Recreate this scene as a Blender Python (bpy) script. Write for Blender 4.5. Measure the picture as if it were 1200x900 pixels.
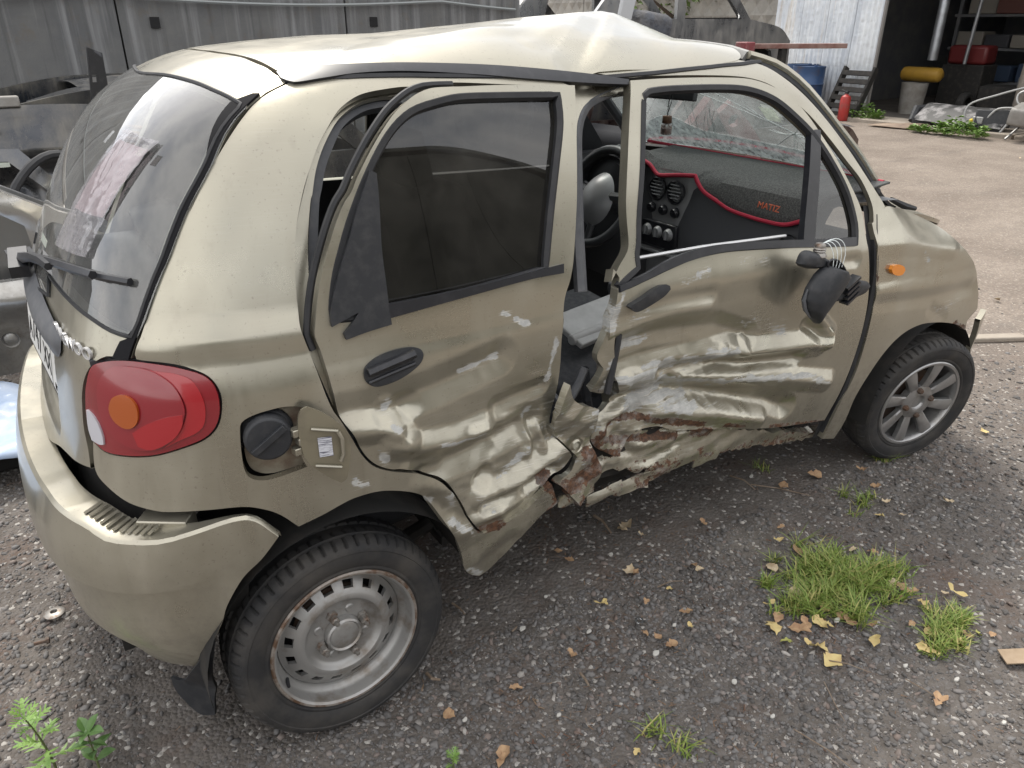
import bpy, bmesh, math, random
import numpy as np
from mathutils import Vector, Matrix, Euler
from mathutils.geometry import delaunay_2d_cdt
R=math.radians
for o in list(bpy.data.objects): bpy.data.objects.remove(o)
SC=bpy.context.scene
COL=SC.collection
# ------------------------------------------------------------------ camera
cd=bpy.data.cameras.new('camera');cam=bpy.data.objects.new('camera',cd);COL.objects.link(cam)
cam.location=(-.401,-2.054,1.586);cam.rotation_euler=(R(64.48),0,R(-32.63))
cd.sensor_width=36;cd.lens=884/1200*36;cd.clip_start=.02;cd.clip_end=2000
SC.camera=cam
# ------------------------------------------------------------------ sky, sun, exposure
SUN_EL=R(58);SUN_AZ=R(6)          # azimuth measured from +y towards +x
wd=bpy.data.worlds.new('World');SC.world=wd;wd.use_nodes=True
nt=wd.node_tree;nt.nodes.clear()
wo=nt.nodes.new('ShaderNodeOutputWorld');bg=nt.nodes.new('ShaderNodeBackground')
sky=nt.nodes.new('ShaderNodeTexSky');sky.sky_type='NISHITA';sky.sun_disc=False
sky.sun_elevation=SUN_EL;sky.sun_rotation=SUN_AZ;sky.air_density=1.0;sky.dust_density=2.5;sky.ozone_density=1.0
tc=nt.nodes.new('ShaderNodeTexCoord');mp=nt.nodes.new('ShaderNodeMapping');mp.inputs['Scale'].default_value=(1,1,2.6)
cn=nt.nodes.new('ShaderNodeTexNoise');cn.inputs['Scale'].default_value=2.2;cn.inputs['Detail'].default_value=8;cn.inputs['Roughness'].default_value=.58
cr=nt.nodes.new('ShaderNodeValToRGB');cr.color_ramp.elements[0].position=.30;cr.color_ramp.elements[1].position=.62
cr.color_ramp.elements[0].color=(.35,.35,.35,1)
mx=nt.nodes.new('ShaderNodeMix');mx.data_type='RGBA'
L=nt.links.new
L(tc.outputs['Generated'],mp.inputs[0]);L(mp.outputs[0],cn.inputs['Vector']);L(cn.outputs[0],cr.inputs[0])
L(cr.outputs[0],mx.inputs['Factor']);L(sky.outputs[0],mx.inputs['A']);mx.inputs['B'].default_value=(12.2,12.0,11.8,1)
L(mx.outputs['Result'],bg.inputs['Color']);bg.inputs['Strength'].default_value=.10;L(bg.outputs[0],wo.inputs[0])
sl=bpy.data.lights.new('sun','SUN');sl.energy=2.0;sl.angle=R(14);sl.color=(1,.95,.87)
sun=bpy.data.objects.new('sun',sl);COL.objects.link(sun)
sd=Vector((math.sin(SUN_AZ)*math.cos(SUN_EL),math.cos(SUN_AZ)*math.cos(SUN_EL),math.sin(SUN_EL)))
sun.rotation_euler=sd.to_track_quat('Z','Y').to_euler();sun.location=sd*30
SC.view_settings.view_transform='Standard';SC.view_settings.look='None';SC.view_settings.exposure=.80;SC.view_settings.gamma=1
SC.render.engine='CYCLES'
SC.cycles.use_denoising=True;SC.cycles.max_bounces=10;SC.cycles.transparent_max_bounces=16
SC.cycles.caustics_reflective=False;SC.cycles.caustics_refractive=False;SC.cycles.sample_clamp_indirect=6
random.seed(7);np.random.seed(7)

# ------------------------------------------------------------------ body shell of the car

def ip(x,xs,ys):
    # smooth (pchip-like) interpolation
    xs=np.asarray(xs,float);ys=np.asarray(ys,float);x=np.clip(np.asarray(x,float),xs[0],xs[-1])
    h=np.diff(xs);d=np.diff(ys)/h
    m=np.zeros(len(xs));m[0]=d[0];m[-1]=d[-1]
    for i in range(1,len(xs)-1):
        if d[i-1]*d[i]>0:
            w1=2*h[i]+h[i-1];w2=h[i]+2*h[i-1];m[i]=(w1+w2)/(w1/d[i-1]+w2/d[i])
    i=np.clip(np.searchsorted(xs,x)-1,0,len(xs)-2);t=(x-xs[i])/h[i]
    return (2*t**3-3*t**2+1)*ys[i]+(t**3-2*t**2+t)*h[i]*m[i]+(-2*t**3+3*t**2)*ys[i+1]+(t**3-t**2)*h[i]*m[i+1]
def W(x,z):
    w=ip(z,[.15,.25,.40,.55,.70,.85,.95,1.02,1.12,1.25,1.36,1.46,1.54],[.655,.695,.725,.742,.7475,.745,.735,.712,.678,.634,.593,.548,.50])
    return w*ip(x,[-.6,-.3,0,.4,1.2,1.8,2.3,2.6,2.85],[.93,.965,.985,.998,1,.995,.988,.965,.90])
def XR(y,z):
    xc=ip(z,[.15,.30,.45,.60,.75,.90,1.0,1.1,1.25,1.4,1.5,1.58],[-.42,-.485,-.52,-.515,-.475,-.45,-.435,-.40,-.325,-.22,-.12,-.02])
    a=np.abs(y);return xc+.16*a**2+.10*a**4
def T(x):
    return ip(x,[-.3,-.1,.1,.4,.9,1.2,1.37,1.48,1.57,1.66,1.75,1.83,1.97,2.05,2.33,2.6,2.78,2.87],[1.43,1.50,1.54,1.56,1.568,1.562,1.548,1.53,1.487,1.42,1.342,1.275,1.14,1.09,1.02,.925,.80,.62])
def RF(x,y):
    return T(x)-.10*y**2-.10*y**4
def XF(y,z):
    return ip(z,[.15,.4,.6,.8,.95],[2.86,2.93,2.94,2.89,2.78])-.26*y**2-.25*y**4
def smax(a,b,k):
    h=np.maximum(k-np.abs(a-b),0)/k
    return np.maximum(a,b)+h*h*k*.25
def F(P):
    x,y,z=P[...,0],P[...,1],P[...,2]
    s=np.abs(y)-W(x,z)
    f=smax(s,XR(y,z)-x,.30)
    f=smax(f,z-RF(x,y),.10)
    f=smax(f,x-XF(y,z),.16)
    return f
def vnoise(x,y,seed=0):
    def h(i,j):
        n=np.sin(i*127.1+j*311.7+seed*74.7)*43758.5453;return n-np.floor(n)
    i=np.floor(x);j=np.floor(y);u=x-i;v=y-j;u=u*u*(3-2*u);v=v*v*(3-2*v)
    return (h(i,j)*(1-u)+h(i+1,j)*u)*(1-v)+(h(i,j+1)*(1-u)+h(i+1,j+1)*u)*v
def pdist(x,z,pl):
    d=np.full(np.shape(x),9.)
    for (ax,az),(bx,bz) in zip(pl[:-1],pl[1:]):
        ex,ez=bx-ax,bz-az;l=ex*ex+ez*ez+1e-12
        t=np.clip(((x-ax)*ex+(z-az)*ez)/l,0,1)
        d=np.minimum(d,np.hypot(x-ax-t*ex,z-az-t*ez))
    return d
def sstep(a,b,x):
    t=np.clip((x-a)/(b-a),0,1);return t*t*(3-2*t)
def creases(x,z,L):
    D=np.zeros(np.shape(x))
    for amp,w,pl in L:
        t=np.clip(1-(np.sqrt(pdist(x,z,pl)**2+3e-5)-.0055)/w,0,1)
        D+=amp*t
    return D
def gsp(x,z,cx,cz,sx,sz): return np.exp(-((x-cx)/sx)**2-((z-cz)/sz)**2)

FE={'fd':[(-0.0286,0.0456,[(0.756,0.742),(0.845,0.753),(0.972,0.748),(1.096,0.744),(1.192,0.742),(1.27,0.72),(1.402,0.71),(1.582,0.694)]),(0.0242,0.0304,[(0.952,0.733),(1.101,0.716),(1.277,0.687),(1.483,0.664)]),(-0.022,0.038,[(0.816,0.731),(0.944,0.711),(1.158,0.66),(1.401,0.611),(1.656,0.539)]),(0.0286,0.0418,[(0.984,0.664),(1.197,0.596),(1.398,0.529),(1.482,0.488)]),(-0.0242,0.038,[(0.961,0.595),(1.185,0.538),(1.36,0.477)]),(-0.0132,0.038,[(0.739,0.884),(0.835,0.902),(0.958,0.91),(1.077,0.899)]),(0.0132,0.038,[(0.74,0.852),(0.887,0.86),(1.13,0.834),(1.259,0.78)]),(-0.0176,0.0266,[(1.544,0.781),(1.62,0.716),(1.599,0.685)]),(0.0132,0.0228,[(1.499,0.766),(1.562,0.714)]),(-0.011,0.0167,[(1.246,0.714),(1.249,0.764)]),(-0.0088,0.0152,[(1.147,0.723),(1.165,0.755)]),(-0.0176,0.0228,[(0.685,0.65),(0.749,0.701),(0.818,0.708)]),(0.0198,0.0228,[(0.726,0.629),(0.783,0.657),(0.886,0.663)]),(-0.0154,0.019,[(0.765,0.552),(0.788,0.61),(0.858,0.635)]),(0.011,0.0304,[(0.837,0.963),(0.958,0.956),(1.076,0.944)]),(-0.0066,0.0228,[(1.169,0.975),(1.273,1.018)]),(0.011,0.0228,[(1.234,1.004),(1.274,1.022)]),(0.0132,0.0228,[(1.634,0.945),(1.693,0.938)])],'rd':[(0.0154,0.0456,[(0.039,0.872),(0.139,0.868),(0.239,0.879),(0.329,0.893),(0.415,0.909)]),(-0.0176,0.0342,[(0.056,0.837),(0.135,0.82),(0.166,0.784)]),(-0.0198,0.0342,[(0.139,0.775),(0.207,0.751),(0.288,0.739),(0.366,0.747)]),(0.0132,0.0304,[(0.137,0.847),(0.183,0.851)]),(-0.011,0.0228,[(0.135,0.863),(0.142,0.818)]),(0.0242,0.0456,[(0.211,0.686),(0.303,0.683),(0.41,0.694),(0.504,0.71)]),(-0.0264,0.038,[(0.365,0.558),(0.431,0.548),(0.509,0.57),(0.568,0.59),(0.614,0.602)]),(0.0176,0.0228,[(0.36,0.599),(0.374,0.613)]),(0.022,0.0266,[(0.375,0.529),(0.471,0.528),(0.571,0.554)]),(-0.0132,0.0167,[(0.499,0.707),(0.515,0.651),(0.501,0.627)]),(-0.0132,0.0152,[(0.533,0.688),(0.55,0.63)]),(0.011,0.0152,[(0.518,0.692),(0.53,0.646)]),(-0.0088,0.0228,[(0.172,0.699),(0.244,0.693)]),(-0.0176,0.0228,[(0.339,0.497),(0.415,0.498),(0.472,0.518)]),(-0.011,0.019,[(0.339,0.741),(0.392,0.739),(0.484,0.734)]),(0.011,0.0228,[(0.411,0.789),(0.541,0.798)])],'qd':[(-0.012,0.03,[(0.204,0.656),(0.253,0.623),(0.273,0.593)]),(0.014,0.035,[(0.232,0.591),(0.273,0.559),(0.305,0.511)]),(-0.01,0.03,[(0.273,0.505),(0.306,0.479)]),(-0.01,0.05,[(0.323,0.358),(0.402,0.383),(0.5,0.429)]),(0.01,0.03,[(0.381,0.358),(0.443,0.392)]),(-0.009,0.035,[(-0.283,1.051),(-0.167,1.058),(-0.016,1.052)])],'wing':[(-0.0045,0.035,[(1.8,0.968),(1.942,0.948),(2.097,0.923),(2.252,0.886)]),(-0.005,0.03,[(1.833,0.808),(2.087,0.783),(2.433,0.755)]),(0.004,0.03,[(1.846,0.768),(2.105,0.737),(2.457,0.708)]),(0.004,0.03,[(2.179,0.685),(2.281,0.632)])],'scrape':[(0.016,1,[(0.761,0.811),(0.772,0.829),(0.798,0.851),(0.883,0.843)]),(0.02,1,[(0.845,0.751),(0.95,0.753),(1.063,0.739),(1.21,0.742)]),(0.014,1,[(0.741,0.75),(0.805,0.748),(0.92,0.734)]),(0.01,1,[(0.956,0.706),(1.061,0.673),(1.211,0.641),(1.427,0.615),(1.549,0.589)]),(0.034,1,[(0.89,0.635),(0.93,0.651),(0.988,0.635),(1.077,0.59)]),(0.018,1,[(0.925,0.689),(0.972,0.667)]),(0.01,1,[(1.55,0.585),(1.642,0.538)]),(0.012,1,[(0.775,0.987),(0.75,0.949),(0.741,0.906)]),(0.012,0.6,[(0.973,0.984),(1.061,0.996)]),(0.01,0.6,[(1.193,1.002),(1.293,0.996)]),(0.02,0.55,[(1.18,0.815),(1.278,0.812),(1.389,0.77)]),(0.012,0.6,[(0.806,0.924),(0.855,0.92)]),(0.01,0.7,[(0.695,0.647),(0.73,0.591)]),(0.02,0.7,[(0.682,0.686),(0.779,0.693),(0.849,0.709)]),(0.008,1,[(0.313,0.899),(0.359,0.904),(0.409,0.911)]),(0.007,1,[(0.43,1.01),(0.447,1.0)]),(0.007,1,[(0.462,0.989),(0.495,0.973)]),(0.012,0.7,[(0.411,0.58),(0.506,0.635)]),(0.006,1,[(0.576,0.923),(0.56,0.81)]),(0.01,0.9,[(0.499,0.721),(0.513,0.735)]),(0.008,0.8,[(0.14,0.873),(0.131,0.86)]),(0.008,0.9,[(0.135,0.828),(0.149,0.816)]),(0.009,1,[(0.114,0.758),(0.12,0.74)]),(0.006,0.8,[(0.247,0.747),(0.288,0.731),(0.365,0.742)]),(0.014,0.6,[(0.347,0.565),(0.395,0.495)]),(0.01,0.7,[(0.53,0.553),(0.599,0.584)]),(0.008,1,[(0.046,0.712),(0.058,0.7),(0.075,0.697)]),(0.008,1,[(0.203,0.619),(0.224,0.594)]),(0.008,1,[(0.265,0.602),(0.283,0.566)]),(0.008,1,[(0.273,0.517),(0.305,0.485)]),(0.01,0.8,[(0.324,0.343),(0.362,0.309)]),(0.006,1,[(0.272,0.523),(0.346,0.452)]),(0.012,0.5,[(2.068,0.906),(2.099,0.861)]),(0.02,0.45,[(2.209,0.678),(2.352,0.673)])],'rust':[(0.012,1,[(0.773,0.568),(0.819,0.609),(0.907,0.59),(0.979,0.561),(1.142,0.514)]),(0.009,1,[(1.223,0.493),(1.295,0.471)]),(0.012,1,[(0.755,0.545),(0.772,0.578)]),(0.014,0.8,[(0.355,0.461),(0.418,0.454)]),(0.022,1,[(0.553,0.535),(0.579,0.489),(0.606,0.448),(0.577,0.444)]),(0.03,1,[(0.617,0.474),(0.668,0.485),(0.718,0.513)]),(0.024,1,[(0.693,0.566),(0.757,0.533),(0.773,0.51)]),(0.014,1,[(0.792,0.55),(0.873,0.524),(0.986,0.498),(1.061,0.48)]),(0.02,1,[(0.774,0.504),(0.853,0.488)]),(0.02,1,[(1.133,0.481),(1.2,0.46)]),(0.012,1,[(2.376,0.59),(2.501,0.537)]),(0.008,0.8,[(1.808,0.868),(1.82,0.856)]),(0.01,0.8,[(1.434,0.429),(1.74,0.355)])]}
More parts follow.
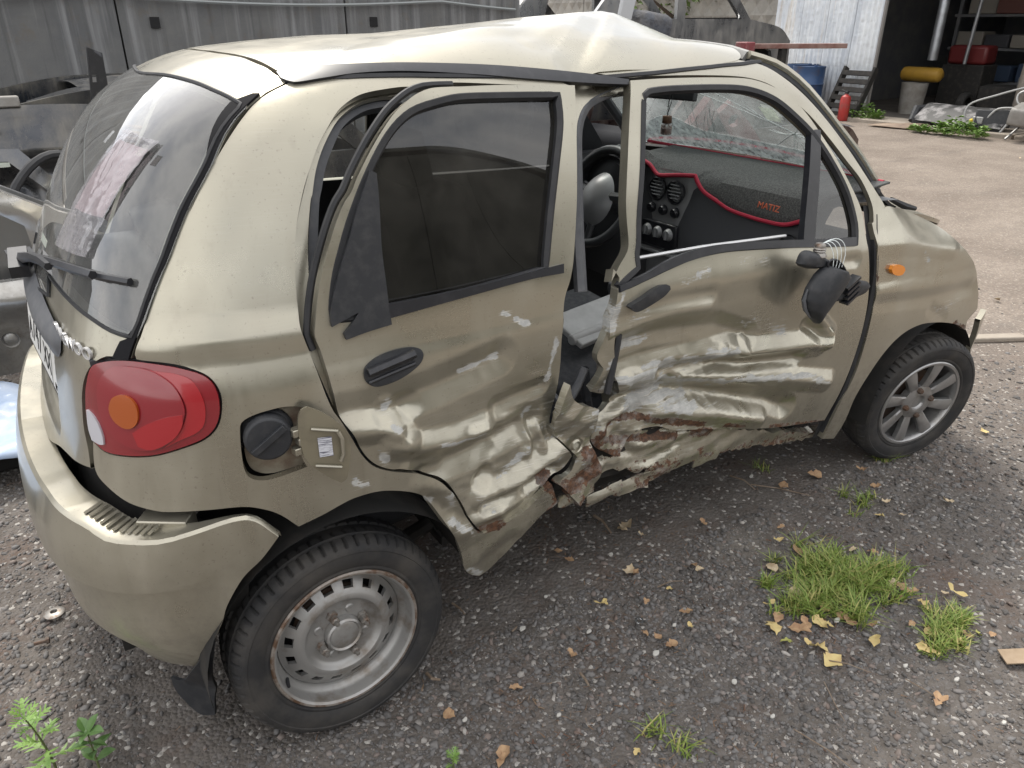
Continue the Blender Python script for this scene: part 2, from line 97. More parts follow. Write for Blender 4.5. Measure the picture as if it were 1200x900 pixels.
O={'quarter':[(1.1505,1.4807),(1.1808,1.4848),(1.2861,1.4911),(1.4364,1.4984),(1.6458,1.4975),(1.823,1.4902),(2.0479,1.4762),(2.2151,1.4633),(2.2288,1.4557),(2.0315,1.4646),(1.7977,1.4734),(1.6696,1.4677),(1.5816,1.4694),(1.4915,1.4659),(1.4329,1.462),(1.3861,1.4554),(1.3396,1.4428),(1.3051,1.4276),(1.2654,1.399),(1.2332,1.3703),(1.2065,1.3367),(1.1858,1.3055),(1.17,1.2741),(1.1565,1.2402),(1.1486,1.2032),(1.144,1.1606),(1.1427,1.115),(1.1456,1.0681),(1.1495,1.0532),(1.1613,1.0146),(1.1797,0.9646),(1.1943,0.9158),(1.2077,0.8828),(1.2198,0.8645),(1.2412,0.8234),(1.2671,0.7703),(1.2967,0.7363),(1.3408,0.7129),(1.394,0.6956),(1.4416,0.6801),(1.4847,0.6571),(1.5148,0.6297),(1.5577,0.5733),(1.5983,0.5057),(1.6242,0.4681),(1.6568,0.4469),(1.7035,0.4465),(1.7489,0.4553),(1.8295,0.479),(1.9106,0.525),(1.9443,0.4557),(1.9328,0.4481),(1.857,0.4275),(1.7785,0.3616),(1.6994,0.3088),(1.6598,0.2969),(1.6216,0.3164),(1.5843,0.3561),(1.5745,0.4025),(1.5576,0.447),(1.522,0.5071),(1.4948,0.5487),(1.465,0.5903),(1.4326,0.628),(1.3902,0.6471),(1.3362,0.6642),(1.29,0.6725),(1.2342,0.6727),(1.1962,0.6659),(1.1542,0.6557),(1.0914,0.6442),(1.0587,0.6829),(1.0252,0.7061),(0.9808,0.7214),(0.9034,0.7238),(0.8207,0.7219),(0.7994,0.7226),(0.7303,0.7323),(0.6774,0.7505),(0.6358,0.7708),(0.6276,0.7977),(0.6335,0.8391),(0.6746,0.8276),(0.7271,0.8291),(0.809,0.839),(0.8819,0.8586),(0.927,0.8743),(0.9544,0.8965),(0.9667,0.9259),(0.9686,0.9603),(0.9524,0.9876),(0.9245,1.0041),(0.8662,1.0198),(0.7898,1.0258),(0.7872,1.0353),(0.8008,1.0657),(0.8045,1.0856),(0.8362,1.1672),(0.8778,1.2604),(0.8934,1.2744),(0.9498,1.358),(1.0426,1.4464)],'fuel_hole':[(1.0,0.8932),(1.0109,0.9056),(1.0426,0.9147),(1.089,0.9183),(1.1185,0.9145),(1.1432,0.9063),(1.1373,0.8799),(1.1248,0.8631),(1.1198,0.8057),(1.1298,0.7788),(1.09,0.7742),(1.0449,0.7706),(1.0213,0.7738),(1.0037,0.784),(0.9967,0.8016),(0.9951,0.8316)],'fuel_door':[(1.1288,0.9012),(1.1365,0.9156),(1.1506,0.9216),(1.1779,0.9098),(1.2019,0.8938),(1.2236,0.8743),(1.2352,0.8567),(1.2399,0.8299),(1.2339,0.7922),(1.2235,0.7549),(1.2086,0.7461),(1.1858,0.7602),(1.1596,0.7809),(1.1416,0.799),(1.1316,0.8172),(1.1273,0.8411),(1.1252,0.8713)],'taillight':[(0.6635,0.9958),(0.6826,1.0078),(0.7329,1.0197),(0.791,1.0229),(0.868,1.0164),(0.9274,1.0024),(0.9533,0.986),(0.9654,0.9606),(0.9648,0.9278),(0.9529,0.9007),(0.9283,0.8808),(0.885,0.8652),(0.8136,0.8461),(0.7341,0.837),(0.6833,0.8361),(0.6445,0.8496),(0.6314,0.8905),(0.6369,0.9381),(0.6503,0.9719)],'tail_inner':[(0.7013,0.9835),(0.7382,1.0115),(0.788,1.0156),(0.8333,1.0096),(0.8726,0.9901),(0.8937,0.9627),(0.8985,0.9337),(0.8835,0.9013),(0.854,0.874),(0.8113,0.8583),(0.7606,0.861),(0.7226,0.8768),(0.6961,0.9056),(0.6897,0.9467)],'tail_bright':[(0.8253,1.01),(0.8779,1.0051),(0.9125,0.9937),(0.9305,0.9715),(0.9388,0.9427),(0.9335,0.9104),(0.9159,0.8934),(0.8795,0.8793),(0.8448,0.8636),(0.8819,0.8975),(0.9005,0.9328),(0.8929,0.9647),(0.8683,0.9907)],'tail_amber':[(0.7285,0.9339),(0.7396,0.9561),(0.7605,0.9658),(0.7828,0.9637),(0.7976,0.9505),(0.8008,0.9303),(0.7939,0.9119),(0.7779,0.902),(0.7589,0.9022),(0.7368,0.9142)],'tail_white':[(0.6405,0.9126),(0.658,0.9089),(0.6784,0.8919),(0.6888,0.8693),(0.6887,0.8521),(0.6747,0.8491),(0.6487,0.8523),(0.6398,0.8769)],'tail_red_low':[(0.7791,0.8919),(0.814,0.9113),(0.8561,0.9263),(0.8949,0.932),(0.8904,0.9084),(0.8663,0.8815),(0.8204,0.8611),(0.7895,0.8655)],'rear_door':[(0.7041,1.4609),(0.499,1.4702),(0.3899,1.4721),(0.3647,1.4727),(0.3222,1.4718),(0.2884,1.4631),(0.2609,1.4491),(0.2332,1.4303),(0.2008,1.3993),(0.1715,1.3659),(0.1418,1.3275),(0.1227,1.2984),(0.1055,1.2795),(0.0866,1.2504),(0.0661,1.2109),(0.0488,1.1733),(0.0346,1.1377),(0.0229,1.1015),(0.0148,1.0699),(0.0086,1.0418),(0.0156,1.0079),(0.0209,0.962),(0.0258,0.9196),(0.0348,0.8659),(0.0515,0.8295),(0.0728,0.7747),(0.0966,0.7404),(0.1317,0.716),(0.1668,0.705),(0.2164,0.6683),(0.2517,0.6474),(0.274,0.6204),(0.304,0.5592),(0.3248,0.5046),(0.3562,0.4562),(0.3771,0.4424),(0.4128,0.449),(0.4494,0.4551),(0.5045,0.4789),(0.5797,0.5294),(0.6167,0.543),(0.6436,0.5688),(0.5913,0.6382),(0.579,0.6697),(0.5804,0.7088),(0.5908,0.755),(0.596,0.8227),(0.5901,0.9066),(0.5949,0.9641),(0.5904,0.9389),(0.6007,1.0096),(0.6211,1.0556),(0.636,1.1012),(0.6626,1.2248),(0.6866,1.3713)],'rear_door_win':[(0.6513,1.4422),(0.4924,1.4491),(0.3838,1.4519),(0.331,1.4459),(0.2854,1.4365),(0.2557,1.424),(0.2283,1.4052),(0.2033,1.3814),(0.1773,1.3501),(0.1546,1.3186),(0.1372,1.2918),(0.1074,1.24),(0.0859,1.1949),(0.0681,1.1542),(0.0565,1.1178),(0.049,1.0859),(0.0467,1.0584),(0.0679,1.0612),(0.0991,1.0588),(0.166,1.0587),(0.3707,1.0692),(0.556,1.0823),(0.5867,1.2007),(0.6161,1.2952),(0.6462,1.3867)],'rear_glass_side':[(0.6578,1.4322),(0.5288,1.4508),(0.3739,1.4553),(0.2937,1.4435),(0.2416,1.4108),(0.1866,1.3527),(0.1474,1.2858),(0.1075,1.2105),(0.0745,1.1332),(0.0555,1.0592),(0.1741,1.0584),(0.3792,1.0713),(0.5688,1.0845),(0.6041,1.1978),(0.6358,1.3041),(0.6632,1.3913)],'rear_sail':[(0.1639,1.3359),(0.1748,1.3288),(0.1719,1.2791),(0.1638,1.1914),(0.1631,1.1249),(0.1623,1.0704),(0.1633,1.0389),(0.1097,1.0335),(0.0662,1.0265),(0.063,1.0391),(0.0814,1.056),(0.0984,1.075),(0.0708,1.0664),(0.0418,1.0567),(0.042,1.0784),(0.0552,1.1174),(0.079,1.1708),(0.1015,1.2159),(0.1299,1.2757)],'rear_belt':[(0.161,1.0798),(0.3249,1.0816),(0.4543,1.0868),(0.5988,1.093),(0.596,1.0725),(0.4983,1.0737),(0.3227,1.0639),(0.1624,1.0519)],'rear_handle':[(0.0912,0.95),(0.0957,0.9636),(0.1116,0.9744),(0.1377,0.9819),(0.1694,0.985),(0.201,0.9829),(0.2191,0.9754),(0.2239,0.9627),(0.2161,0.9476),(0.1965,0.935),(0.1694,0.9242),(0.1401,0.9188),(0.1151,0.9185),(0.1004,0.9253),(0.0928,0.9362)],'front_door':[(0.8971,1.4626),(1.0323,1.4635),(1.2218,1.4589),(1.3327,1.4489),(1.4287,1.4174),(1.5029,1.3685),(1.5769,1.2883),(1.6605,1.1858),(1.7314,1.077),(1.7451,0.9805),(1.749,0.9638),(1.7636,0.8973),(1.7885,0.766),(1.7843,0.6212),(1.7605,0.482),(1.7235,0.3639),(1.446,0.4191),(1.2787,0.4624),(1.1805,0.4866),(1.0376,0.5159),(0.9787,0.5404),(0.8975,0.5506),(0.8639,0.5118),(0.8305,0.4851),(0.7495,0.5483),(0.7442,0.6121),(0.7837,0.6379),(0.8171,0.6527),(0.7565,0.8164),(0.7337,0.8962),(0.7549,0.9832),(0.7707,1.0295),(0.7562,1.0525),(0.7447,1.0247),(0.7556,1.0361),(0.7775,1.0592),(0.8043,1.0851),(0.8123,1.1072),(0.8189,1.2015),(0.8524,1.3325)],'front_door_win':[(0.9291,1.426),(0.9463,1.4346),(1.0317,1.4379),(1.2107,1.4339),(1.3099,1.4236),(1.3973,1.3963),(1.4722,1.3494),(1.5383,1.2965),(1.6075,1.2192),(1.6705,1.1304),(1.7016,1.0376),(1.6942,0.9805),(1.436,1.0123),(1.2512,1.0314),(1.1367,1.0411),(1.0267,1.0402),(0.9412,1.0293),(0.8582,1.0147),(0.7806,1.0025),(0.7687,1.0109),(0.8332,1.0409),(0.8343,1.0742),(0.8425,1.0965),(0.8558,1.1699),(0.8808,1.2634),(0.9072,1.3621)],'front_belt':[(1.6826,0.9804),(1.688,1.0051),(1.4744,1.0267),(1.3167,1.0445),(1.1312,1.0609),(1.0221,1.061),(0.9373,1.0512),(0.8539,1.0301),(0.763,1.0143),(0.7618,0.9986),(0.851,1.0143),(0.9335,1.0287),(1.0184,1.0381),(1.1281,1.041),(1.3136,1.0245)],'front_post':[(1.4529,1.0283),(1.4847,1.1528),(1.5206,1.301),(1.5366,1.314),(1.5656,1.3122),(1.5337,1.1478),(1.5022,1.0184)],'quarter_glass':[(1.5031,1.0171),(1.5347,1.1467),(1.5687,1.2892),(1.6234,1.2138),(1.6843,1.127),(1.7155,1.0336),(1.7137,0.9909)],'front_handle':[(0.7826,0.9604),(0.7892,0.9664),(0.8267,0.9771),(0.8604,0.9923),(0.8945,0.9987),(0.9128,0.9923),(0.9144,0.9832),(0.8937,0.9684),(0.8588,0.9538),(0.8221,0.944),(0.7963,0.947)],'apillar':[(0.8166,1.4795),(0.9547,1.4925),(1.1445,1.4997),(1.2633,1.5031),(1.3731,1.4903),(1.4227,1.4786),(1.4715,1.4518),(1.5448,1.3989),(1.6194,1.3324),(1.6976,1.2533),(1.7524,1.1919),(1.8436,1.0875),(1.8544,1.0714),(1.7899,1.0291),(1.7902,1.0835),(1.7504,1.1559),(1.6856,1.219),(1.6176,1.2847),(1.5404,1.3528),(1.4652,1.4005),(1.3954,1.4375),(1.3028,1.4573),(1.1465,1.4662),(0.9716,1.4695),(0.9017,1.4679)],'fender':[(1.7814,1.0302),(1.854,1.0689),(1.9143,1.0601),(2.0652,1.0259),(2.1378,0.9995),(2.2112,0.961),(2.2725,0.9128),(2.3526,0.8585),(2.4332,0.7926),(2.4971,0.7026),(2.5445,0.6107),(2.4857,0.5744),(2.4979,0.5339),(2.4056,0.5778),(2.2807,0.6137),(2.134,0.6368),(2.0155,0.6169),(1.9237,0.5465),(1.86,0.4313),(1.8528,0.3179),(1.8365,0.2473),(1.7501,0.2765),(1.7711,0.4076),(1.8077,0.541),(1.8172,0.735),(1.8108,0.838),(1.7934,0.956),(1.782,1.0284)],'fender_gap':[(1.7699,1.0804),(1.8309,1.0736),(1.8281,0.9484),(1.8464,0.8285),(1.8553,0.7236),(1.8482,0.5259),(1.8136,0.3894),(1.7975,0.2532),(1.7267,0.2727),(1.7305,0.3894),(1.7559,0.5494),(1.7755,0.7189),(1.7869,0.839),(1.7726,0.9654)],'side_marker':[(1.8669,0.881),(1.874,0.8926),(1.9021,0.892),(1.9334,0.8802),(1.9457,0.8662),(1.9342,0.854),(1.9073,0.8545),(1.8793,0.8652)],'roof_trim':[(0.074,1.5013),(0.0937,1.5083),(0.1496,1.5122),(0.2382,1.5139),(0.3429,1.5135),(0.5002,1.5069),(0.6261,1.4973),(0.784,1.4809),(0.9001,1.4647),(0.895,1.4537),(0.7736,1.4616),(0.6127,1.4755),(0.4873,1.4876),(0.3322,1.4981),(0.227,1.4977),(0.1503,1.4905),(0.0923,1.4843),(0.0745,1.4915)],'glass_r':[(0.0235,1.4825),(-0.2154,1.4883),(-0.3515,1.4813),(-0.4447,1.4648),(-0.4921,1.4487),(-0.4984,1.4414),(-0.5354,1.3539),(-0.5525,1.2748),(-0.5683,1.2022),(-0.5729,1.169),(-0.5829,1.0894),(-0.583,1.0636),(-0.5761,1.0639),(-0.5447,1.0698),(-0.485,1.0851),(-0.3829,1.1004),(-0.2125,1.1026),(-0.0964,1.0999)],'hatch_r':[(0.0173,1.5201),(-0.2844,1.5187),(-0.4414,1.4981),(-0.4813,1.4826),(-0.4878,1.4666),(-0.4991,1.4469),(-0.538,1.3585),(-0.5578,1.2749),(-0.5735,1.1999),(-0.5772,1.1667),(-0.5865,1.0847),(-0.5901,1.025),(-0.5759,1.0242),(-0.5471,1.0226),(-0.5187,1.0017),(-0.4979,0.9684),(-0.4837,0.9229),(-0.4826,0.8619),(-0.4945,0.8163),(-0.4994,0.7772),(-0.5083,0.7793),(-0.4333,0.7929),(-0.373,0.8027),(-0.2983,0.7999)],'seam_r':[(-0.4593,1.4838),(-0.4665,1.4677),(-0.4768,1.4483),(-0.4834,1.4377),(-0.5208,1.3521),(-0.5374,1.2723),(-0.5528,1.1989),(-0.557,1.1653),(-0.5661,1.0847),(-0.5652,1.0235),(-0.5844,1.0198),(-0.5795,1.0809),(-0.57,1.1635),(-0.5506,1.2583),(-0.5495,1.2724),(-0.5304,1.3567),(-0.4908,1.4437),(-0.4754,1.4767)],'bumper_top':[(0.5774,0.826),(0.5947,0.7359),(0.6579,0.7014),(0.7168,0.6845),(0.7713,0.6835),(0.8283,0.6848),(0.8898,0.6951),(0.9634,0.7004),(1.0058,0.6886),(1.0479,0.6393)],'bumper_side':[(1.0381,0.6204),(1.0064,0.596),(0.9611,0.559),(0.9184,0.4961),(0.8957,0.4446),(0.8388,0.3565),(0.7574,0.2595)],'bumper_low':[(0.7688,0.2853),(0.7448,0.319),(0.6767,0.3884),(0.6475,0.4446),(0.577,0.5193)],'bumper_crease':[(0.9862,0.6671),(0.95,0.621),(0.8994,0.5831),(0.8273,0.5608),(0.7693,0.5536),(0.6953,0.5498),(0.6019,0.5515)],'flap':[(0.5887,0.1331),(0.6593,0.1537),(0.8063,0.3176),(0.8722,0.4111),(0.8358,0.316),(0.7555,0.1296),(0.739,0.0565),(0.6848,0.0439),(0.6318,0.0714),(0.5969,0.0956)],'bpost':[(0.6032,0.7984),(0.6177,0.7603),(0.6496,0.7267),(0.7119,0.6942),(0.7077,0.6309),(0.7062,0.5812),(0.7315,0.515),(0.7257,0.4682),(0.6657,0.4151),(0.6146,0.4845),(0.5951,0.5037),(0.64,0.523),(0.6602,0.5621),(0.6093,0.6229),(0.5732,0.6711),(0.5768,0.7463)],'front_sill':[(0.7506,0.517),(0.8393,0.4736),(0.872,0.5224),(0.9343,0.536),(1.0519,0.504),(1.285,0.4463),(1.7075,0.3022),(1.804,0.2809),(1.8264,0.2453),(1.5726,0.3037),(1.4783,0.3252),(1.3023,0.362),(1.208,0.3773),(1.11,0.3941),(1.0702,0.4027),(1.0679,0.385),(1.0125,0.3919),(0.9463,0.4131),(0.9344,0.3953),(0.8966,0.4054),(0.8855,0.4223),(0.8456,0.4287),(0.7926,0.4259),(0.7544,0.4267),(0.7343,0.4512),(0.7438,0.4841)],'rear_jamb':[(0.3692,1.4658),(0.3206,1.4664),(0.2713,1.4628),(0.2385,1.4589),(0.2111,1.4523),(0.1816,1.4393),(0.1582,1.4242),(0.1286,1.3954),(0.1037,1.3663),(0.081,1.3327),(0.0556,1.2861),(0.0307,1.2345),(0.0185,1.197),(0.009,1.1537),(0.0009,1.1074),(-0.0051,1.0577),(0.0073,0.9716),(0.0343,0.8623),(0.0313,0.9071),(0.0206,0.9661),(0.0154,1.0297),(0.02,1.056),(0.0302,1.1241),(0.0404,1.1811),(0.0537,1.232),(0.0687,1.2772),(0.0733,1.2845),(0.0907,1.3268),(0.1149,1.3661),(0.1487,1.4049),(0.1793,1.4262),(0.2185,1.4423),(0.2647,1.45),(0.2964,1.4508)],'rear_seal':[(0.3055,1.4496),(0.2732,1.4482),(0.2261,1.4405),(0.1859,1.4244),(0.1545,1.403),(0.1198,1.364),(0.0954,1.3244),(0.077,1.2817),(0.0594,1.2285),(0.0455,1.1771),(0.0343,1.1197),(0.024,1.051),(0.0478,1.0468),(0.0529,1.1169),(0.0642,1.1746),(0.077,1.2264),(0.0907,1.2725),(0.0978,1.2876),(0.1163,1.3279),(0.1396,1.3627),(0.1663,1.3947),(0.1966,1.4137),(0.2318,1.4261),(0.2744,1.4313),(0.3151,1.4368)],'front_ap':[(0.7227,1.2498),(0.7358,1.3119),(0.7542,1.3733),(0.7782,1.4031),(0.8169,1.4229),(0.8737,1.4299),(0.942,1.4367),(0.9364,1.4274),(0.8668,1.4161),(0.8225,1.4056),(0.791,1.39),(0.7694,1.3661),(0.7492,1.3109),(0.7352,1.2487),(0.718,1.1541),(0.7123,1.0767),(0.7085,0.9982),(0.6834,1.0022),(0.6872,1.0802)],'bpillar_top':[(0.7584,1.4602),(0.8135,1.4599),(0.9276,1.4498),(0.9215,1.4343),(0.8537,1.4292),(0.8033,1.4236),(0.7674,1.4068),(0.7456,1.3817),(0.735,1.3577),(0.7086,1.2541),(0.6963,1.2552)],'bpillar_side':[(0.7928,1.0542),(0.7835,1.0421),(0.757,0.9728),(0.7343,0.9134),(0.7095,0.8557),(0.7058,0.8336),(0.7276,0.8013),(0.7069,0.7513),(0.7017,0.7374),(0.7347,0.7236),(0.7583,0.7277),(0.7603,0.7935),(0.7522,0.8728),(0.773,0.9598),(0.7767,0.9997)]}

# ------------------------------------------------------------------ dent fields of the hit side
def folds(x,z,seed,fx,fz):
    w=vnoise(x*4.1,z*4.1,seed)*1.3+vnoise(x*9.3,z*9.3,seed+1)*.45
    a=(z*fz+x*fx+w)%1.;b=(z*fz*1.9-x*fx*2.3+w*1.7)%1.
    return np.abs(a-.5)*2*.65+np.abs(b-.5)*2*.35-.5
def Dfd(P):
    x,z=P[...,0],P[...,2]
    low=1-sstep(.90,1.02,z)
    D=.075*gsp(x,z,.95,.66,.42,.24)+.03*gsp(x,z,.75,.5,.2,.2)
    D=D+creases(x,z,FE['fd'])*low
    k=gsp(x,z,.95,.55,.33,.20)
    D=D+k*(.008*(vnoise(x*11,z*16,3)-.5)+.010*np.abs(vnoise(x*26+z*9,z*30,5)-.5))
    D=D+gsp(x,z,.98,.56,.36,.17)*.008*folds(x,z,61,1.1,8.)
    k2=gsp(x,z,.78,.50,.14,.10)
    D=D+k2*.02*folds(x,z,63,9.,7.)
    D=D+k2*(.03*np.abs(vnoise(x*17,z*17+x*7,8)-.5)-.006)
    return D*low-.012*sstep(1.0,1.3,z)
def Drd(P):
    x,z=P[...,0],P[...,2]
    low=1-sstep(.98,1.08,z)
    D=.05*gsp(x,z,.60,.70,.30,.22)
    D=D+creases(x,z,FE['rd'])*low
    k=gsp(x,z,.5,.62,.25,.22)
    D=D+k*(.006*(vnoise(x*12,z*15,13)-.5)+.008*np.abs(vnoise(x*27+z*11,z*27,15)-.5))
    D=D+gsp(x,z,.50,.62,.26,.18)*.007*folds(x,z,71,3.5,6.)
    return D*low-.085*np.clip((z-.98)/.48,0,1)*(1-.55*sstep(.3,.75,x))-.004
def Dtg(P):
    y,z=P[...,1],P[...,2];return .034*(1-sstep(.275,.30,np.abs(y)))*sstep(.765,.79,z)*(1-sstep(.945,.965,z))
def Dqd(P): return creases(P[...,0],P[...,2],FE['qd'])
def D0(P): return 0*P[...,0]
def Drf(P):
    x,y=P[...,0],P[...,1]
    xc=ip(y,[-.6,-.53,-.3,-.1,.2,.6],[.76,.80,1.02,1.17,1.24,1.2])
    am=ip(y,[-.6,-.5,-.35,-.15,.15,.6],[.0,.006,.030,.060,.046,.01])
    t=x-xc
    h=np.where(t<0,np.maximum(0,1+t/.70),np.maximum(0,1-t/.26))
    dimple=.016*gsp(x,y,.74,-.42,.10,.07)-.012*gsp(x,y,.62,-.34,.12,.05)
    cr_=creases(x,y,[(.011,.045,[(.75,-.52),(.90,-.40),(1.04,-.25),(1.13,-.12)]),(-.004,.035,[(.70,-.42),(.80,-.36),(.86,-.33)])])
    return -am*h+dimple+cr_+.003*(vnoise(x*9,y*9,4)-.5)
def Dlow(P): # sill torn back with the door
    x,z=P[...,0],P[...,2]
    return Dfd(P)*.9+.016*folds(x,z,33,1.4,13.)*(1-.7*sstep(1.0,1.6,x))+.006*(vnoise(x*24,z*24,21)-.5)
def Dpost(P):
    x,z=P[...,0],P[...,2]
    return .05*gsp(x,z,.66,.6,.2,.2)+.022*folds(x,z,35,4.,5.)+.008*(vnoise(x*20,z*20,32)-.5)
CYC=(.30,0.)
# ------------------------------------------------------------------ mesh helpers
def lift(ch,a,b,D,off,side=-1):
    a=np.asarray(a,float);b=np.asarray(b,float)
    def pt(t):
        if ch=='side': return np.stack([a,side*t,b],-1)
        if ch=='top': return np.stack([a,b,t],-1)
        if ch=='rear': return np.stack([-t,a,b],-1)
        return np.stack([CYC[0]-t*np.cos(a),CYC[1]-t*np.sin(a)*1.0,b],-1)
    lo,hi={'side':(.15,.95),'top':(.55,1.75),'rear':(-.7,.75),'cyl':(.2,1.6)}[ch]
    l=np.full(a.shape,lo);h=np.full(a.shape,hi)
    o=off(a,b) if callable(off) else off
    if ch in('side','rear','top') and D is not D0: o=o-D(pt(np.full(a.shape,.7)))
    DD=D0 if ch in('side','rear','top') else D
    for _ in range(22):
        m=(l+h)/2;P=pt(m);f=F(P)+(DD(P) if DD is not D0 else 0)-o
        l=np.where(f<0,m,l);h=np.where(f<0,h,m)
    return pt((l+h)/2)
def grad(P,D):
    e=.0045;g=np.zeros(P.shape)
    for k in range(3):
        d=np.zeros(3);d[k]=e
        g[:,k]=F(P+d)+D(P+d)-F(P-d)-D(P-d)
    return g/np.maximum(np.linalg.norm(g,axis=1,keepdims=True),1e-9)
def crom(p,step,closed=True,sharp=50,sx=1.):
    p=[np.array(q,float) for q in p];n=len(p)
    def ang(i):
        if not closed and i in(0,n-1): return 180
        a=p[i]-p[i-1];b=p[(i+1)%n]-p[i];a=a*[sx,1];b=b*[sx,1]
        c=a@b/(np.linalg.norm(a)*np.linalg.norm(b)+1e-12);return math.degrees(math.acos(max(-1,min(1,c))))
    sh=[ang(i)>sharp for i in range(n)];out=[]
    for i in range(n if closed else n-1):
        j=(i+1)%n;p1,p2=p[i],p[j];L_=np.linalg.norm((p2-p1)*[sx,1])
        m1=(p2-p1) if sh[i] else (p2-p[i-1])*.5;m2=(p2-p1) if sh[j] else (p[(j+1)%n]-p1)*.5
        for m in (m1,m2):
            l=np.linalg.norm(m*[sx,1])
            if l>L_*1.2: m*=L_*1.2/l
        k=max(1,int(round(L_/step)))
        for q in range(k):
            t=q/k;out.append((2*t**3-3*t**2+1)*p1+(t**3-2*t**2+t)*m1+(-2*t**3+3*t**2)*p2+(t**3-t**2)*m2)
    if not closed: out.append(p[-1])
    return np.array(out)
def inpoly(x,y,poly):
    r=np.zeros(x.shape,bool);n=len(poly);j=n-1
    for i in range(n):
        xi,yi=poly[i];xj,yj=poly[j]
        c=(yi>y)!=(yj>y)
        if yi!=yj: r^=c&(x<(xj-xi)*(y-yi)/(yj-yi)+xi)
        j=i
    return r
def newmesh(name,V,Fc,mats,parent=None,smooth=True,fm=None):
    me=bpy.data.meshes.new(name)
    me.from_pydata([tuple(map(float,v)) for v in V],[],[tuple(int(i) for i in f) for f in Fc])
    for m in (mats if isinstance(mats,(list,tuple)) else [mats]): me.materials.append(m)
    if smooth: me.polygons.foreach_set('use_smooth',[True]*len(me.polygons))
    if fm is not None: me.polygons.foreach_set('material_index',fm)
    me.update()
    o=bpy.data.objects.new(name,me);COL.objects.link(o)
    if parent is not None: o.parent=parent;o.matrix_parent_inverse=parent.matrix_world.inverted()
    return o
def attr(o,name,vals):
    a=o.data.attributes.new(name,'FLOAT','POINT');a.data.foreach_set('value',np.asarray(vals,np.float32))
def wear(P):
    x,z=P[:,0],P[:,2];s=np.zeros(len(x));r=np.zeros(len(x))
    jit=.35+1.5*vnoise(x*34,z*60,77)
    s=.34*gsp(x,z,.98,.58,.34,.20)+.30*gsp(x,z,.55,.66,.24,.18)
    for w,k,pl in FE['scrape']:
        if len(pl)>1: s=np.maximum(s,k*np.clip(1.35-pdist(x,z,pl)/(w*jit)*.9,0,1))
    for w,k,pl in FE['rust']:
        if len(pl)>1: r=np.maximum(r,k*np.clip(1.35-pdist(x,z,pl)/w*.9,0,1))
    ok=P[:,1]<0
    return s*ok,r*ok
def panel(name,parent,ch,outline,mat,D=D0,off=0.,holes=(),step=.014,rim=.012,side=-1,worn=False,bow=0,raw=False,extra_rust=None):
    sx=.74 if ch=='cyl' else 1.
    polys=[(np.array(outline,float) if raw else crom(outline,step*.8,sx=sx))]+[crom(h,step*.8,sx=sx) for h in holes]
    polys=[q*[sx,1] for q in polys]
    P0=polys[0];mn=P0.min(0);mxx=P0.max(0)
    gx,gy=np.meshgrid(np.arange(mn[0]+step*.5,mxx[0],step),np.arange(mn[1]+step*.5,mxx[1],step))
    gx=gx+((np.arange(gx.shape[0])%2)*step*.5)[:,None]
    gx=gx.ravel();gy=gy.ravel()
    ins=inpoly(gx,gy,P0)
    for h in polys[1:]: ins&=~inpoly(gx,gy,h)
    gx=gx[ins];gy=gy[ins]
    d=np.full(gx.shape,9.)
    for q in polys: d=np.minimum(d,pdist(gx,gy,list(map(tuple,q))+[tuple(q[0])]))
    k=d>step*.45;gx=gx[k];gy=gy[k]
    vs=[];es=[]
    for q in polys:
        s=len(vs);vs+=[Vector((float(a),float(b))) for a,b in q]
        es+=[(s+i,s+(i+1)%len(q)) for i in range(len(q))]
    vs+=[Vector((float(a),float(b))) for a,b in zip(gx,gy)]
    ov,oe,of,_,_,_=delaunay_2d_cdt(vs,es,[],0,1e-6)
    V2=np.array([(v.x,v.y) for v in ov]);T_=np.array([f for f in of if len(f)==3])
    c=V2[T_].mean(1);k=inpoly(c[:,0],c[:,1],P0)
    for h in polys[1:]: k&=~inpoly(c[:,0],c[:,1],h)
    T_=T_[k]
    used=np.unique(T_);rm=np.full(len(V2),-1);rm[used]=np.arange(len(used));V2=V2[used];T_=rm[T_]
    P=lift(ch,V2[:,0]/sx,V2[:,1],D,off,side);N=grad(P,D)
    a,b,c=P[T_[:,0]],P[T_[:,1]],P[T_[:,2]]
    fl=(np.cross(b-a,c-a)*N[T_[:,0]]).sum(1)<0
    T_[fl]=T_[fl][:,::-1]
    nV=len(P);faces=[tuple(t) for t in T_];Va=[P]
    LN=[N[T_.ravel()]]
    if rim:
        ed={}
        for t in T_:
            for i in range(3):
                e=(t[i],t[(i+1)%3]);ed[e]=1
        be=[e for e in ed if (e[1],e[0]) not in ed]
        bv=sorted({i for e in be for i in e});m1={v:nV+i for i,v in enumerate(bv)};m2={v:nV+len(bv)+i for i,v in enumerate(bv)}
        Va+=[P[bv],P[bv]-N[bv]*rim]
        for e in be:
            faces.append((m1[e[1]],m1[e[0]],m2[e[0]],m2[e[1]]))
            t_=P[e[0]]-P[e[1]];n_=np.cross(t_,-N[e[0]]);n_/=max(np.linalg.norm(n_),1e-9)
            LN.append(np.repeat(n_[None],4,0))
    Vall=np.concatenate(Va)
    o=newmesh(name,Vall,faces,mat,parent)
    o.data.normals_split_custom_set([tuple(n) for n in np.concatenate(LN)])
    if worn:
        s,r=wear(Vall);attr(o,'scrape',s)
        if extra_rust is not None: r=np.maximum(r,extra_rust(Vall))
        attr(o,'rust',r)
    return o
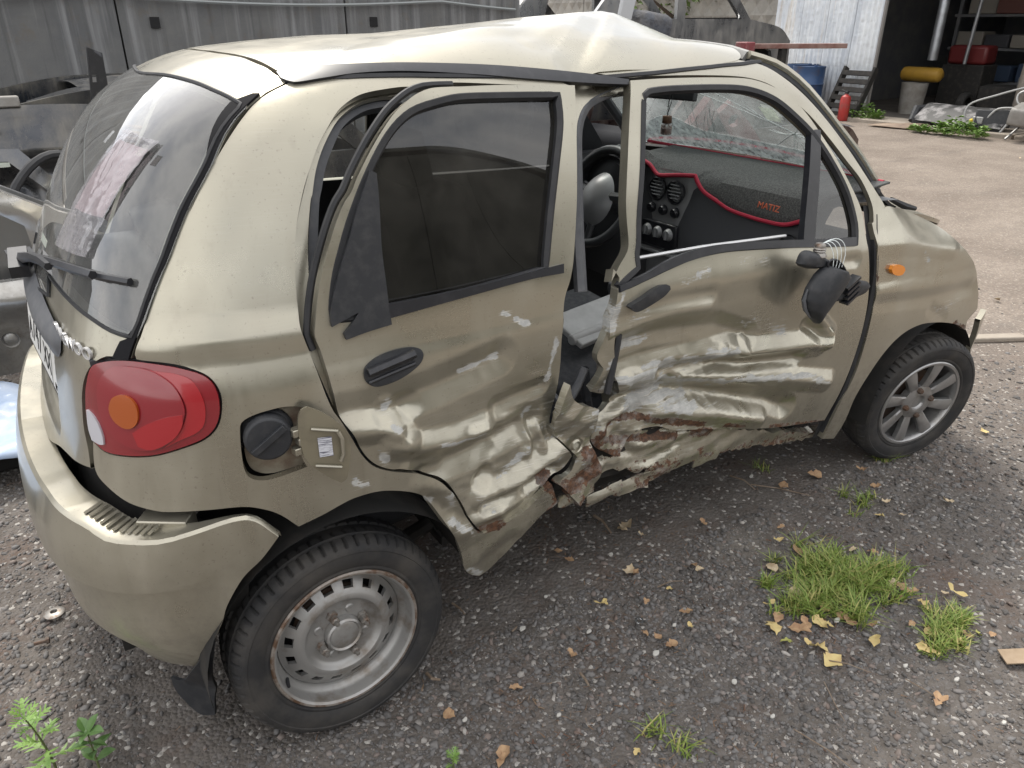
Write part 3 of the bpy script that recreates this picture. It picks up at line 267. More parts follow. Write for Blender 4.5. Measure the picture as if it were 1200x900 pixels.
class MB:
    def __init__(s): s.v=[];s.f=[];s.m=[]
    def add(s,V,Fc,mi=0):
        n=len(s.v);s.v+=[tuple(map(float,v)) for v in V];s.f+=[tuple(i+n for i in f) for f in Fc];s.m+=[mi]*len(Fc);return s
    def box(s,c,d,rot=None,mi=0,taper=1.):
        c=np.array(c);d=np.array(d)/2.
        V=np.array([(x*(taper if z>0 else 1),y*(taper if z>0 else 1),z) for x in(-1,1) for y in(-1,1) for z in(-1,1)])*d
        if rot is not None: V=V@np.array(Euler(rot).to_matrix()).T
        return s.add(V+c,[(0,1,3,2),(4,6,7,5),(0,4,5,1),(2,3,7,6),(0,2,6,4),(1,5,7,3)],mi)
    def tube(s,pts,r,n=8,mi=0,closed=False,cap=True):
        pts=[np.array(p,float) for p in pts];m=len(pts);rs=r if hasattr(r,'__len__') else [r]*m
        V=[];up=None
        for i in range(m):
            a=pts[i-1] if (i>0 or closed) else pts[0];b=pts[(i+1)%m] if (i<m-1 or closed) else pts[-1]
            t=b-a;t/=max(np.linalg.norm(t),1e-9)
            if up is None: up=np.array([0,0,1.]) if abs(t[2])<.9 else np.array([1.,0,0])
            u=np.cross(t,up);u/=max(np.linalg.norm(u),1e-9);w=np.cross(u,t);up=w
            for k in range(n):
                q=2*math.pi*k/n;V.append(pts[i]+rs[i]*(math.cos(q)*u+math.sin(q)*w))
        Fc=[]
        for i in range(m if closed else m-1):
            j=(i+1)%m
            for k in range(n): Fc.append((i*n+k,i*n+(k+1)%n,j*n+(k+1)%n,j*n+k))
        if cap and not closed: Fc+=[tuple(range(n))[::-1],tuple((m-1)*n+k for k in range(n))]
        return s.add(V,Fc,mi)
    def lathe(s,prof,n=48,axis='y',c=(0,0,0),mi=0,rfun=None,close=False):
        V=[];m=len(prof)
        for i in range(n):
            q=2*math.pi*i/n
            for j,(r,h) in enumerate(prof):
                rr=r if rfun is None else rfun(q,j,r)
                if axis=='y': p=(rr*math.cos(q),h,rr*math.sin(q))
                elif axis=='z': p=(rr*math.cos(q),rr*math.sin(q),h)
                else: p=(h,rr*math.cos(q),rr*math.sin(q))
                V.append((p[0]+c[0],p[1]+c[1],p[2]+c[2]))
        Fc=[]
        for i in range(n):
            k=(i+1)%n
            for j in range(m if close else m-1): Fc.append((i*m+j,k*m+j,k*m+(j+1)%m,i*m+(j+1)%m))
        return s.add(V,Fc,mi)
    def grid(s,P,mi=0):
        P=np.asarray(P,float);a,b=P.shape[:2]
        return s.add(P.reshape(-1,3),[(i*b+j,(i+1)*b+j,(i+1)*b+j+1,i*b+j+1) for i in range(a-1) for j in range(b-1)],mi)
    def prism(s,poly,fn,t,mi=0):
        # polygon (2d) -> fn(a,b,h): two caps and a rim
        n=len(poly);V=[fn(a,b,0) for a,b in poly]+[fn(a,b,t) for a,b in poly]
        return s.add(V,[tuple(range(n))[::-1],tuple(range(n,2*n))]+[(i,(i+1)%n,n+(i+1)%n,n+i) for i in range(n)],mi)
    def build(s,name,mats,parent=None,smooth=True,bevel=0,sharp=38,fixn=True):
        o=newmesh(name,s.v,s.f,mats,parent,smooth,s.m)
        if fixn:
            b=bmesh.new();b.from_mesh(o.data);bmesh.ops.recalc_face_normals(b,faces=b.faces)
            if smooth:
                for e in b.edges:
                    if len(e.link_faces)==2 and e.calc_face_angle(0)>R(sharp): e.smooth=False
            b.to_mesh(o.data);b.free()
        if bevel:
            md=o.modifiers.new('bevel','BEVEL');md.width=bevel;md.segments=2;md.limit_method='ANGLE';md.angle_limit=R(35)
        return o
def empty(name,loc=(0,0,0),label=None,cat=None,group=None,rz=0):
    o=bpy.data.objects.new(name,None);COL.objects.link(o);o.location=loc;o.rotation_euler=(0,0,rz);o.empty_display_size=.1
    bpy.context.view_layer.update()
    if label: tag(o,label,cat,group)
    return o
def tag(o,label,cat,group=None,kind=None):
    if label:o['label']=label
    if cat:o['category']=cat
    if group:o['group']=group
    if kind:o['kind']=kind
    return o
def struct(o): o['kind']='structure';return o
def text_mesh(txt,size,ext,name,mat,parent,M,bevel=0,shear=0,spacing=1.):
    cu=bpy.data.curves.new(name,'FONT');cu.body=txt;cu.size=size;cu.extrude=ext;cu.bevel_depth=bevel;cu.align_x='CENTER';cu.align_y='CENTER';cu.shear=shear;cu.space_character=spacing
    t=bpy.data.objects.new(name,cu);COL.objects.link(t);bpy.context.view_layer.update()
    me=bpy.data.meshes.new_from_object(t.evaluated_get(bpy.context.evaluated_depsgraph_get()))
    bpy.data.objects.remove(t);me.transform(M);me.materials.clear();me.materials.append(mat)
    o=bpy.data.objects.new(name,me);COL.objects.link(o)
    if parent is not None:o.parent=parent;o.matrix_parent_inverse=parent.matrix_world.inverted()
    return o
# ------------------------------------------------------------------ materials
def mat(name,col=(.5,.5,.5),rough=.5,metal=0,coat=0,spec=None,noise=None,bump=None,trans=None,emit=None):
    m=bpy.data.materials.new(name);m.use_nodes=True;n=m.node_tree;b=n.nodes['Principled BSDF']
    b.inputs['Base Color'].default_value=(*col,1);b.inputs['Roughness'].default_value=rough;b.inputs['Metallic'].default_value=metal
    b.inputs['Coat Weight'].default_value=coat;b.inputs['Coat Roughness'].default_value=.08
    if spec is not None: b.inputs['Specular IOR Level'].default_value=spec
    if noise:   # (scale, colour2, contrast lo, hi)
        tc=n.nodes.new('ShaderNodeTexCoord');t=n.nodes.new('ShaderNodeTexNoise');t.inputs['Scale'].default_value=noise[0];t.inputs['Detail'].default_value=7;t.inputs['Roughness'].default_value=.62
        r=n.nodes.new('ShaderNodeValToRGB');r.color_ramp.elements[0].position=noise[2];r.color_ramp.elements[1].position=noise[3]
        r.color_ramp.elements[0].color=(*col,1);r.color_ramp.elements[1].color=(*noise[1],1)
        if len(noise)>4:
            mp=n.nodes.new('ShaderNodeMapping');mp.inputs['Scale'].default_value=noise[4];n.links.new(tc.outputs['Object'],mp.inputs[0]);n.links.new(mp.outputs[0],t.inputs['Vector'])
        else: n.links.new(tc.outputs['Object'],t.inputs['Vector'])
        n.links.new(t.outputs[0],r.inputs[0]);n.links.new(r.outputs[0],b.inputs['Base Color'])
    if bump:
        tc=n.nodes.new('ShaderNodeTexCoord');t=n.nodes.new('ShaderNodeTexNoise');t.inputs['Scale'].default_value=bump[0];t.inputs['Detail'].default_value=5
        u=n.nodes.new('ShaderNodeBump');u.inputs['Strength'].default_value=bump[1];u.inputs['Distance'].default_value=bump[2] if len(bump)>2 else .005
        n.links.new(tc.outputs['Object'],t.inputs['Vector']);n.links.new(t.outputs[0],u.inputs['Height']);n.links.new(u.outputs[0],b.inputs['Normal'])
    if trans: b.inputs['Transmission Weight'].default_value=trans
    if emit: b.inputs['Emission Color'].default_value=(*emit[:3],1);b.inputs['Emission Strength'].default_value=emit[3]
    return m
def thin_glass(name,tint,refl=1.,rough=0.0,dirt=0.,dirtcol=(.5,.48,.44),dscale=6,ior=1.5):
    m=bpy.data.materials.new(name);m.use_nodes=True;n=m.node_tree;n.nodes.clear();l=n.links.new
    out=n.nodes.new('ShaderNodeOutputMaterial');tr=n.nodes.new('ShaderNodeBsdfTransparent');tr.inputs[0].default_value=(*tint,1)
    gl=n.nodes.new('ShaderNodeBsdfGlossy');gl.inputs['Roughness'].default_value=rough;gl.inputs[0].default_value=(1,1,1,1)
    fr=n.nodes.new('ShaderNodeFresnel');fr.inputs['IOR'].default_value=ior
    ml=n.nodes.new('ShaderNodeMath');ml.operation='MULTIPLY';ml.inputs[1].default_value=refl;ml.use_clamp=True
    mx=n.nodes.new('ShaderNodeMixShader');l(fr.outputs[0],ml.inputs[0]);l(ml.outputs[0],mx.inputs[0]);l(tr.outputs[0],mx.inputs[1]);l(gl.outputs[0],mx.inputs[2])
    last=mx
    if dirt:
        tc=n.nodes.new('ShaderNodeTexCoord');t=n.nodes.new('ShaderNodeTexNoise');t.inputs['Scale'].default_value=dscale;t.inputs['Detail'].default_value=8;t.inputs['Roughness'].default_value=.7
        r=n.nodes.new('ShaderNodeMapRange');r.inputs[1].default_value=.35;r.inputs[2].default_value=.75;r.inputs[3].default_value=dirt*.25;r.inputs[4].default_value=dirt
        df=n.nodes.new('ShaderNodeMixShader');d1=n.nodes.new('ShaderNodeBsdfDiffuse');d1.inputs[0].default_value=(*dirtcol,1);d2=n.nodes.new('ShaderNodeBsdfTranslucent');d2.inputs[0].default_value=(*dirtcol,1);l(d1.outputs[0],df.inputs[1]);l(d2.outputs[0],df.inputs[2])
        m2=n.nodes.new('ShaderNodeMixShader');l(tc.outputs['Object'],t.inputs['Vector']);l(t.outputs[0],r.inputs[0]);l(r.outputs[0],m2.inputs[0]);l(mx.outputs[0],m2.inputs[1]);l(df.outputs[0],m2.inputs[2]);last=m2
    l(last.outputs[0],out.inputs[0]);return m
def paint_mat(name,col,worn):
    m=bpy.data.materials.new(name);m.use_nodes=True;n=m.node_tree;b=n.nodes['Principled BSDF'];l=n.links.new
    N=lambda t:n.nodes.new(t)
    tc=N('ShaderNodeTexCoord')
    def noise(s,d=6,r=.6,scale=None,src=None):
        t=N('ShaderNodeTexNoise');t.inputs['Scale'].default_value=s;t.inputs['Detail'].default_value=d;t.inputs['Roughness'].default_value=r
        if scale:
            mp=N('ShaderNodeMapping');mp.inputs['Scale'].default_value=scale;mp.inputs['Rotation'].default_value=(0,R(-14),0);l(tc.outputs['Object'],mp.inputs[0]);l(mp.outputs[0],t.inputs['Vector'])
        else: l(tc.outputs['Object'],t.inputs['Vector'])
        return t.outputs[0]
    def rng(v,a,b_,c,d):
        r=N('ShaderNodeMapRange');r.inputs[1].default_value=a;r.inputs[2].default_value=b_;r.inputs[3].default_value=c;r.inputs[4].default_value=d;l(v,r.inputs[0]);return r.outputs[0]
    def mixc(f,A,B):
        x=N('ShaderNodeMix');x.data_type='RGBA'
        for s,v in(('Factor',f),('A',A),('B',B)):
            if isinstance(v,tuple): x.inputs[s].default_value=(*v,1)
            elif isinstance(v,float): x.inputs[s].default_value=v
            else: l(v,x.inputs[s])
        return x.outputs['Result']
    def mth(op,a,b_):
        x=N('ShaderNodeMath');x.operation=op
        for i,v in enumerate((a,b_)):
            if isinstance(v,(int,float)): x.inputs[i].default_value=v
            else: l(v,x.inputs[i])
        return x.outputs[0]
    dust=mth('ADD',rng(noise(3.2,8,.65),.40,.72,0,.30),rng(noise(1,6,.62,(9,9,1.6)),.48,.70,0,.22))
    c=mixc(dust,col,(.40,.36,.29))
    spk=rng(noise(160,2,.5),.66,.72,0,.45);c=mixc(spk,c,(.22,.20,.17))
    sx_=N('ShaderNodeSeparateXYZ');l(tc.outputs['Object'],sx_.inputs[0])
    mud=mth('MULTIPLY',rng(sx_.outputs[2],.28,.68,1,0),rng(noise(26,8,.72),.46,.68,0,.75));c=mixc(mud,c,(.15,.125,.10))
    run=rng(noise(1,5,.6,(38,38,1.4)),.60,.72,0,.22);c=mixc(run,c,(.26,.235,.19))
    dust=mth('ADD',dust,mth('MULTIPLY',mud,.4))
    metal=rng(dust,0,.42,.82,.50);rough=rng(dust,0,.42,.26,.48)
    if worn:
        sa=N('ShaderNodeAttribute');sa.attribute_name='scrape';ra=N('ShaderNodeAttribute');ra.attribute_name='rust'
        streak=noise(1,6,.7,(5,5,95));grain=noise(46,7,.68);fine=noise(1,4,.6,(14,14,420))
        e=mth('ADD',mth('MULTIPLY',rng(grain,.34,.66,0,1),.55),mth('MULTIPLY',rng(streak,.34,.66,0,1),.65))
        sm=rng(mth('SUBTRACT',mth('MULTIPLY',sa.outputs['Fac'],.98),e),-.012,.035,0,1)
        prim=mixc(rng(grain,.35,.65,0,1),(.35,.355,.345),(.52,.52,.495))
        prim=mixc(rng(streak,.55,.62,0,.8),prim,(.30,.27,.20))
        c=mixc(sm,c,prim)
        # light scratches in a wider halo round the scrapes
        halo=mth('MULTIPLY',rng(fine,.58,.63,0,1),rng(sa.outputs['Fac'],.0,.5,0.04,.75))
        c=mixc(halo,c,(.62,.60,.55))
        rm=rng(mth('SUBTRACT',mth('MULTIPLY',ra.outputs['Fac'],.98),mth('ADD',mth('MULTIPLY',rng(grain,.32,.68,0,1),.75),mth('MULTIPLY',rng(streak,.34,.66,0,1),.3))),-.03,.06,0,1)
        rc=mixc(rng(noise(90,5,.7),.35,.65,0,1),(.034,.019,.013),(.16,.078,.042))
        rc=mixc(rng(noise(25,5,.7),.50,.66,0,.7),rc,(.30,.29,.27))
        c=mixc(rm,c,rc)
        anyw=mth('MAXIMUM',mth('MAXIMUM',sm,rm),halo)
        metal=mth('MULTIPLY',metal,mth('SUBTRACT',1,anyw))
        rough=mth('ADD',rough,mth('MULTIPLY',anyw,.35))
        bm=N('ShaderNodeBump');bm.inputs['Strength'].default_value=.35;bm.inputs['Distance'].default_value=.0015
        hh=mth('ADD',mth('MULTIPLY',rm,grain),mth('MULTIPLY',sm,-.5));l(hh,bm.inputs['Height']);l(bm.outputs[0],b.inputs['Normal'])
        coat=mth('MULTIPLY',mth('SUBTRACT',1,anyw),.45);l(coat,b.inputs['Coat Weight'])
    else: b.inputs['Coat Weight'].default_value=.45
    b.inputs['Coat Roughness'].default_value=.10
    l(c,b.inputs['Base Color']);l(metal,b.inputs['Metallic']);l(rough,b.inputs['Roughness'])
    return m
PAINT_C=(.385,.364,.294)
M={}
M['paint']=paint_mat('champagne_paint',PAINT_C,False)
M['wpaint']=paint_mat('champagne_paint_scraped',PAINT_C,True)
M['seam']=mat('seam_black',(.010,.010,.012),.8,spec=.2)
M['plastic']=mat('black_plastic',(.022,.024,.028),.55,noise=(40,(.05,.05,.052),.45,.8))
M['trim']=mat('satin_black_trim',(.018,.019,.023),.35,noise=(30,(.04,.04,.045),.5,.8))
M['gplastic']=mat('grey_plastic',(.09,.095,.105),.5,noise=(30,(.14,.14,.145),.4,.8))
M['rubber']=mat('rubber',(.016,.017,.020),.6,noise=(20,(.035,.035,.037),.4,.8))
M['tyre']=mat('tyre_rubber',(.022,.022,.023),.75,noise=(9,(.075,.068,.060),.42,.78),bump=(60,.15,.002))
M['dark']=mat('underbody',(.018,.017,.016),.9,noise=(12,(.06,.05,.042),.5,.85))
M['steel']=mat('wheel_steel',(.36,.355,.345),.42,.55,noise=(14,(.20,.165,.13),.52,.74),bump=(90,.1,.001))
M['rimrust']=mat('rim_edge',(.30,.27,.24),.5,.4,noise=(30,(.14,.085,.055),.42,.60))
M['alloy']=mat('alloy',(.36,.36,.36),.36,.75,noise=(16,(.20,.185,.165),.5,.8))
M['brake']=mat('brake_iron',(.10,.075,.06),.7,.3,noise=(20,(.16,.08,.045),.45,.7))
M['bolt']=mat('bolt_steel',(.30,.285,.265),.45,.7,noise=(60,(.18,.11,.07),.5,.7))
M['chrome']=mat('chrome',(.75,.75,.76),.15,1)
M['dash']=mat('dash_plastic',(.085,.088,.095),.48,bump=(260,.12,.001))
M['console']=mat('console_plastic',(.28,.285,.29),.38,.15)
M['fabric']=mat('seat_fabric',(.075,.078,.085),.95,noise=(60,(.12,.12,.125),.4,.7),bump=(300,.3,.002))
M['fabric_dark']=mat('seat_fabric_dark',(.018,.019,.022),.95,bump=(300,.3,.002))
M['matcloth']=mat('carpet_mat',(.055,.057,.056),1.0,noise=(200,(.125,.127,.124),.42,.62),bump=(420,.5,.003))
M['piping']=mat('red_piping',(.42,.020,.050),.7,bump=(250,.3,.002))
M['liner']=mat('headliner',(.30,.30,.29),.9)
M['inner']=mat('inner_trim',(.045,.047,.052),.7)
M['wheelgrip']=mat('steering_vinyl',(.045,.047,.05),.42)
M['black']=mat('deep_black',(.008,.008,.009),.8)
M['white_plate']=mat('plate_white',(.72,.72,.70),.4,noise=(18,(.52,.51,.48),.5,.8))
M['amber']=mat('amber_lens',(.75,.24,.012),.25,coat=.5)
M['amberin']=mat('amber_bulb_lens',(.36,.075,.008),.3,coat=.6)
M['redlens']=mat('red_lens',(.20,.008,.014),.22,coat=.9,noise=(2.5,(.28,.014,.022),.4,.7))
M['redbright']=mat('red_reflector',(.34,.010,.016),.25,coat=.9)
M['redmid']=mat('red_lens_bowl',(.24,.012,.020),.20,coat=.9)
M['clearlens']=mat('reverse_lens',(.50,.50,.54),.2,coat=.8)
M['glass_rear']=thin_glass('rear_screen_glass',(.60,.64,.64),2.6,.015,.40,(.50,.50,.48),5,1.55)
M['glass_tint']=thin_glass('tinted_glass',(.115,.12,.13),1.5,.01,.11,(.42,.40,.36),9)
M['glass_clear']=thin_glass('side_glass',(.70,.74,.74),1.0,.01,.10)
M['glass_quarter']=thin_glass('quarter_glass',(.34,.36,.37),1.2,.01,.12)
M['glass_wind']=thin_glass('windscreen_glass',(.80,.85,.84),.6,.01,.50,(.66,.71,.70),4)
M['shatter']=thin_glass('shattered_glass',(.80,.84,.84),1.0,.1,.75,(.72,.78,.78),38)
M['paper_t']=thin_glass('translucent_paper',(.8,.82,.76),.5,.3,.95,(.78,.82,.70),40)
M['badge']=mat('badge_silver',(.66,.66,.66),.3,.35)
M['crack']=mat('glass_crack',(.80,.86,.86),.25,spec=.8)
M['paper']=mat('paper',(.62,.66,.58),.8,noise=(40,(.54,.57,.5),.4,.7))

# ================================================================== yard: ground, walls, garage, wrecks
def nodes_mat(name):
    m=bpy.data.materials.new(name);m.use_nodes=True;return m,m.node_tree,m.node_tree.nodes['Principled BSDF']
class NB:
    def __init__(s,name): s.m,s.t,s.b=nodes_mat(name);s.tc=s.t.nodes.new('ShaderNodeTexCoord')
    def n(s,t): return s.t.nodes.new(t)
    def l(s,a,b): s.t.links.new(a,b)
    def noise(s,sc,d=6,r=.6,scale=None,src='Object'):
        t=s.n('ShaderNodeTexNoise');t.inputs['Scale'].default_value=sc;t.inputs['Detail'].default_value=d;t.inputs['Roughness'].default_value=r
        v=s.tc.outputs[src]
        if scale: mp=s.n('ShaderNodeMapping');mp.inputs['Scale'].default_value=scale;s.l(v,mp.inputs[0]);v=mp.outputs[0]
        s.l(v,t.inputs['Vector']);return t.outputs[0]
    def vor(s,sc,out='Distance',rnd=1.):
        t=s.n('ShaderNodeTexVoronoi');t.inputs['Scale'].default_value=sc;t.inputs['Randomness'].default_value=rnd;s.l(s.tc.outputs['Object'],t.inputs['Vector']);return t.outputs[out]
    def rng(s,v,a,b,c=0.,d=1.):
        r=s.n('ShaderNodeMapRange');r.inputs[1].default_value=a;r.inputs[2].default_value=b;r.inputs[3].default_value=c;r.inputs[4].default_value=d;s.l(v,r.inputs[0]);return r.outputs[0]
    def mix(s,f,A,B):
        x=s.n('ShaderNodeMix');x.data_type='RGBA'
        for k,v in(('Factor',f),('A',A),('B',B)):
            if isinstance(v,tuple): x.inputs[k].default_value=(*v,1)
            elif isinstance(v,(float,int)): x.inputs[k].default_value=v
            else: s.l(v,x.inputs[k])
        return x.outputs['Result']
    def math(s,op,a,b=0.):
        x=s.n('ShaderNodeMath');x.operation=op
        for i,v in enumerate((a,b)):
            if isinstance(v,(int,float)): x.inputs[i].default_value=v
            else: s.l(v,x.inputs[i])
        return x.outputs[0]
    def sep(s): x=s.n('ShaderNodeSeparateXYZ');s.l(s.tc.outputs['Object'],x.inputs[0]);return x.outputs
    def bump(s,h,st=.5,d=.01): u=s.n('ShaderNodeBump');u.inputs['Strength'].default_value=st;u.inputs['Distance'].default_value=d;s.l(h,u.inputs['Height']);s.l(u.outputs[0],s.b.inputs['Normal'])
    def done(s,c,rough=.9): 
        s.l(c,s.b.inputs['Base Color'])
        if isinstance(rough,(int,float)): s.b.inputs['Roughness'].default_value=rough
        else: s.l(rough,s.b.inputs['Roughness'])
        return s.m
# ---- ground sheet
g=NB('yard_ground');X=g.sep()
big=g.noise(.55,5,.6);med=g.noise(7,7,.65);fin=g.noise(120,4,.6);v1=g.vor(95,'Color');v1d=g.vor(95);v2d=g.vor(34)
dark=g.mix(g.rng(med,.35,.68),(.082,.071,.062),(.140,.124,.110))
dark=g.mix(g.rng(g.noise(3.1,5,.6),.52,.70,0,.75),dark,(.115,.080,.062))
sp=g.n('ShaderNodeSeparateColor');g.l(v1,sp.inputs[0])
dark=g.mix(g.rng(sp.outputs[0],.45,1.0,0,.45),dark,(.17,.16,.155))
dark=g.mix(g.rng(sp.outputs[1],.93,.97,0,.8),dark,(.42,.40,.37))
sand=g.mix(g.rng(g.noise(1.3,8,.66),.36,.66),(.185,.150,.122),(.275,.232,.192))
sand=g.mix(g.rng(g.noise(60,5,.7),.55,.72,0,.6),sand,(.12,.105,.092))
sand=g.mix(g.rng(g.noise(2,6,.7,(.35,1.3,1)),.55,.72,0,.6),sand,(.125,.105,.09))
sand=g.mix(g.rng(sp.outputs[2],.55,1.0,0,.5),sand,(.105,.092,.082));sand=g.mix(g.rng(sp.outputs[1],.90,.96,0,.6),sand,(.40,.36,.31))
sand=g.mix(g.rng(g.noise(14,7,.7),.52,.66,0,.45),sand,(.15,.124,.104))
edge=g.math('ADD',g.math('ADD',X[0],g.math('MULTIPLY',X[1],.28)),g.math('MULTIPLY',g.math('SUBTRACT',big,.5),3.2))
edge=g.math('ADD',edge,g.math('MULTIPLY',g.math('MAXIMUM',g.math('MULTIPLY',g.math('ADD',X[1],2.4),-1),0),1.6))  # paler dirt added behind the camera, so the lower doors reflect brighter
c=g.mix(g.rng(edge,2.35,4.3),dark,sand)
h=g.math('ADD',g.math('MULTIPLY',g.math('SUBTRACT',1,v1d),.55),g.math('ADD',g.math('MULTIPLY',med,.8),g.math('MULTIPLY',fin,.35)))
g.bump(h,.75,.012)
M['ground']=g.done(c,.95)
def spaced(a,b,c0,c1,n,w):   # dense between c0..c1, geometric outside
    core=np.linspace(c0,c1,n);lo=c0-(c0-a)*np.linspace(1,0,24)[:-1]**3;hi=c1+(b-c1)*np.linspace(0,1,24)[1:]**3
    return np.concatenate([lo,core,hi])
gx=spaced(-220,320,-1.6,5.2,190,0);gy=spaced(-220,320,-2.1,2.4,130,0)
GX,GY=np.meshgrid(gx,gy,indexing='ij')
def ground_z(x,y):
    x=np.asarray(x,float);y=np.asarray(y,float)
    near=np.exp(-((x-1.2)/3.5)**2-((y+.5)/2.5)**2)
    z=(.012*(vnoise(x*3.1,y*3.1,41)-.5)+.008*(vnoise(x*9,y*9,42)-.5)+.005*(vnoise(x*27,y*27,43)-.5))*near
    return z-.004
b=MB();b.grid(np.stack([GX,GY,ground_z(GX,GY)],-1));o=b.build('ground',M['ground'],None,sharp=180,fixn=False)
for p_ in o.data.polygons: pass
struct(o)
# ---- flat plates with holes (walls, stripped shells)
def plate(name,parent,poly,holes,Mx,t,m,step=.08,bulge=None,smooth=40,raw=False):
    P=[np.array(poly,float) if raw else crom(poly,step,sharp=28)]+[crom(h,step,sharp=28) for h in holes]
    mn=P[0].min(0);mxx=P[0].max(0)
    gx,gy=np.meshgrid(np.arange(mn[0]+step*.6,mxx[0],step*1.2),np.arange(mn[1]+step*.6,mxx[1],step*1.2));gx=gx.ravel();gy=gy.ravel()
    k=inpoly(gx,gy,P[0])
    for h in P[1:]: k&=~inpoly(gx,gy,h)
    gx=gx[k];gy=gy[k];d=np.full(gx.shape,9.)
    for q in P: d=np.minimum(d,pdist(gx,gy,list(map(tuple,q))+[tuple(q[0])]))
    k=d>step*.4;gx=gx[k];gy=gy[k]
    vs=[];es=[]
    for q in P:
        s=len(vs);vs+=[Vector((float(a),float(c))) for a,c in q];es+=[(s+i,s+(i+1)%len(q)) for i in range(len(q))]
    vs+=[Vector((float(a),float(c))) for a,c in zip(gx,gy)]
    ov,_,of,_,_,_=delaunay_2d_cdt(vs,es,[],0,1e-6)
    V2=np.array([(v.x,v.y) for v in ov]);T_=np.array([f for f in of if len(f)==3]);c=V2[T_].mean(1);k=inpoly(c[:,0],c[:,1],P[0])
    for h in P[1:]: k&=~inpoly(c[:,0],c[:,1],h)
    T_=T_[k];used=np.unique(T_);rm=np.full(len(V2),-1);rm[used]=np.arange(len(used));V2=V2[used];T_=rm[T_]
    hz=bulge(V2[:,0],V2[:,1]) if bulge else 0*V2[:,0]
    A=np.stack([V2[:,0],V2[:,1],hz],-1);B=A-np.array([0,0,t]);n=len(A)
    e={}
    for q in T_:
        for i in range(3): e[(q[i],q[(i+1)%3])]=1
    F_=[tuple(q) for q in T_]+[(q[0]+n,q[2]+n,q[1]+n) for q in T_]+[(p[1],p[0],p[0]+n,p[1]+n) for p in e if (p[1],p[0]) not in e]
    mb=MB();mb.add(np.concatenate([A,B]),F_);o=mb.build(name,m,parent,sharp=smooth);o.data.transform(Mx);return o
def frame(o,ex,ey):   # matrix from origin and two axes (x->ex, y->ey)
    ex=Vector(ex).normalized();ey=Vector(ey);ez=ex.cross(ey).normalized();ey=ez.cross(ex)
    m=Matrix((ex,ey,ez)).transposed().to_4x4();m.translation=Vector(o);return m
# ---- long grey wall behind the car
g=NB('streaked_wall');X=g.sep()
st=g.noise(1,6,.62,(9,9,.35));st2=g.noise(1,5,.6,(26,26,.8));bl=g.noise(2.2,7,.65)
c=g.mix(g.rng(bl,.35,.7),(.115,.118,.122),(.165,.165,.16))
c=g.mix(g.rng(st,.50,.66,0,.62),c,(.30,.305,.31))
c=g.mix(g.rng(st2,.56,.70,0,.5),c,(.060,.062,.066))
c=g.mix(g.rng(g.noise(5,7,.7),.55,.72,0,.55),c,(.145,.118,.085))
g.bump(g.math('ADD',st,g.noise(60,4,.6)),.3,.01);M['wall']=g.done(c,.85)
WALL=empty('streaked_wall',(3,5.6,0),'long grey sheet wall with pale vertical water streaks behind the car','wall')
x=-9.4;i=0
random.seed(5)
while x<4.0:
    w=2.0;b=MB();b.box((x+w/2,5.62+random.uniform(-.008,.008),1.55),(w-.014,.06,3.1));b.build('panel',M['wall'],WALL,bevel=.004,smooth=False)
    b=MB();b.box((x+w/2,5.585,.98),(w-.014,.012,.05));b.build('rail',M['wall'],WALL,smooth=False)
    for zz in (1.62,):
        b=MB();b.box((x+.28,5.583,zz+random.uniform(-.03,.03)),(.075,.012,.085));b.build('dark_slot',M['black'],WALL,smooth=False)  # black patch stands in for the dark of an open slot in the wall
    b=MB();b.box((x,5.67,1.55),(.10,.04,3.1));b.build('joint_post',M['dark'],WALL,smooth=False)
    x+=w;i+=1
b=MB();pts=[]
for t in np.linspace(0,1,60):
    xx=-3+7.5*t;pts.append((xx,5.54,1.80-.075*math.sin(math.pi*((xx+3)%3.3)/3.3)+.02*math.sin(xx)))
b.tube(pts,.014,6);o=b.build('cable',mat('cable_grey',(.26,.28,.28),.6),None);tag(o,'pale cable slung along the grey streaked wall','cable')
# ---- garage at the end of the yard
g=NB('corrugated_sheet');X=g.sep()
c=g.mix(g.rng(g.noise(1,6,.6,(1.2,2.2,.5)),.40,.62),(.50,.54,.59),(.70,.73,.75))
c=g.mix(g.rng(g.noise(1,6,.65,(3,7,.45)),.56,.70,0,.6),c,(.52,.45,.36))
low=g.rng(X[2],0.,1.1,.8,0);c=g.mix(g.math('MULTIPLY',low,g.rng(g.noise(2.5,6,.6),.35,.65)),c,(.26,.21,.165))
g.b.inputs['Metallic'].default_value=.45;g.bump(g.noise(9,5,.6),.5,.03);M['corr']=g.done(c,.42)
GAR=empty('garage',(13.2,4,0),'open garage with dim interior and dented silver corrugated front wall','garage')
k=0
y=6.93
while y<8.98:        # each corrugated sheet overlaps the next
    w=.62;b=MB();P=[]
    ny=40
    for j in range(ny+1):
        yy=y+w*j/ny;ph=(yy/.098)%1
        dx=.018*(1 if ph<.5 else -1)*min(1,abs(math.sin(2*math.pi*ph))*2.2)
        row=[]
        for q in np.linspace(0,1,14):
            zz=.05+3.5*q;row.append((13.2-.006*k-.5*dx+.012*float(vnoise(np.array(yy*6),np.array(zz*5),6)-.5),yy,zz))
        P.append(row)
    b.grid(P);b.build('corrugated_sheet',M['corr'],GAR,sharp=60);y+=.585;k+=1
Mdk=mat('garage_wall',(.11,.115,.125),.9,noise=(3,(.16,.155,.15),.4,.7))
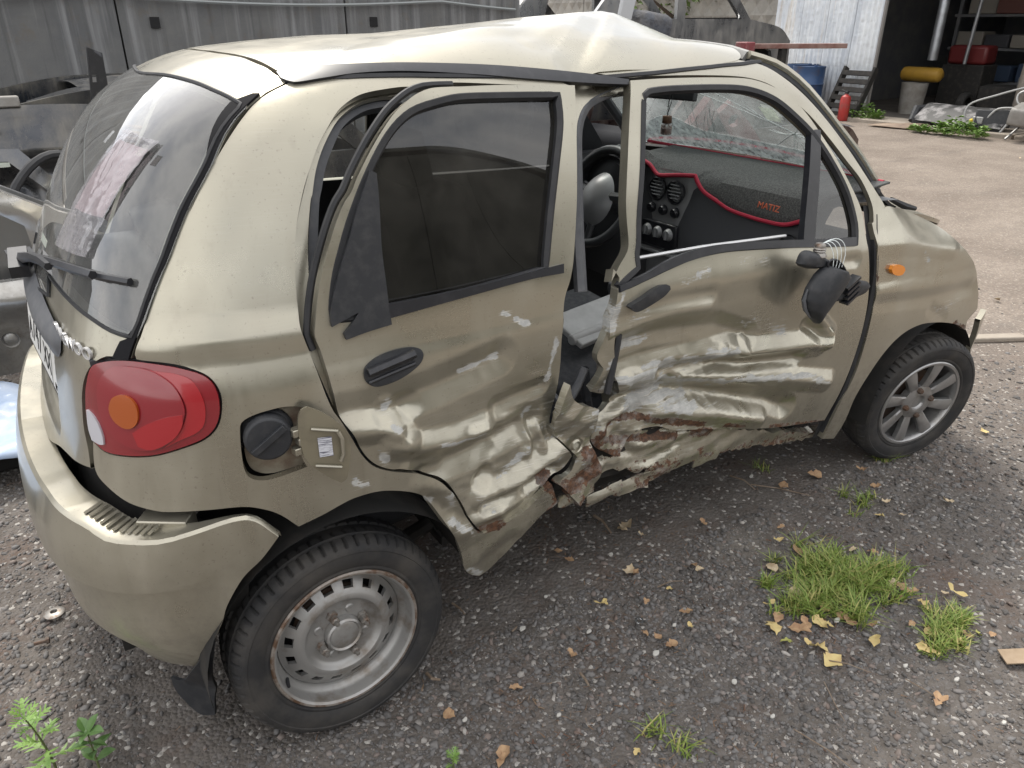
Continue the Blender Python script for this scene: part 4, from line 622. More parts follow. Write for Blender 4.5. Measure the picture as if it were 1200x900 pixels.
for nm,c,d in (('side_wall',(17.3,8.95,2.2),(8.1,.1,4.4)),('back_wall',(21.3,2.2,2.2),(.1,13.5,4.4)),('side_wall',(17.3,-4.5,2.2),(8.1,.1,4.4)),('ceiling',(17.3,2.2,4.45),(8.2,13.6,.1)),('front_wall',(13.25,-3.0,2.2),(.1,3.2,4.4)),('lintel',(13.26,3.1,3.95),(.1,8.8,.9))):
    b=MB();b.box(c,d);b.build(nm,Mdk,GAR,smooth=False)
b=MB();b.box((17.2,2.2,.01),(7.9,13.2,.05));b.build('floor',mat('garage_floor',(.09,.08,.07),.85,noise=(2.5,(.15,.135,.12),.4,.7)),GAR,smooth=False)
b=MB();b.tube([(13.16,6.90,0),(13.16,6.90,3.6)],.035,6);b.build('door_post',mat('post_grey',(.20,.19,.18),.6,.3),GAR)
mslab=mat('threshold_concrete',(.34,.30,.25),.9,noise=(4,(.24,.20,.165),.4,.7),bump=(30,.5,.01))
for k in range(5):
    b=MB();b.box((12.85,6.35-1.62*k,.015+.006*(k%2)),(.75+.1*(k%2),1.60,.09),(0,0,.01*k));b.build('threshold_slab',mslab,GAR,bevel=.015)
# posts and ducts inside
dm_=mat('duct_zinc',(.36,.38,.40),.4,.7,noise=(6,(.24,.24,.25),.4,.7))
b=MB();b.tube([(14.6,6.72,4.3),(14.5,6.72,3.0),(14.4,6.60,2.2),(14.35,6.55,1.9),(14.35,6.55,.98)],.085,12);o=b.build('exhaust_duct',dm_,None);tag(o,'zinc exhaust duct bent down over the yellow tank in the garage','duct')
b=MB();b.tube([(14.8,5.05,.1),(14.75,4.98,4.3)],.10,12);b.tube([(14.77,5.02,2.05),(14.76,5.0,2.45)],.13,12,mi=1);o=b.build('garage_post',[mat('post_beige',(.27,.24,.20),.7,noise=(4,(.17,.14,.12),.4,.7)),M['paper']],None);tag(o,'leaning pale round post in the garage with white wrap','post')
b=MB();b.tube([(15.2,6.4,.9),(15.0,6.15,4.0)],.035,8);o=b.build('thin_pipe',dm_,None);tag(o,'thin slanting pipe behind the zinc duct in the garage','pipe')
# tank with bin below
tk=empty('yellow_tank',(14.5,6.75,.62),'yellow horizontal tank lying on a concrete bin in the garage','tank')
b=MB();b.lathe([(0,-.40),(.08,-.39),(.122,-.35),(.13,-.29),(.13,.29),(.122,.35),(.08,.39),(0,.40)],24,'y',(14.5,6.78,.72));b.build('vessel',mat('tank_yellow',(.36,.21,.03),.5,noise=(5,(.30,.17,.03),.5,.75)),tk)
b=MB();b.lathe([(.20,.0),(.235,.55),(.21,.55),(.18,.05),(0,.05)],24,'z',(14.3,6.75,.03));o=b.build('concrete_bin',mat('bin_grey',(.26,.25,.23),.9,noise=(6,(.17,.15,.13),.4,.7)),None);tag(o,'round grey bin under the yellow tank at the garage door','bin')
b=MB();b.lathe([(0,-.02),(.09,-.02),(.15,.02),(.17,.10),(.15,.16),(.08,.2),(0,.2)],20,'x',(14.6,6.05,2.50));o=b.build('bowl_lamp',mat('enamel_white',(.60,.58,.55),.5),None);tag(o,'white round bowl lamp hanging inside the garage','lamp')
rp_=empty('red_compressor',(15.6,6.5,.0),'red machine housing behind the yellow tank in the garage','machine')
b=MB();b.box((15.6,6.5,1.05),(.4,.75,.34));b.build('housing',mat('machine_red',(.12,.015,.015),.5),rp_,bevel=.06)
b=MB();b.box((15.6,6.5,.45),(.5,.8,.86));b.build('frame',M['dark'],rp_,bevel=.02)
# shelves with boxes and parts at the back
random.seed(21)
sh=empty('storage_rack',(17.2,3,0),'tall dark storage rack along the back of the garage','shelf')
for k in range(6):
    b=MB();b.box((17.2,2.2+0*k,.5+.62*k),(.8,11,.05));b.build('shelf',Mdk,sh,smooth=False)
for yy in np.linspace(-3.2,7.6,7):
    b=MB();b.box((16.82,yy,2.0),(.06,.06,4));b.build('upright',Mdk,sh,smooth=False)
cols=[(.05,.05,.055),(.16,.09,.05),(.09,.095,.10),(.22,.20,.17),(.03,.05,.09),(.12,.05,.04)]
cm=[mat('clutter_%d'%i,c,.7) for i,c in enumerate(cols)];cn=['dark','brown','grey','pale','blue','rusty']
for k in range(5):
    yy=-2.9
    while yy<7.4:
        w=random.uniform(.35,.9);h=random.uniform(.2,.5);ci=random.randrange(6)
        b=MB();b.box((17.05+random.uniform(-.1,.1),yy+w/2,.528+.62*k+h/2),(.5,w*.86,h),(0,0,random.uniform(-.15,.15)));o=b.build('storage_box',cm[ci],None,bevel=.02)
        tag(o,'%s storage box on the rack at the back of the garage'%cn[ci],'box',group='%s boxes on the garage rack'%cn[ci]);yy+=w
b=MB();b.box((15.6,4.4,.38),(.9,1.9,.7));b.box((15.55,4.3,.80),(.7,1.1,.14),(0,.1,.2));o=b.build('workbench',Mdk,None,bevel=.03);tag(o,'low dark workbench covered with parts inside the garage','workbench')
b=MB();b.box((15.4,5.55,.30),(.7,.9,.5),(0,0,.3));b.lathe([(.12,-.06),(.2,-.08),(.2,.08),(.12,.06)],20,'y',(14.7,5.95,.24));o=b.build('engine_block',M['dark'],None,bevel=.03);tag(o,'dark engine lump beside the red machine in the garage','engine')
# things on the threshold
mt=empty('crumpled_bumper',(12.9,5.05,.06),'crumpled black bumper lying on the garage threshold','bumper')
b=MB();P=[]
for i in range(26):
    t=i/25;yy=5.62-1.45*t;row=[]
    for j in range(10):
        q=j/9;zz=.10+.27*math.sin(math.pi*q*.55+.1)+.03*float(vnoise(np.array(t*9),np.array(q*4.),7)-.5);xx=12.55+.55*q-.1*math.sin(3.1*t)+.05*float(vnoise(np.array(t*11),np.array(q*6.),8)-.5)
        row.append((xx,yy,zz))
    P.append(row)
b.grid(P);b.build('skin',mat('scuffed_black',(.05,.05,.05),.6,noise=(5,(.26,.25,.25),.48,.62)),mt,sharp=60)
b=MB();b.grid([[(12.55+.02*math.sin(9*t),5.62-1.45*t,z*.11+.05) for z in (0,.5,1)] for t in np.linspace(0,1,20)]);b.build('lower_lip',M['plastic'],mt)
b=MB();b.tube([(12.6,5.66,.10),(12.75,5.70,.28),(13.0,5.62,.30)],[.05,.07,.05],8);b.build('torn_end',M['plastic'],mt)
df=empty('dash_frame',(12.6,4.3,.05),'silver plastic dashboard surround propped on the garage threshold','dashboard')
ds=mat('dash_silver',(.36,.36,.355),.4,.3)
def loop(pts,r,nm,par,m,closed=True): 
    b=MB();b.tube(crom3(pts) if closed else pts,r,8,closed=closed);return b.build(nm,m,par)
def crom3(p,k=5):
    p=[np.array(q,float) for q in p];n=len(p);o=[]
    for i in range(n):
        a,b_,c,d=p[i-1],p[i],p[(i+1)%n],p[(i+2)%n]
        for j in range(k):
            t=j/k;o.append(.5*((2*b_)+(-a+c)*t+(2*a-5*b_+4*c-d)*t*t+(-a+3*b_-3*c+d)*t**3))
    return o
loop([(12.55,4.72,.16),(12.6,4.76,.42),(12.75,4.45,.58),(12.85,4.05,.72),(12.8,3.85,.68),(12.7,3.98,.45),(12.6,4.3,.40),(12.55,4.45,.22)],.016,'surround',df,ds)
loop([(12.72,4.12,.62),(12.8,3.95,.70),(12.76,3.88,.55),(12.68,4.05,.48)],.016,'vent_ring',df,ds)
b=MB();b.box((12.62,4.35,.25),(.10,.5,.25),(0,.2,.4));b.build('bracket',M['plastic'],df,bevel=.02)
b=MB();b.box((12.50,4.52,.22),(.03,.16,.10));b.build('panel',ds,df,bevel=.01)
b=MB();b.tube([(12.5,4.62,.0),(12.5,4.60,.24)],.012,6);b.lathe([(0,.04),(.03,.02),(.03,-.02),(0,-.04)],12,'z',(12.49,4.61,.20));b.build('stalk',mat('stalk_yellow',(.6,.45,.03),.5),df)
gs=empty('grey_car_seat',(12.35,3.6,.0),'grey leather car seat dumped outside the garage','car seat')
lg=mat('grey_leather',(.24,.23,.215),.5,noise=(8,(.17,.16,.15),.4,.7))
def puffy(name,parent,m,c,d,rot,puff=.6,nn=7):
    d=np.array(d)/2;bm=bmesh.new();bmesh.ops.create_cube(bm,size=2);bmesh.ops.subdivide_edges(bm,edges=bm.edges,cuts=nn-1,use_grid_fill=True)
    for v in bm.verts:
        q=np.array(v.co);s=q/(np.abs(q)**5).sum()**.2;v.co=Vector((q*(1-puff*.5)+s*puff*.5)*d)
    me=bpy.data.meshes.new(name);bm.to_mesh(me);bm.free();me.materials.append(m);me.polygons.foreach_set('use_smooth',[True]*len(me.polygons))
    me.transform(Matrix.Translation(Vector(c))@Euler(rot).to_matrix().to_4x4());o=bpy.data.objects.new(name,me);COL.objects.link(o);o.parent=parent;o.matrix_parent_inverse=parent.matrix_world.inverted();return o
puffy('cushion',gs,lg,(12.35,3.62,.36),(.55,.62,.24),(.1,-.12,.2));puffy('backrest',gs,lg,(12.62,3.50,.72),(.24,.55,.66),(0,.25,.2));puffy('headrest',gs,lg,(12.72,3.48,1.12),(.14,.32,.24),(0,.25,.2),.9)
b=MB();b.tube([(12.2,3.9,.02),(12.5,3.85,.22)],.018,6);b.tube([(12.1,3.4,.02),(12.4,3.45,.22)],.018,6);b.tube([(12.25,4.02,.1),(12.3,3.95,.26)],.018,6);b.build('seat_rail',ds,gs)
b=MB();b.add([(12.05,6.1,.03),(12.2,5.3,.02),(12.62,5.25,.10),(12.55,6.1,.03),(12.3,5.7,.06)],[(0,1,4),(1,2,4),(2,3,4),(3,0,4)]);o=b.build('sheet_scrap',mat('rusty_sheet',(.30,.23,.17),.8,noise=(4,(.18,.13,.10),.4,.7)),None);tag(o,'bent rusty sheet scrap lying flat before the garage threshold','sheet metal')
md=o.modifiers.new('s','SOLIDIFY');md.thickness=.008
# barrels, pallet, extinguisher
bb=mat('barrel_blue',(.035,.075,.17),.45,.2,noise=(4,(.085,.06,.05),.55,.75))
def barrel(x,y,lab):
    e=empty('steel_barrel',(x,y,0),lab,'barrel')
    b=MB();p=[(.0,.015),(.27,.015),(.285,.0),(.292,.01),(.285,.03),(.285,.28),(.300,.295),(.285,.31),(.285,.57),(.300,.585),(.285,.60),(.285,.85),(.292,.87),(.292,.885),(.280,.885)]
    b.lathe(p,36,'z',(x,y,0));b.build('drum',bb,e,sharp=50)
    b=MB();b.lathe([(.281,.868),(.0,.866)],36,'z',(x,y,0));b.lathe([(.03,.866),(.03,.89),(0,.89)],12,'z',(x+.18,y,0));b.build('lid',bb,e)
barrel(12.35,7.68,'blue steel drum with rust standing next to the black pallet');barrel(12.9,8.25,'blue steel drum half hidden behind the other drum')
pa=empty('black_pallet',(12.75,7.2,0),'black slatted pallet leaning on the corrugated wall beside the drum','pallet')
pm=M['dark']
def PT(a,h): return np.array((12.55+.42*h,7.08+a,.86*h))
for k in range(6):
    b=MB();c=PT(.0,.10+.16*k);b.box(c,(.03,.62,.085),(0,R(25),0));b.build('slat',pm,pa,smooth=False)
for a in (-.30,.30):
    b=MB();b.box(PT(a,.5)+np.array([.05,0,-.02]),(.12,.05,1.0),(0,R(26),0));b.build('bearer',pm,pa,smooth=False)
fe=empty('fire_extinguisher',(12.45,6.88,0),'red fire extinguisher standing at the foot of the corrugated wall','extinguisher')
rd_=mat('extinguisher_red',(.38,.035,.03),.45,noise=(10,(.28,.06,.05),.45,.7))
b=MB();b.lathe([(0,0),(.085,0),(.09,.01),(.09,.36),(.075,.41),(.03,.44),(.025,.46)],24,'z',(12.45,6.88,0));b.build('cylinder',rd_,fe)
b=MB();b.box((12.45,6.88,.475),(.05,.05,.05));b.box((12.43,6.92,.50),(.02,.12,.012),(.3,0,0));b.build('valve',M['plastic'],fe,bevel=.004)
# ---- precast fence beyond
g=NB('precast');cc=g.mix(g.rng(g.noise(2.5,7,.62),.38,.66),(.26,.25,.23),(.36,.345,.315));g.bump(g.noise(40,4,.6),.3,.01);M['precast']=g.done(cc,.9)
def fence_panel(root,o,ex,w=2.9,h=2.35,m='precast'):
    Mx=frame(o,ex,(0,0,1));b=MB();nx,nz=8,6;V=[];F_=[]
    cw,chh=w/nx,h/nz
    for i in range(nx):
        for j in range(nz):
            x0,z0=i*cw,j*chh;n=len(V);V+=[(x0,z0+chh/2,0),(x0+cw/2,z0,0),(x0+cw,z0+chh/2,0),(x0+cw/2,z0+chh,0),(x0+cw/2,z0+chh/2,.075),(x0,z0,0),(x0+cw,z0,0),(x0+cw,z0+chh,0),(x0,z0+chh,0)]
            F_+=[(n,n+1,n+4),(n+1,n+2,n+4),(n+2,n+3,n+4),(n+3,n,n+4),(n,n+5,n+1),(n+1,n+6,n+2),(n+2,n+7,n+3),(n+3,n+8,n)]
    b.add(V,F_);b.box((w/2,h+.04,0),(w,.10,.18));b.box((w/2,h/2,-.06),(w,h,.06))
    p=b.build('panel',M[m],root,smooth=False,fixn=False);p.data.transform(Mx);return p
FN=empty('precast_fence',(14.6,12,0),'grey precast fence with diamond relief beside the corrugated wall','fence')
for k in range(4): fence_panel(FN,(14.6,8.7+2.93*(k+1),0),(0,-1,0))
BKD=empty('reflection_backdrop',(2,-14,0),'unseen tall dark shed on the open side of the yard','backdrop')  # unseen backdrop added behind the camera to darken reflections in glass and paint
bkm=mat('backdrop_sheet',(.060,.062,.052),.7,noise=(1.2,(.11,.112,.095),.4,.7))
for k in range(17):
    b=MB();b.box((-16+2.0*k+1,-14+.02*(k%2),2.5),(1.98,.08,5.0));b.build('sheet',bkm,BKD,smooth=False)
b=MB();b.box((1,-15.6,5.1),(34.4,3.6,.2),(.12,0,0));b.build('roof',bkm,BKD,smooth=False)  # caps the added reflection backdrop
# ---- stripped car bodies
random.seed(3)
Mw={'navy':paint_mat('hulk_navy',(.030,.036,.048),False),'black':paint_mat('hulk_black',(.020,.021,.024),False),'silver':paint_mat('hulk_silver',(.34,.35,.36),False),'red':paint_mat('hulk_red',(.07,.038,.040),False),'gold':paint_mat('hulk_beige',(.46,.45,.43),False),'grey':paint_mat('hulk_grey',(.11,.115,.125),False)}
def hulk(name,label,m,x,y,z,rz,bonnet=True,roof=True):
    e=empty(name,(x,y,z),label,'wrecked car')
    Mx0=Matrix.Translation((x,y,z))@Matrix.Rotation(rz,4,'Z')
    out=[(-2.0,.30),(-2.05,.62),(-1.9,.92),(-1.55,.98),(-1.15,1.38),(-.6,1.46),(.35,1.44),(.75,1.30),(1.12,.98),(1.75,.88),(2.0,.72),(2.02,.38),(1.72,.34),(1.62,.60),(1.36,.70),(1.10,.60),(1.0,.34),(-.98,.32),(-1.06,.58),(-1.32,.68),(-1.58,.58),(-1.66,.34)]
    h1=[(-1.05,1.0),(-.95,1.30),(-.60,1.38),(-.22,1.38),(-.22,.98)];h2=[(-.08,.98),(-.08,1.38),(.32,1.37),(.62,1.25),(.95,.98)]
    for s in (-1,1):
        plate('body_side',e,out,[h1,h2],Mx0@frame((0,s*.74,0),(1,0,0),(0,-s*.14 if False else 0,1)),.05,m,step=.07,bulge=lambda a,c:.03*np.cos((c-.6)*1.6)-.10*sstep(.95,1.45,c)*(1 if True else 1)*0)
    b=MB();b.box((0,0,.32),(3.8,1.44,.06));o=b.build('floor',M['dark'],e);o.data.transform(Mx0)
    if roof:
        b=MB();b.grid([[(xx,yy,1.455+.03*(1-(yy/.7)**2)-.03*((xx+.1)/.6)**2+.02*float(vnoise(np.array(xx*4.),np.array(yy*4.),3)-.5)) for yy in np.linspace(-.72,.72,12)] for xx in np.linspace(-.72,.45,12)]);o=b.build('roof',m,e,sharp=180);o.data.transform(Mx0)
    if bonnet:
        b=MB();b.grid([[(xx,yy,1.0-.10*(xx-1.05)**1.5-.05*(yy/.7)**2+.03*float(vnoise(np.array(xx*3.),np.array(yy*3.),5)-.5)) for yy in np.linspace(-.72,.72,12)] for xx in np.linspace(1.08,1.98,10)]);o=b.build('bonnet',m,e,sharp=180);o.data.transform(Mx0)
    
    for c_,d_ in (((1.98,0,.55),(.08,1.4,.40)),((-2.0,0,.65),(.08,1.4,.5))):
        b=MB();b.box(c_,d_);o=b.build('end_panel',m,e,bevel=.02);o.data.transform(Mx0)
    b=MB();b.box((1.05,0,.70),(.06,1.4,.6));o=b.build('bulkhead',M['dark'],e);o.data.transform(Mx0)
    b=MB();b.box((-.4,.35,.72),(.5,.5,.6),(0,-.2,0));b.box((-.4,-.35,.72),(.5,.5,.6),(0,-.2,0));b.box((-1.2,0,.75),(.3,1.2,.5),(0,-.3,0));o=b.build('seats',M['fabric_dark'],e,bevel=.08);o.data.transform(Mx0)
    return e
hulk('stripped_car','stripped dark navy car body standing along the grey wall',Mw['navy'],.75,4.1,-.22,R(2))
hulk('stripped_car','stripped grey car body at the bottom of the stack',Mw['grey'],6.75,6.0,-.25,R(2))
hulk('stripped_car','silver car shell stacked on top of the grey stripped body',Mw['silver'],6.75,6.0,.66,R(3))
hulk('stripped_car','stripped black car body with bonnet on the far stack',Mw['black'],6.0,7.75,.70,R(-2))
hulk('stripped_car','dark navy car body under the stripped black one',Mw['navy'],6.0,7.75,-.25,R(0))
hulk('stripped_car','dull red car body seen through the cracked windscreen',Mw['red'],6.25,4.35,-.40,R(4))
# pressed red front frame leaning in front of the red body
rf=empty('front_subframe',(3.9,2.1,0),'bare red pressed steel front frame propped like an inverted V','car frame')
def bar(nm,a,b_,w,t,par,m,holes=0):
    a=Vector(a);b_=Vector(b_);L_=(b_-a).length;Mx=frame(a,b_-a,(0,-.25,1));hs=[[(L_*(.25+.25*k)+.05*math.cos(q),w*.5+.05*math.sin(q)) for q in np.linspace(0,6.28,9)[:-1]] for k in range(holes)]
    return plate(nm,par,[(0,0),(L_*.5,-.02),(L_,0),(L_,w),(L_*.5,w*1.15),(0,w)],hs,Mx,t,m,step=.05)
redm=mat('primer_red',(.20,.045,.05),.6,noise=(8,(.27,.18,.17),.45,.7))
bar('left_arm',(3.50,2.06,.40),(3.97,2.0,1.0),.20,.06,rf,redm,3);bar('right_arm',(3.97,2.0,1.0),(4.36,1.95,.62),.12,.06,rf,redm,1);bar('rear_leg',(3.97,2.05,1.0),(4.2,2.7,.02),.10,.05,rf,redm);bar('front_leg',(3.50,2.06,.40),(3.42,2.1,.02),.10,.05,rf,redm)
# beam on the stack
bmm=empty('red_beam',(6.5,4.1,1.3),'rusty red steel beam sticking out over the stripped bodies','steel beam')
b=MB();b.box((7.15,3.95,1.365),(1.2,.14,.05),(0,0,R(-22)));b.build('flange',mat('beam_rust',(.22,.14,.12),.7,noise=(7,(.14,.05,.04),.4,.65)),bmm,bevel=.005)
b=MB();b.box((6.55,4.12,1.20),(.14,.16,.42));b.tube([(6.55,4.12,1.30),(6.2,4.2,1.12)],.05,6);b.build('post',redm,bmm,bevel=.01)
b=MB();b.box((7.0,3.98,1.26),(.08,.06,.18));b.build('hook_plate',M['dark'],bmm)
b=MB();b.box((5.95,5.05,.66),(.6,.36,1.32));b.box((5.95,5.05,1.5),(.55,.34,.42),(.1,.1,.2));o=b.build('seat_bale',M['grey_seat'] if 'grey_seat' in M else mat('bale_cloth',(.09,.10,.12),.85,noise=(3,(.15,.14,.13),.4,.7),bump=(9,.8,.05)),None,bevel=.08);tag(o,'blue grey bundle of old seats piled behind the hatchback roof','seat pile')
b=MB();b.add([(5.25,4.9,.9),(5.37,4.85,.9),(5.67,4.85,2.1),(5.52,4.9,2.1),(5.25,4.95,.9),(5.37,4.90,.9),(5.67,4.90,2.1),(5.52,4.95,2.1)],[(0,1,2,3),(7,6,5,4),(0,4,5,1),(1,5,6,2),(2,6,7,3),(3,7,4,0)]);o=b.build('loose_pillar',mat('pillar_grey',(.42,.43,.44),.5,.2),None,bevel=.01);tag(o,'pale loose body pillar sticking up beside the seat pile','car part')
# ---- pressed dark shell leaning behind the left rear corner
ds_=empty('pressed_floor_panel',(-.4,3.0,0),'dark pressed car floor panel with ribs leaning below the streaked wall','car part')
dkm=paint_mat('pressed_dark',(.060,.063,.070),False)
def pl(a,h,o_=0.): return (-2.3+a,2.98+.30*h/1.2-o_,h)
FMx=frame((-2.3,2.98,0.02),(1,0,0),(0,.26,1))
def fb(a,c):
    r=.035*np.sin(a*7)*sstep(.1,.2,c)*0
    r=r+.05*sstep(.86,.90,c)-.03*np.exp(-((c-.80)/.03)**2)
    for (ca,cc,ra,rc,hh) in ((2.18,.72,.16,.07,.05),(1.86,.70,.16,.10,-.05),(2.42,.70,.11,.13,.05),(1.5,.68,.14,.1,.05),(1.1,.7,.2,.08,-.04),(2.2,.38,.20,.12,.05),(1.7,.36,.25,.10,-.05)):
        d=((a-ca)/ra)**2+((c-cc)/rc)**2;r=r+hh*(1-sstep(.55,1.,d))
    r=r+.04*np.exp(-(((a-1.95)*.8+(c-.4))/.05)**2)+.012*vnoise(a*14,c*14,5)
    r=r+.045*np.exp(-((c-.56)/.025)**2)
    return r
plate('pressed_sheet',ds_,[(0,0),(2.9,0),(2.86,.7),(2.72,1.10),(2.3,1.17),(1.2,1.18),(0,1.15)],[],FMx,.02,dkm,step=.035,bulge=fb,smooth=60)
b=MB();b.box((0,0,0),(.9,.05,.06));b.build('top_rail',M['grey_rail'] if 'grey_rail' in M else mat('rail_grey',(.30,.29,.27),.7,noise=(6,(.18,.16,.14),.4,.7)),ds_,bevel=.01).data.transform(Matrix.Translation((-.75,3.22,1.195)))
b=MB();b.box((-.47,2.99,.915),(.085,.012,.07),(-.2,0,.05));b.build('white_label',M['paper'],ds_)
for k in range(5):
    b=MB();b.tube([(.0+.012*k,3.08,1.08-.035*k),(.38,2.98,1.02-.035*k)],.012,6);b.build('brown_pipe',mat('copper_brown',(.20,.115,.06),.5,.3),ds_)
sb=empty('slotted_bracket',(.08,3.05,0),'black slotted plastic bracket standing up against the streaked wall','car part')
plate('strip',sb,[(0,0),(.09,0),(.12,.30),(.13,.52),(.06,.55),(.03,.30)],[[(.05,.10+.09*k),(.075,.10+.09*k),(.08,.14+.09*k),(.055,.14+.09*k)] for k in range(4)],frame((.02,3.04,.92),(1,0,0),(.06,0,1)),.05,M['trim'],step=.03)
b=MB();b.box((.07,3.07,.46),(.08,.05,.95));b.build('stem',M['trim'],sb)
# loose parts heaped in front of it
dd=empty('door_shell',(-.5,2.62,0),'dark stripped car door skeleton leaning on the pressed floor panel','car part')
plate('skin',dd,[(0,0),(.95,0),(1.0,.45),(.86,.62),(.62,.92),(.2,.95),(.05,.62),(0,.40)],[[(.14,.62),(.78,.62),(.56,.86),(.24,.88)],[(.12,.12),(.40,.10),(.42,.36),(.14,.40)],[(.52,.14),(.86,.16),(.86,.40),(.56,.38)],[(.46,.46),(.56,.46),(.56,.54),(.46,.54)]],frame((-1.0,2.60,.10),(1,-.05,0),(0,.22,1)),.05,Mw['grey'],step=.035,bulge=lambda a,c:.02*np.sin(a*9)*np.sin(c*8)+.012*vnoise(a*12,c*12,4))
rdt=empty('radiator',(.0,2.72,0),'dusty finned radiator standing beside the dark door skeleton','car part')
b=MB();b.box((.02,2.75,.62),(.46,.05,.42),(.25,0,.1));b.build('core',mat('fin_alloy',(.20,.20,.205),.5,.5,noise=(1,(.07,.07,.075),.45,.55,(6,6,160))),rdt)
for zz in (.40,.84):
    b=MB();b.tube([(-.20,2.70+(zz-.4)*.26,zz),(.26,2.745+(zz-.4)*.26,zz)],.035,8);b.build('end_tank',M['plastic'],rdt)
for k,(p,m_,lb) in enumerate([([(-.75,2.45,.02),(-.6,2.4,.5),(-.42,2.5,.86),(-.2,2.6,.98),(.05,2.62,.80)],M['rubber'],'black rubber hose looped over the door skeleton'),([(-.9,2.42,.3),(-.6,2.38,.62),(-.3,2.45,.66),(.1,2.5,.40),(.3,2.5,.05)],M['bolt'],'bare steel pipe bent across the heap of car parts')]):
    b=MB();P=[np.array(q) for q in p];o_=[]
    for i in range(len(P)-1):
        a_=P[max(i-1,0)];b_=P[i];c_=P[i+1];d_=P[min(i+2,len(P)-1)]
        for j in range(6): t=j/6;o_.append(.5*((2*b_)+(-a_+c_)*t+(2*a_-5*b_+4*c_-d_)*t*t+(-a_+3*b_-3*c_+d_)*t**3))
    b.tube(o_,.022,8);o=b.build('loose_hose' if k==0 else 'loose_pipe',m_,None);tag(o,lb,'hose' if k==0 else 'pipe')
# ---- beige body shell at the left edge
gb=empty('beige_body_shell',(-1.0,1.85,0),'pale beige stripped car side with open window and wheel arch','car part')
def g2(pts): return pts
outl=[(0,.14),(0,1.30),(.75,1.30),(1.05,1.12),(1.32,.98),(1.52,.86),(1.60,.70),(1.62,.45),(1.60,.14)]
win=[(.45,1.18),(.78,1.20),(1.06,1.04),(1.18,.93),(1.17,.82),(1.08,.70),(.45,.72)]
win2=[(1.22,.80),(1.34,.86),(1.42,.80),(1.43,.66),(1.36,.57),(1.22,.57),(1.17,.66)]
plate('side_skin',gb,outl,[win,win2],frame((-1.85,1.82,0),(1,0,0),(0,0,1)),.05,Mw['gold'],step=.03,bulge=lambda a,c:.03*np.exp(-((c-.50)/.05)**2)+.05*sstep(.3,.5,c)-.03*sstep(.45,.56,c)+.02*np.exp(-(((a-1.32)**2+(c-.70)**2)**.5-.19)**2/.0008),smooth=60)
plate('inner_skin',gb,outl,[win],frame((-1.85,1.95,0),(1,0,0),(0,0,1)),.03,Mw['silver'],step=.08)
b=MB();b.lathe([(.0,.004),(.022,.006),(.030,.012),(.036,0)],20,'y',(-.60,1.775,.315));b.build('sill_plug',Mw['silver'],gb)
b=MB();b.box((-.75,1.80,.90),(.16,.012,.04),(0,R(12),0));b.build('label_strip',M['paper'],gb)
# rubble heap and blue sheet
random.seed(9)
b=MB()
for k in range(420):
    a=random.uniform(-1.5,-.35);yy=random.uniform(1.25,1.72);hh=.14*max(0,1-abs(yy-1.6)/.4);l_=random.uniform(.02,.07)
    b.box((a,yy,hh*random.random()+.01),(l_,l_*.35,l_*.18),(random.uniform(-.6,.6),random.uniform(-.6,.6),random.uniform(0,3)))
o=b.build('bark_litter',mat('bark',(.05,.042,.036),.95,noise=(9,(.13,.115,.10),.45,.7)),None,smooth=False);o['kind']='stuff';o['label']='dark bark and chips heaped under the beige shell'
b=MB();U,V_=np.meshgrid(np.linspace(0,1,44),np.linspace(0,1,26),indexing='ij')
sx_=-1.55+1.12*U-.10*V_**2;sy_=.98+.52*V_;sz_=.10+.13*V_+.10*np.abs(vnoise(U*5+V_*3,V_*4-U*3,3)-.5)+.05*np.abs(vnoise(U*13,V_*9+U*5,5)-.5)-.07*sstep(.85,1.,U)
b.grid(np.stack([sx_,sy_,sz_],-1));o=b.build('blue_sheet',mat('tarp_blue',(.36,.46,.62),.45,coat=.2,noise=(5,(.55,.60,.68),.45,.7)),None,sharp=180);tag(o,'pale blue plastic sheet lying beside the hatchback rear bumper','tarpaulin')
md=o.modifiers.new('s','SOLIDIFY');md.thickness=.004
b=MB();b.box((-1.0,1.25,.06),(1.1,.25,.10));o=b.build('scrap_board',M['dark'],None,bevel=.01);tag(o,'dark board under the pale blue plastic sheet','board')
# trees beyond the wall
def tree(x,y,h,rad,seed,label):
    rng=np.random.default_rng(seed);e=empty('broadleaf_tree',(x,y,0),label,'tree',group='trees beyond the fence')
    b=MB();b.tube([(x,y,0),(x+.1,y,h*.35),(x+.2,y+.1,h*.7)],[.18,.14,.05],8)
    for k in range(7):
        a=rng.uniform(0,6.28);b.tube([(x+.1,y,h*(.35+.05*k)),(x+rad*.6*math.cos(a),y+rad*.6*math.sin(a),h*(.5+.06*k))],[.06,.015],6)
    b.build('trunk',mat('bark_brown',(.08,.06,.045),.9),e)
    n=2600;cl=rng.normal(size=(60,3))*[rad*.45,rad*.45,h*.17]+[x,y,h*.66];c=cl[rng.integers(0,60,n)]+rng.normal(size=(n,3))*.28
    d1=rng.normal(size=(n,3));d1/=np.linalg.norm(d1,axis=1,keepdims=True);d2=np.cross(d1,rng.normal(size=(n,3)));d2/=np.linalg.norm(d2,axis=1,keepdims=True);s=rng.uniform(.06,.13,(n,1))
    V=np.stack([c-d1*s,c+d2*s*.5,c+d1*s,c-d2*s*.5],1).reshape(-1,3)
    newmesh('crown',V,[(4*i,4*i+1,4*i+2,4*i+3) for i in range(n)],M['leafgreen'],e)
M['leafgreen']=mat('tree_leaf',(.07,.12,.025),.6,noise=(1.5,(.11,.17,.04),.35,.65))
tree(14.5,13.5,4.6,2.2,1,'green broadleaf tree showing over the stacked bodies');tree(19,14,5.2,2.4,2,'green broadleaf tree standing behind the precast fence')

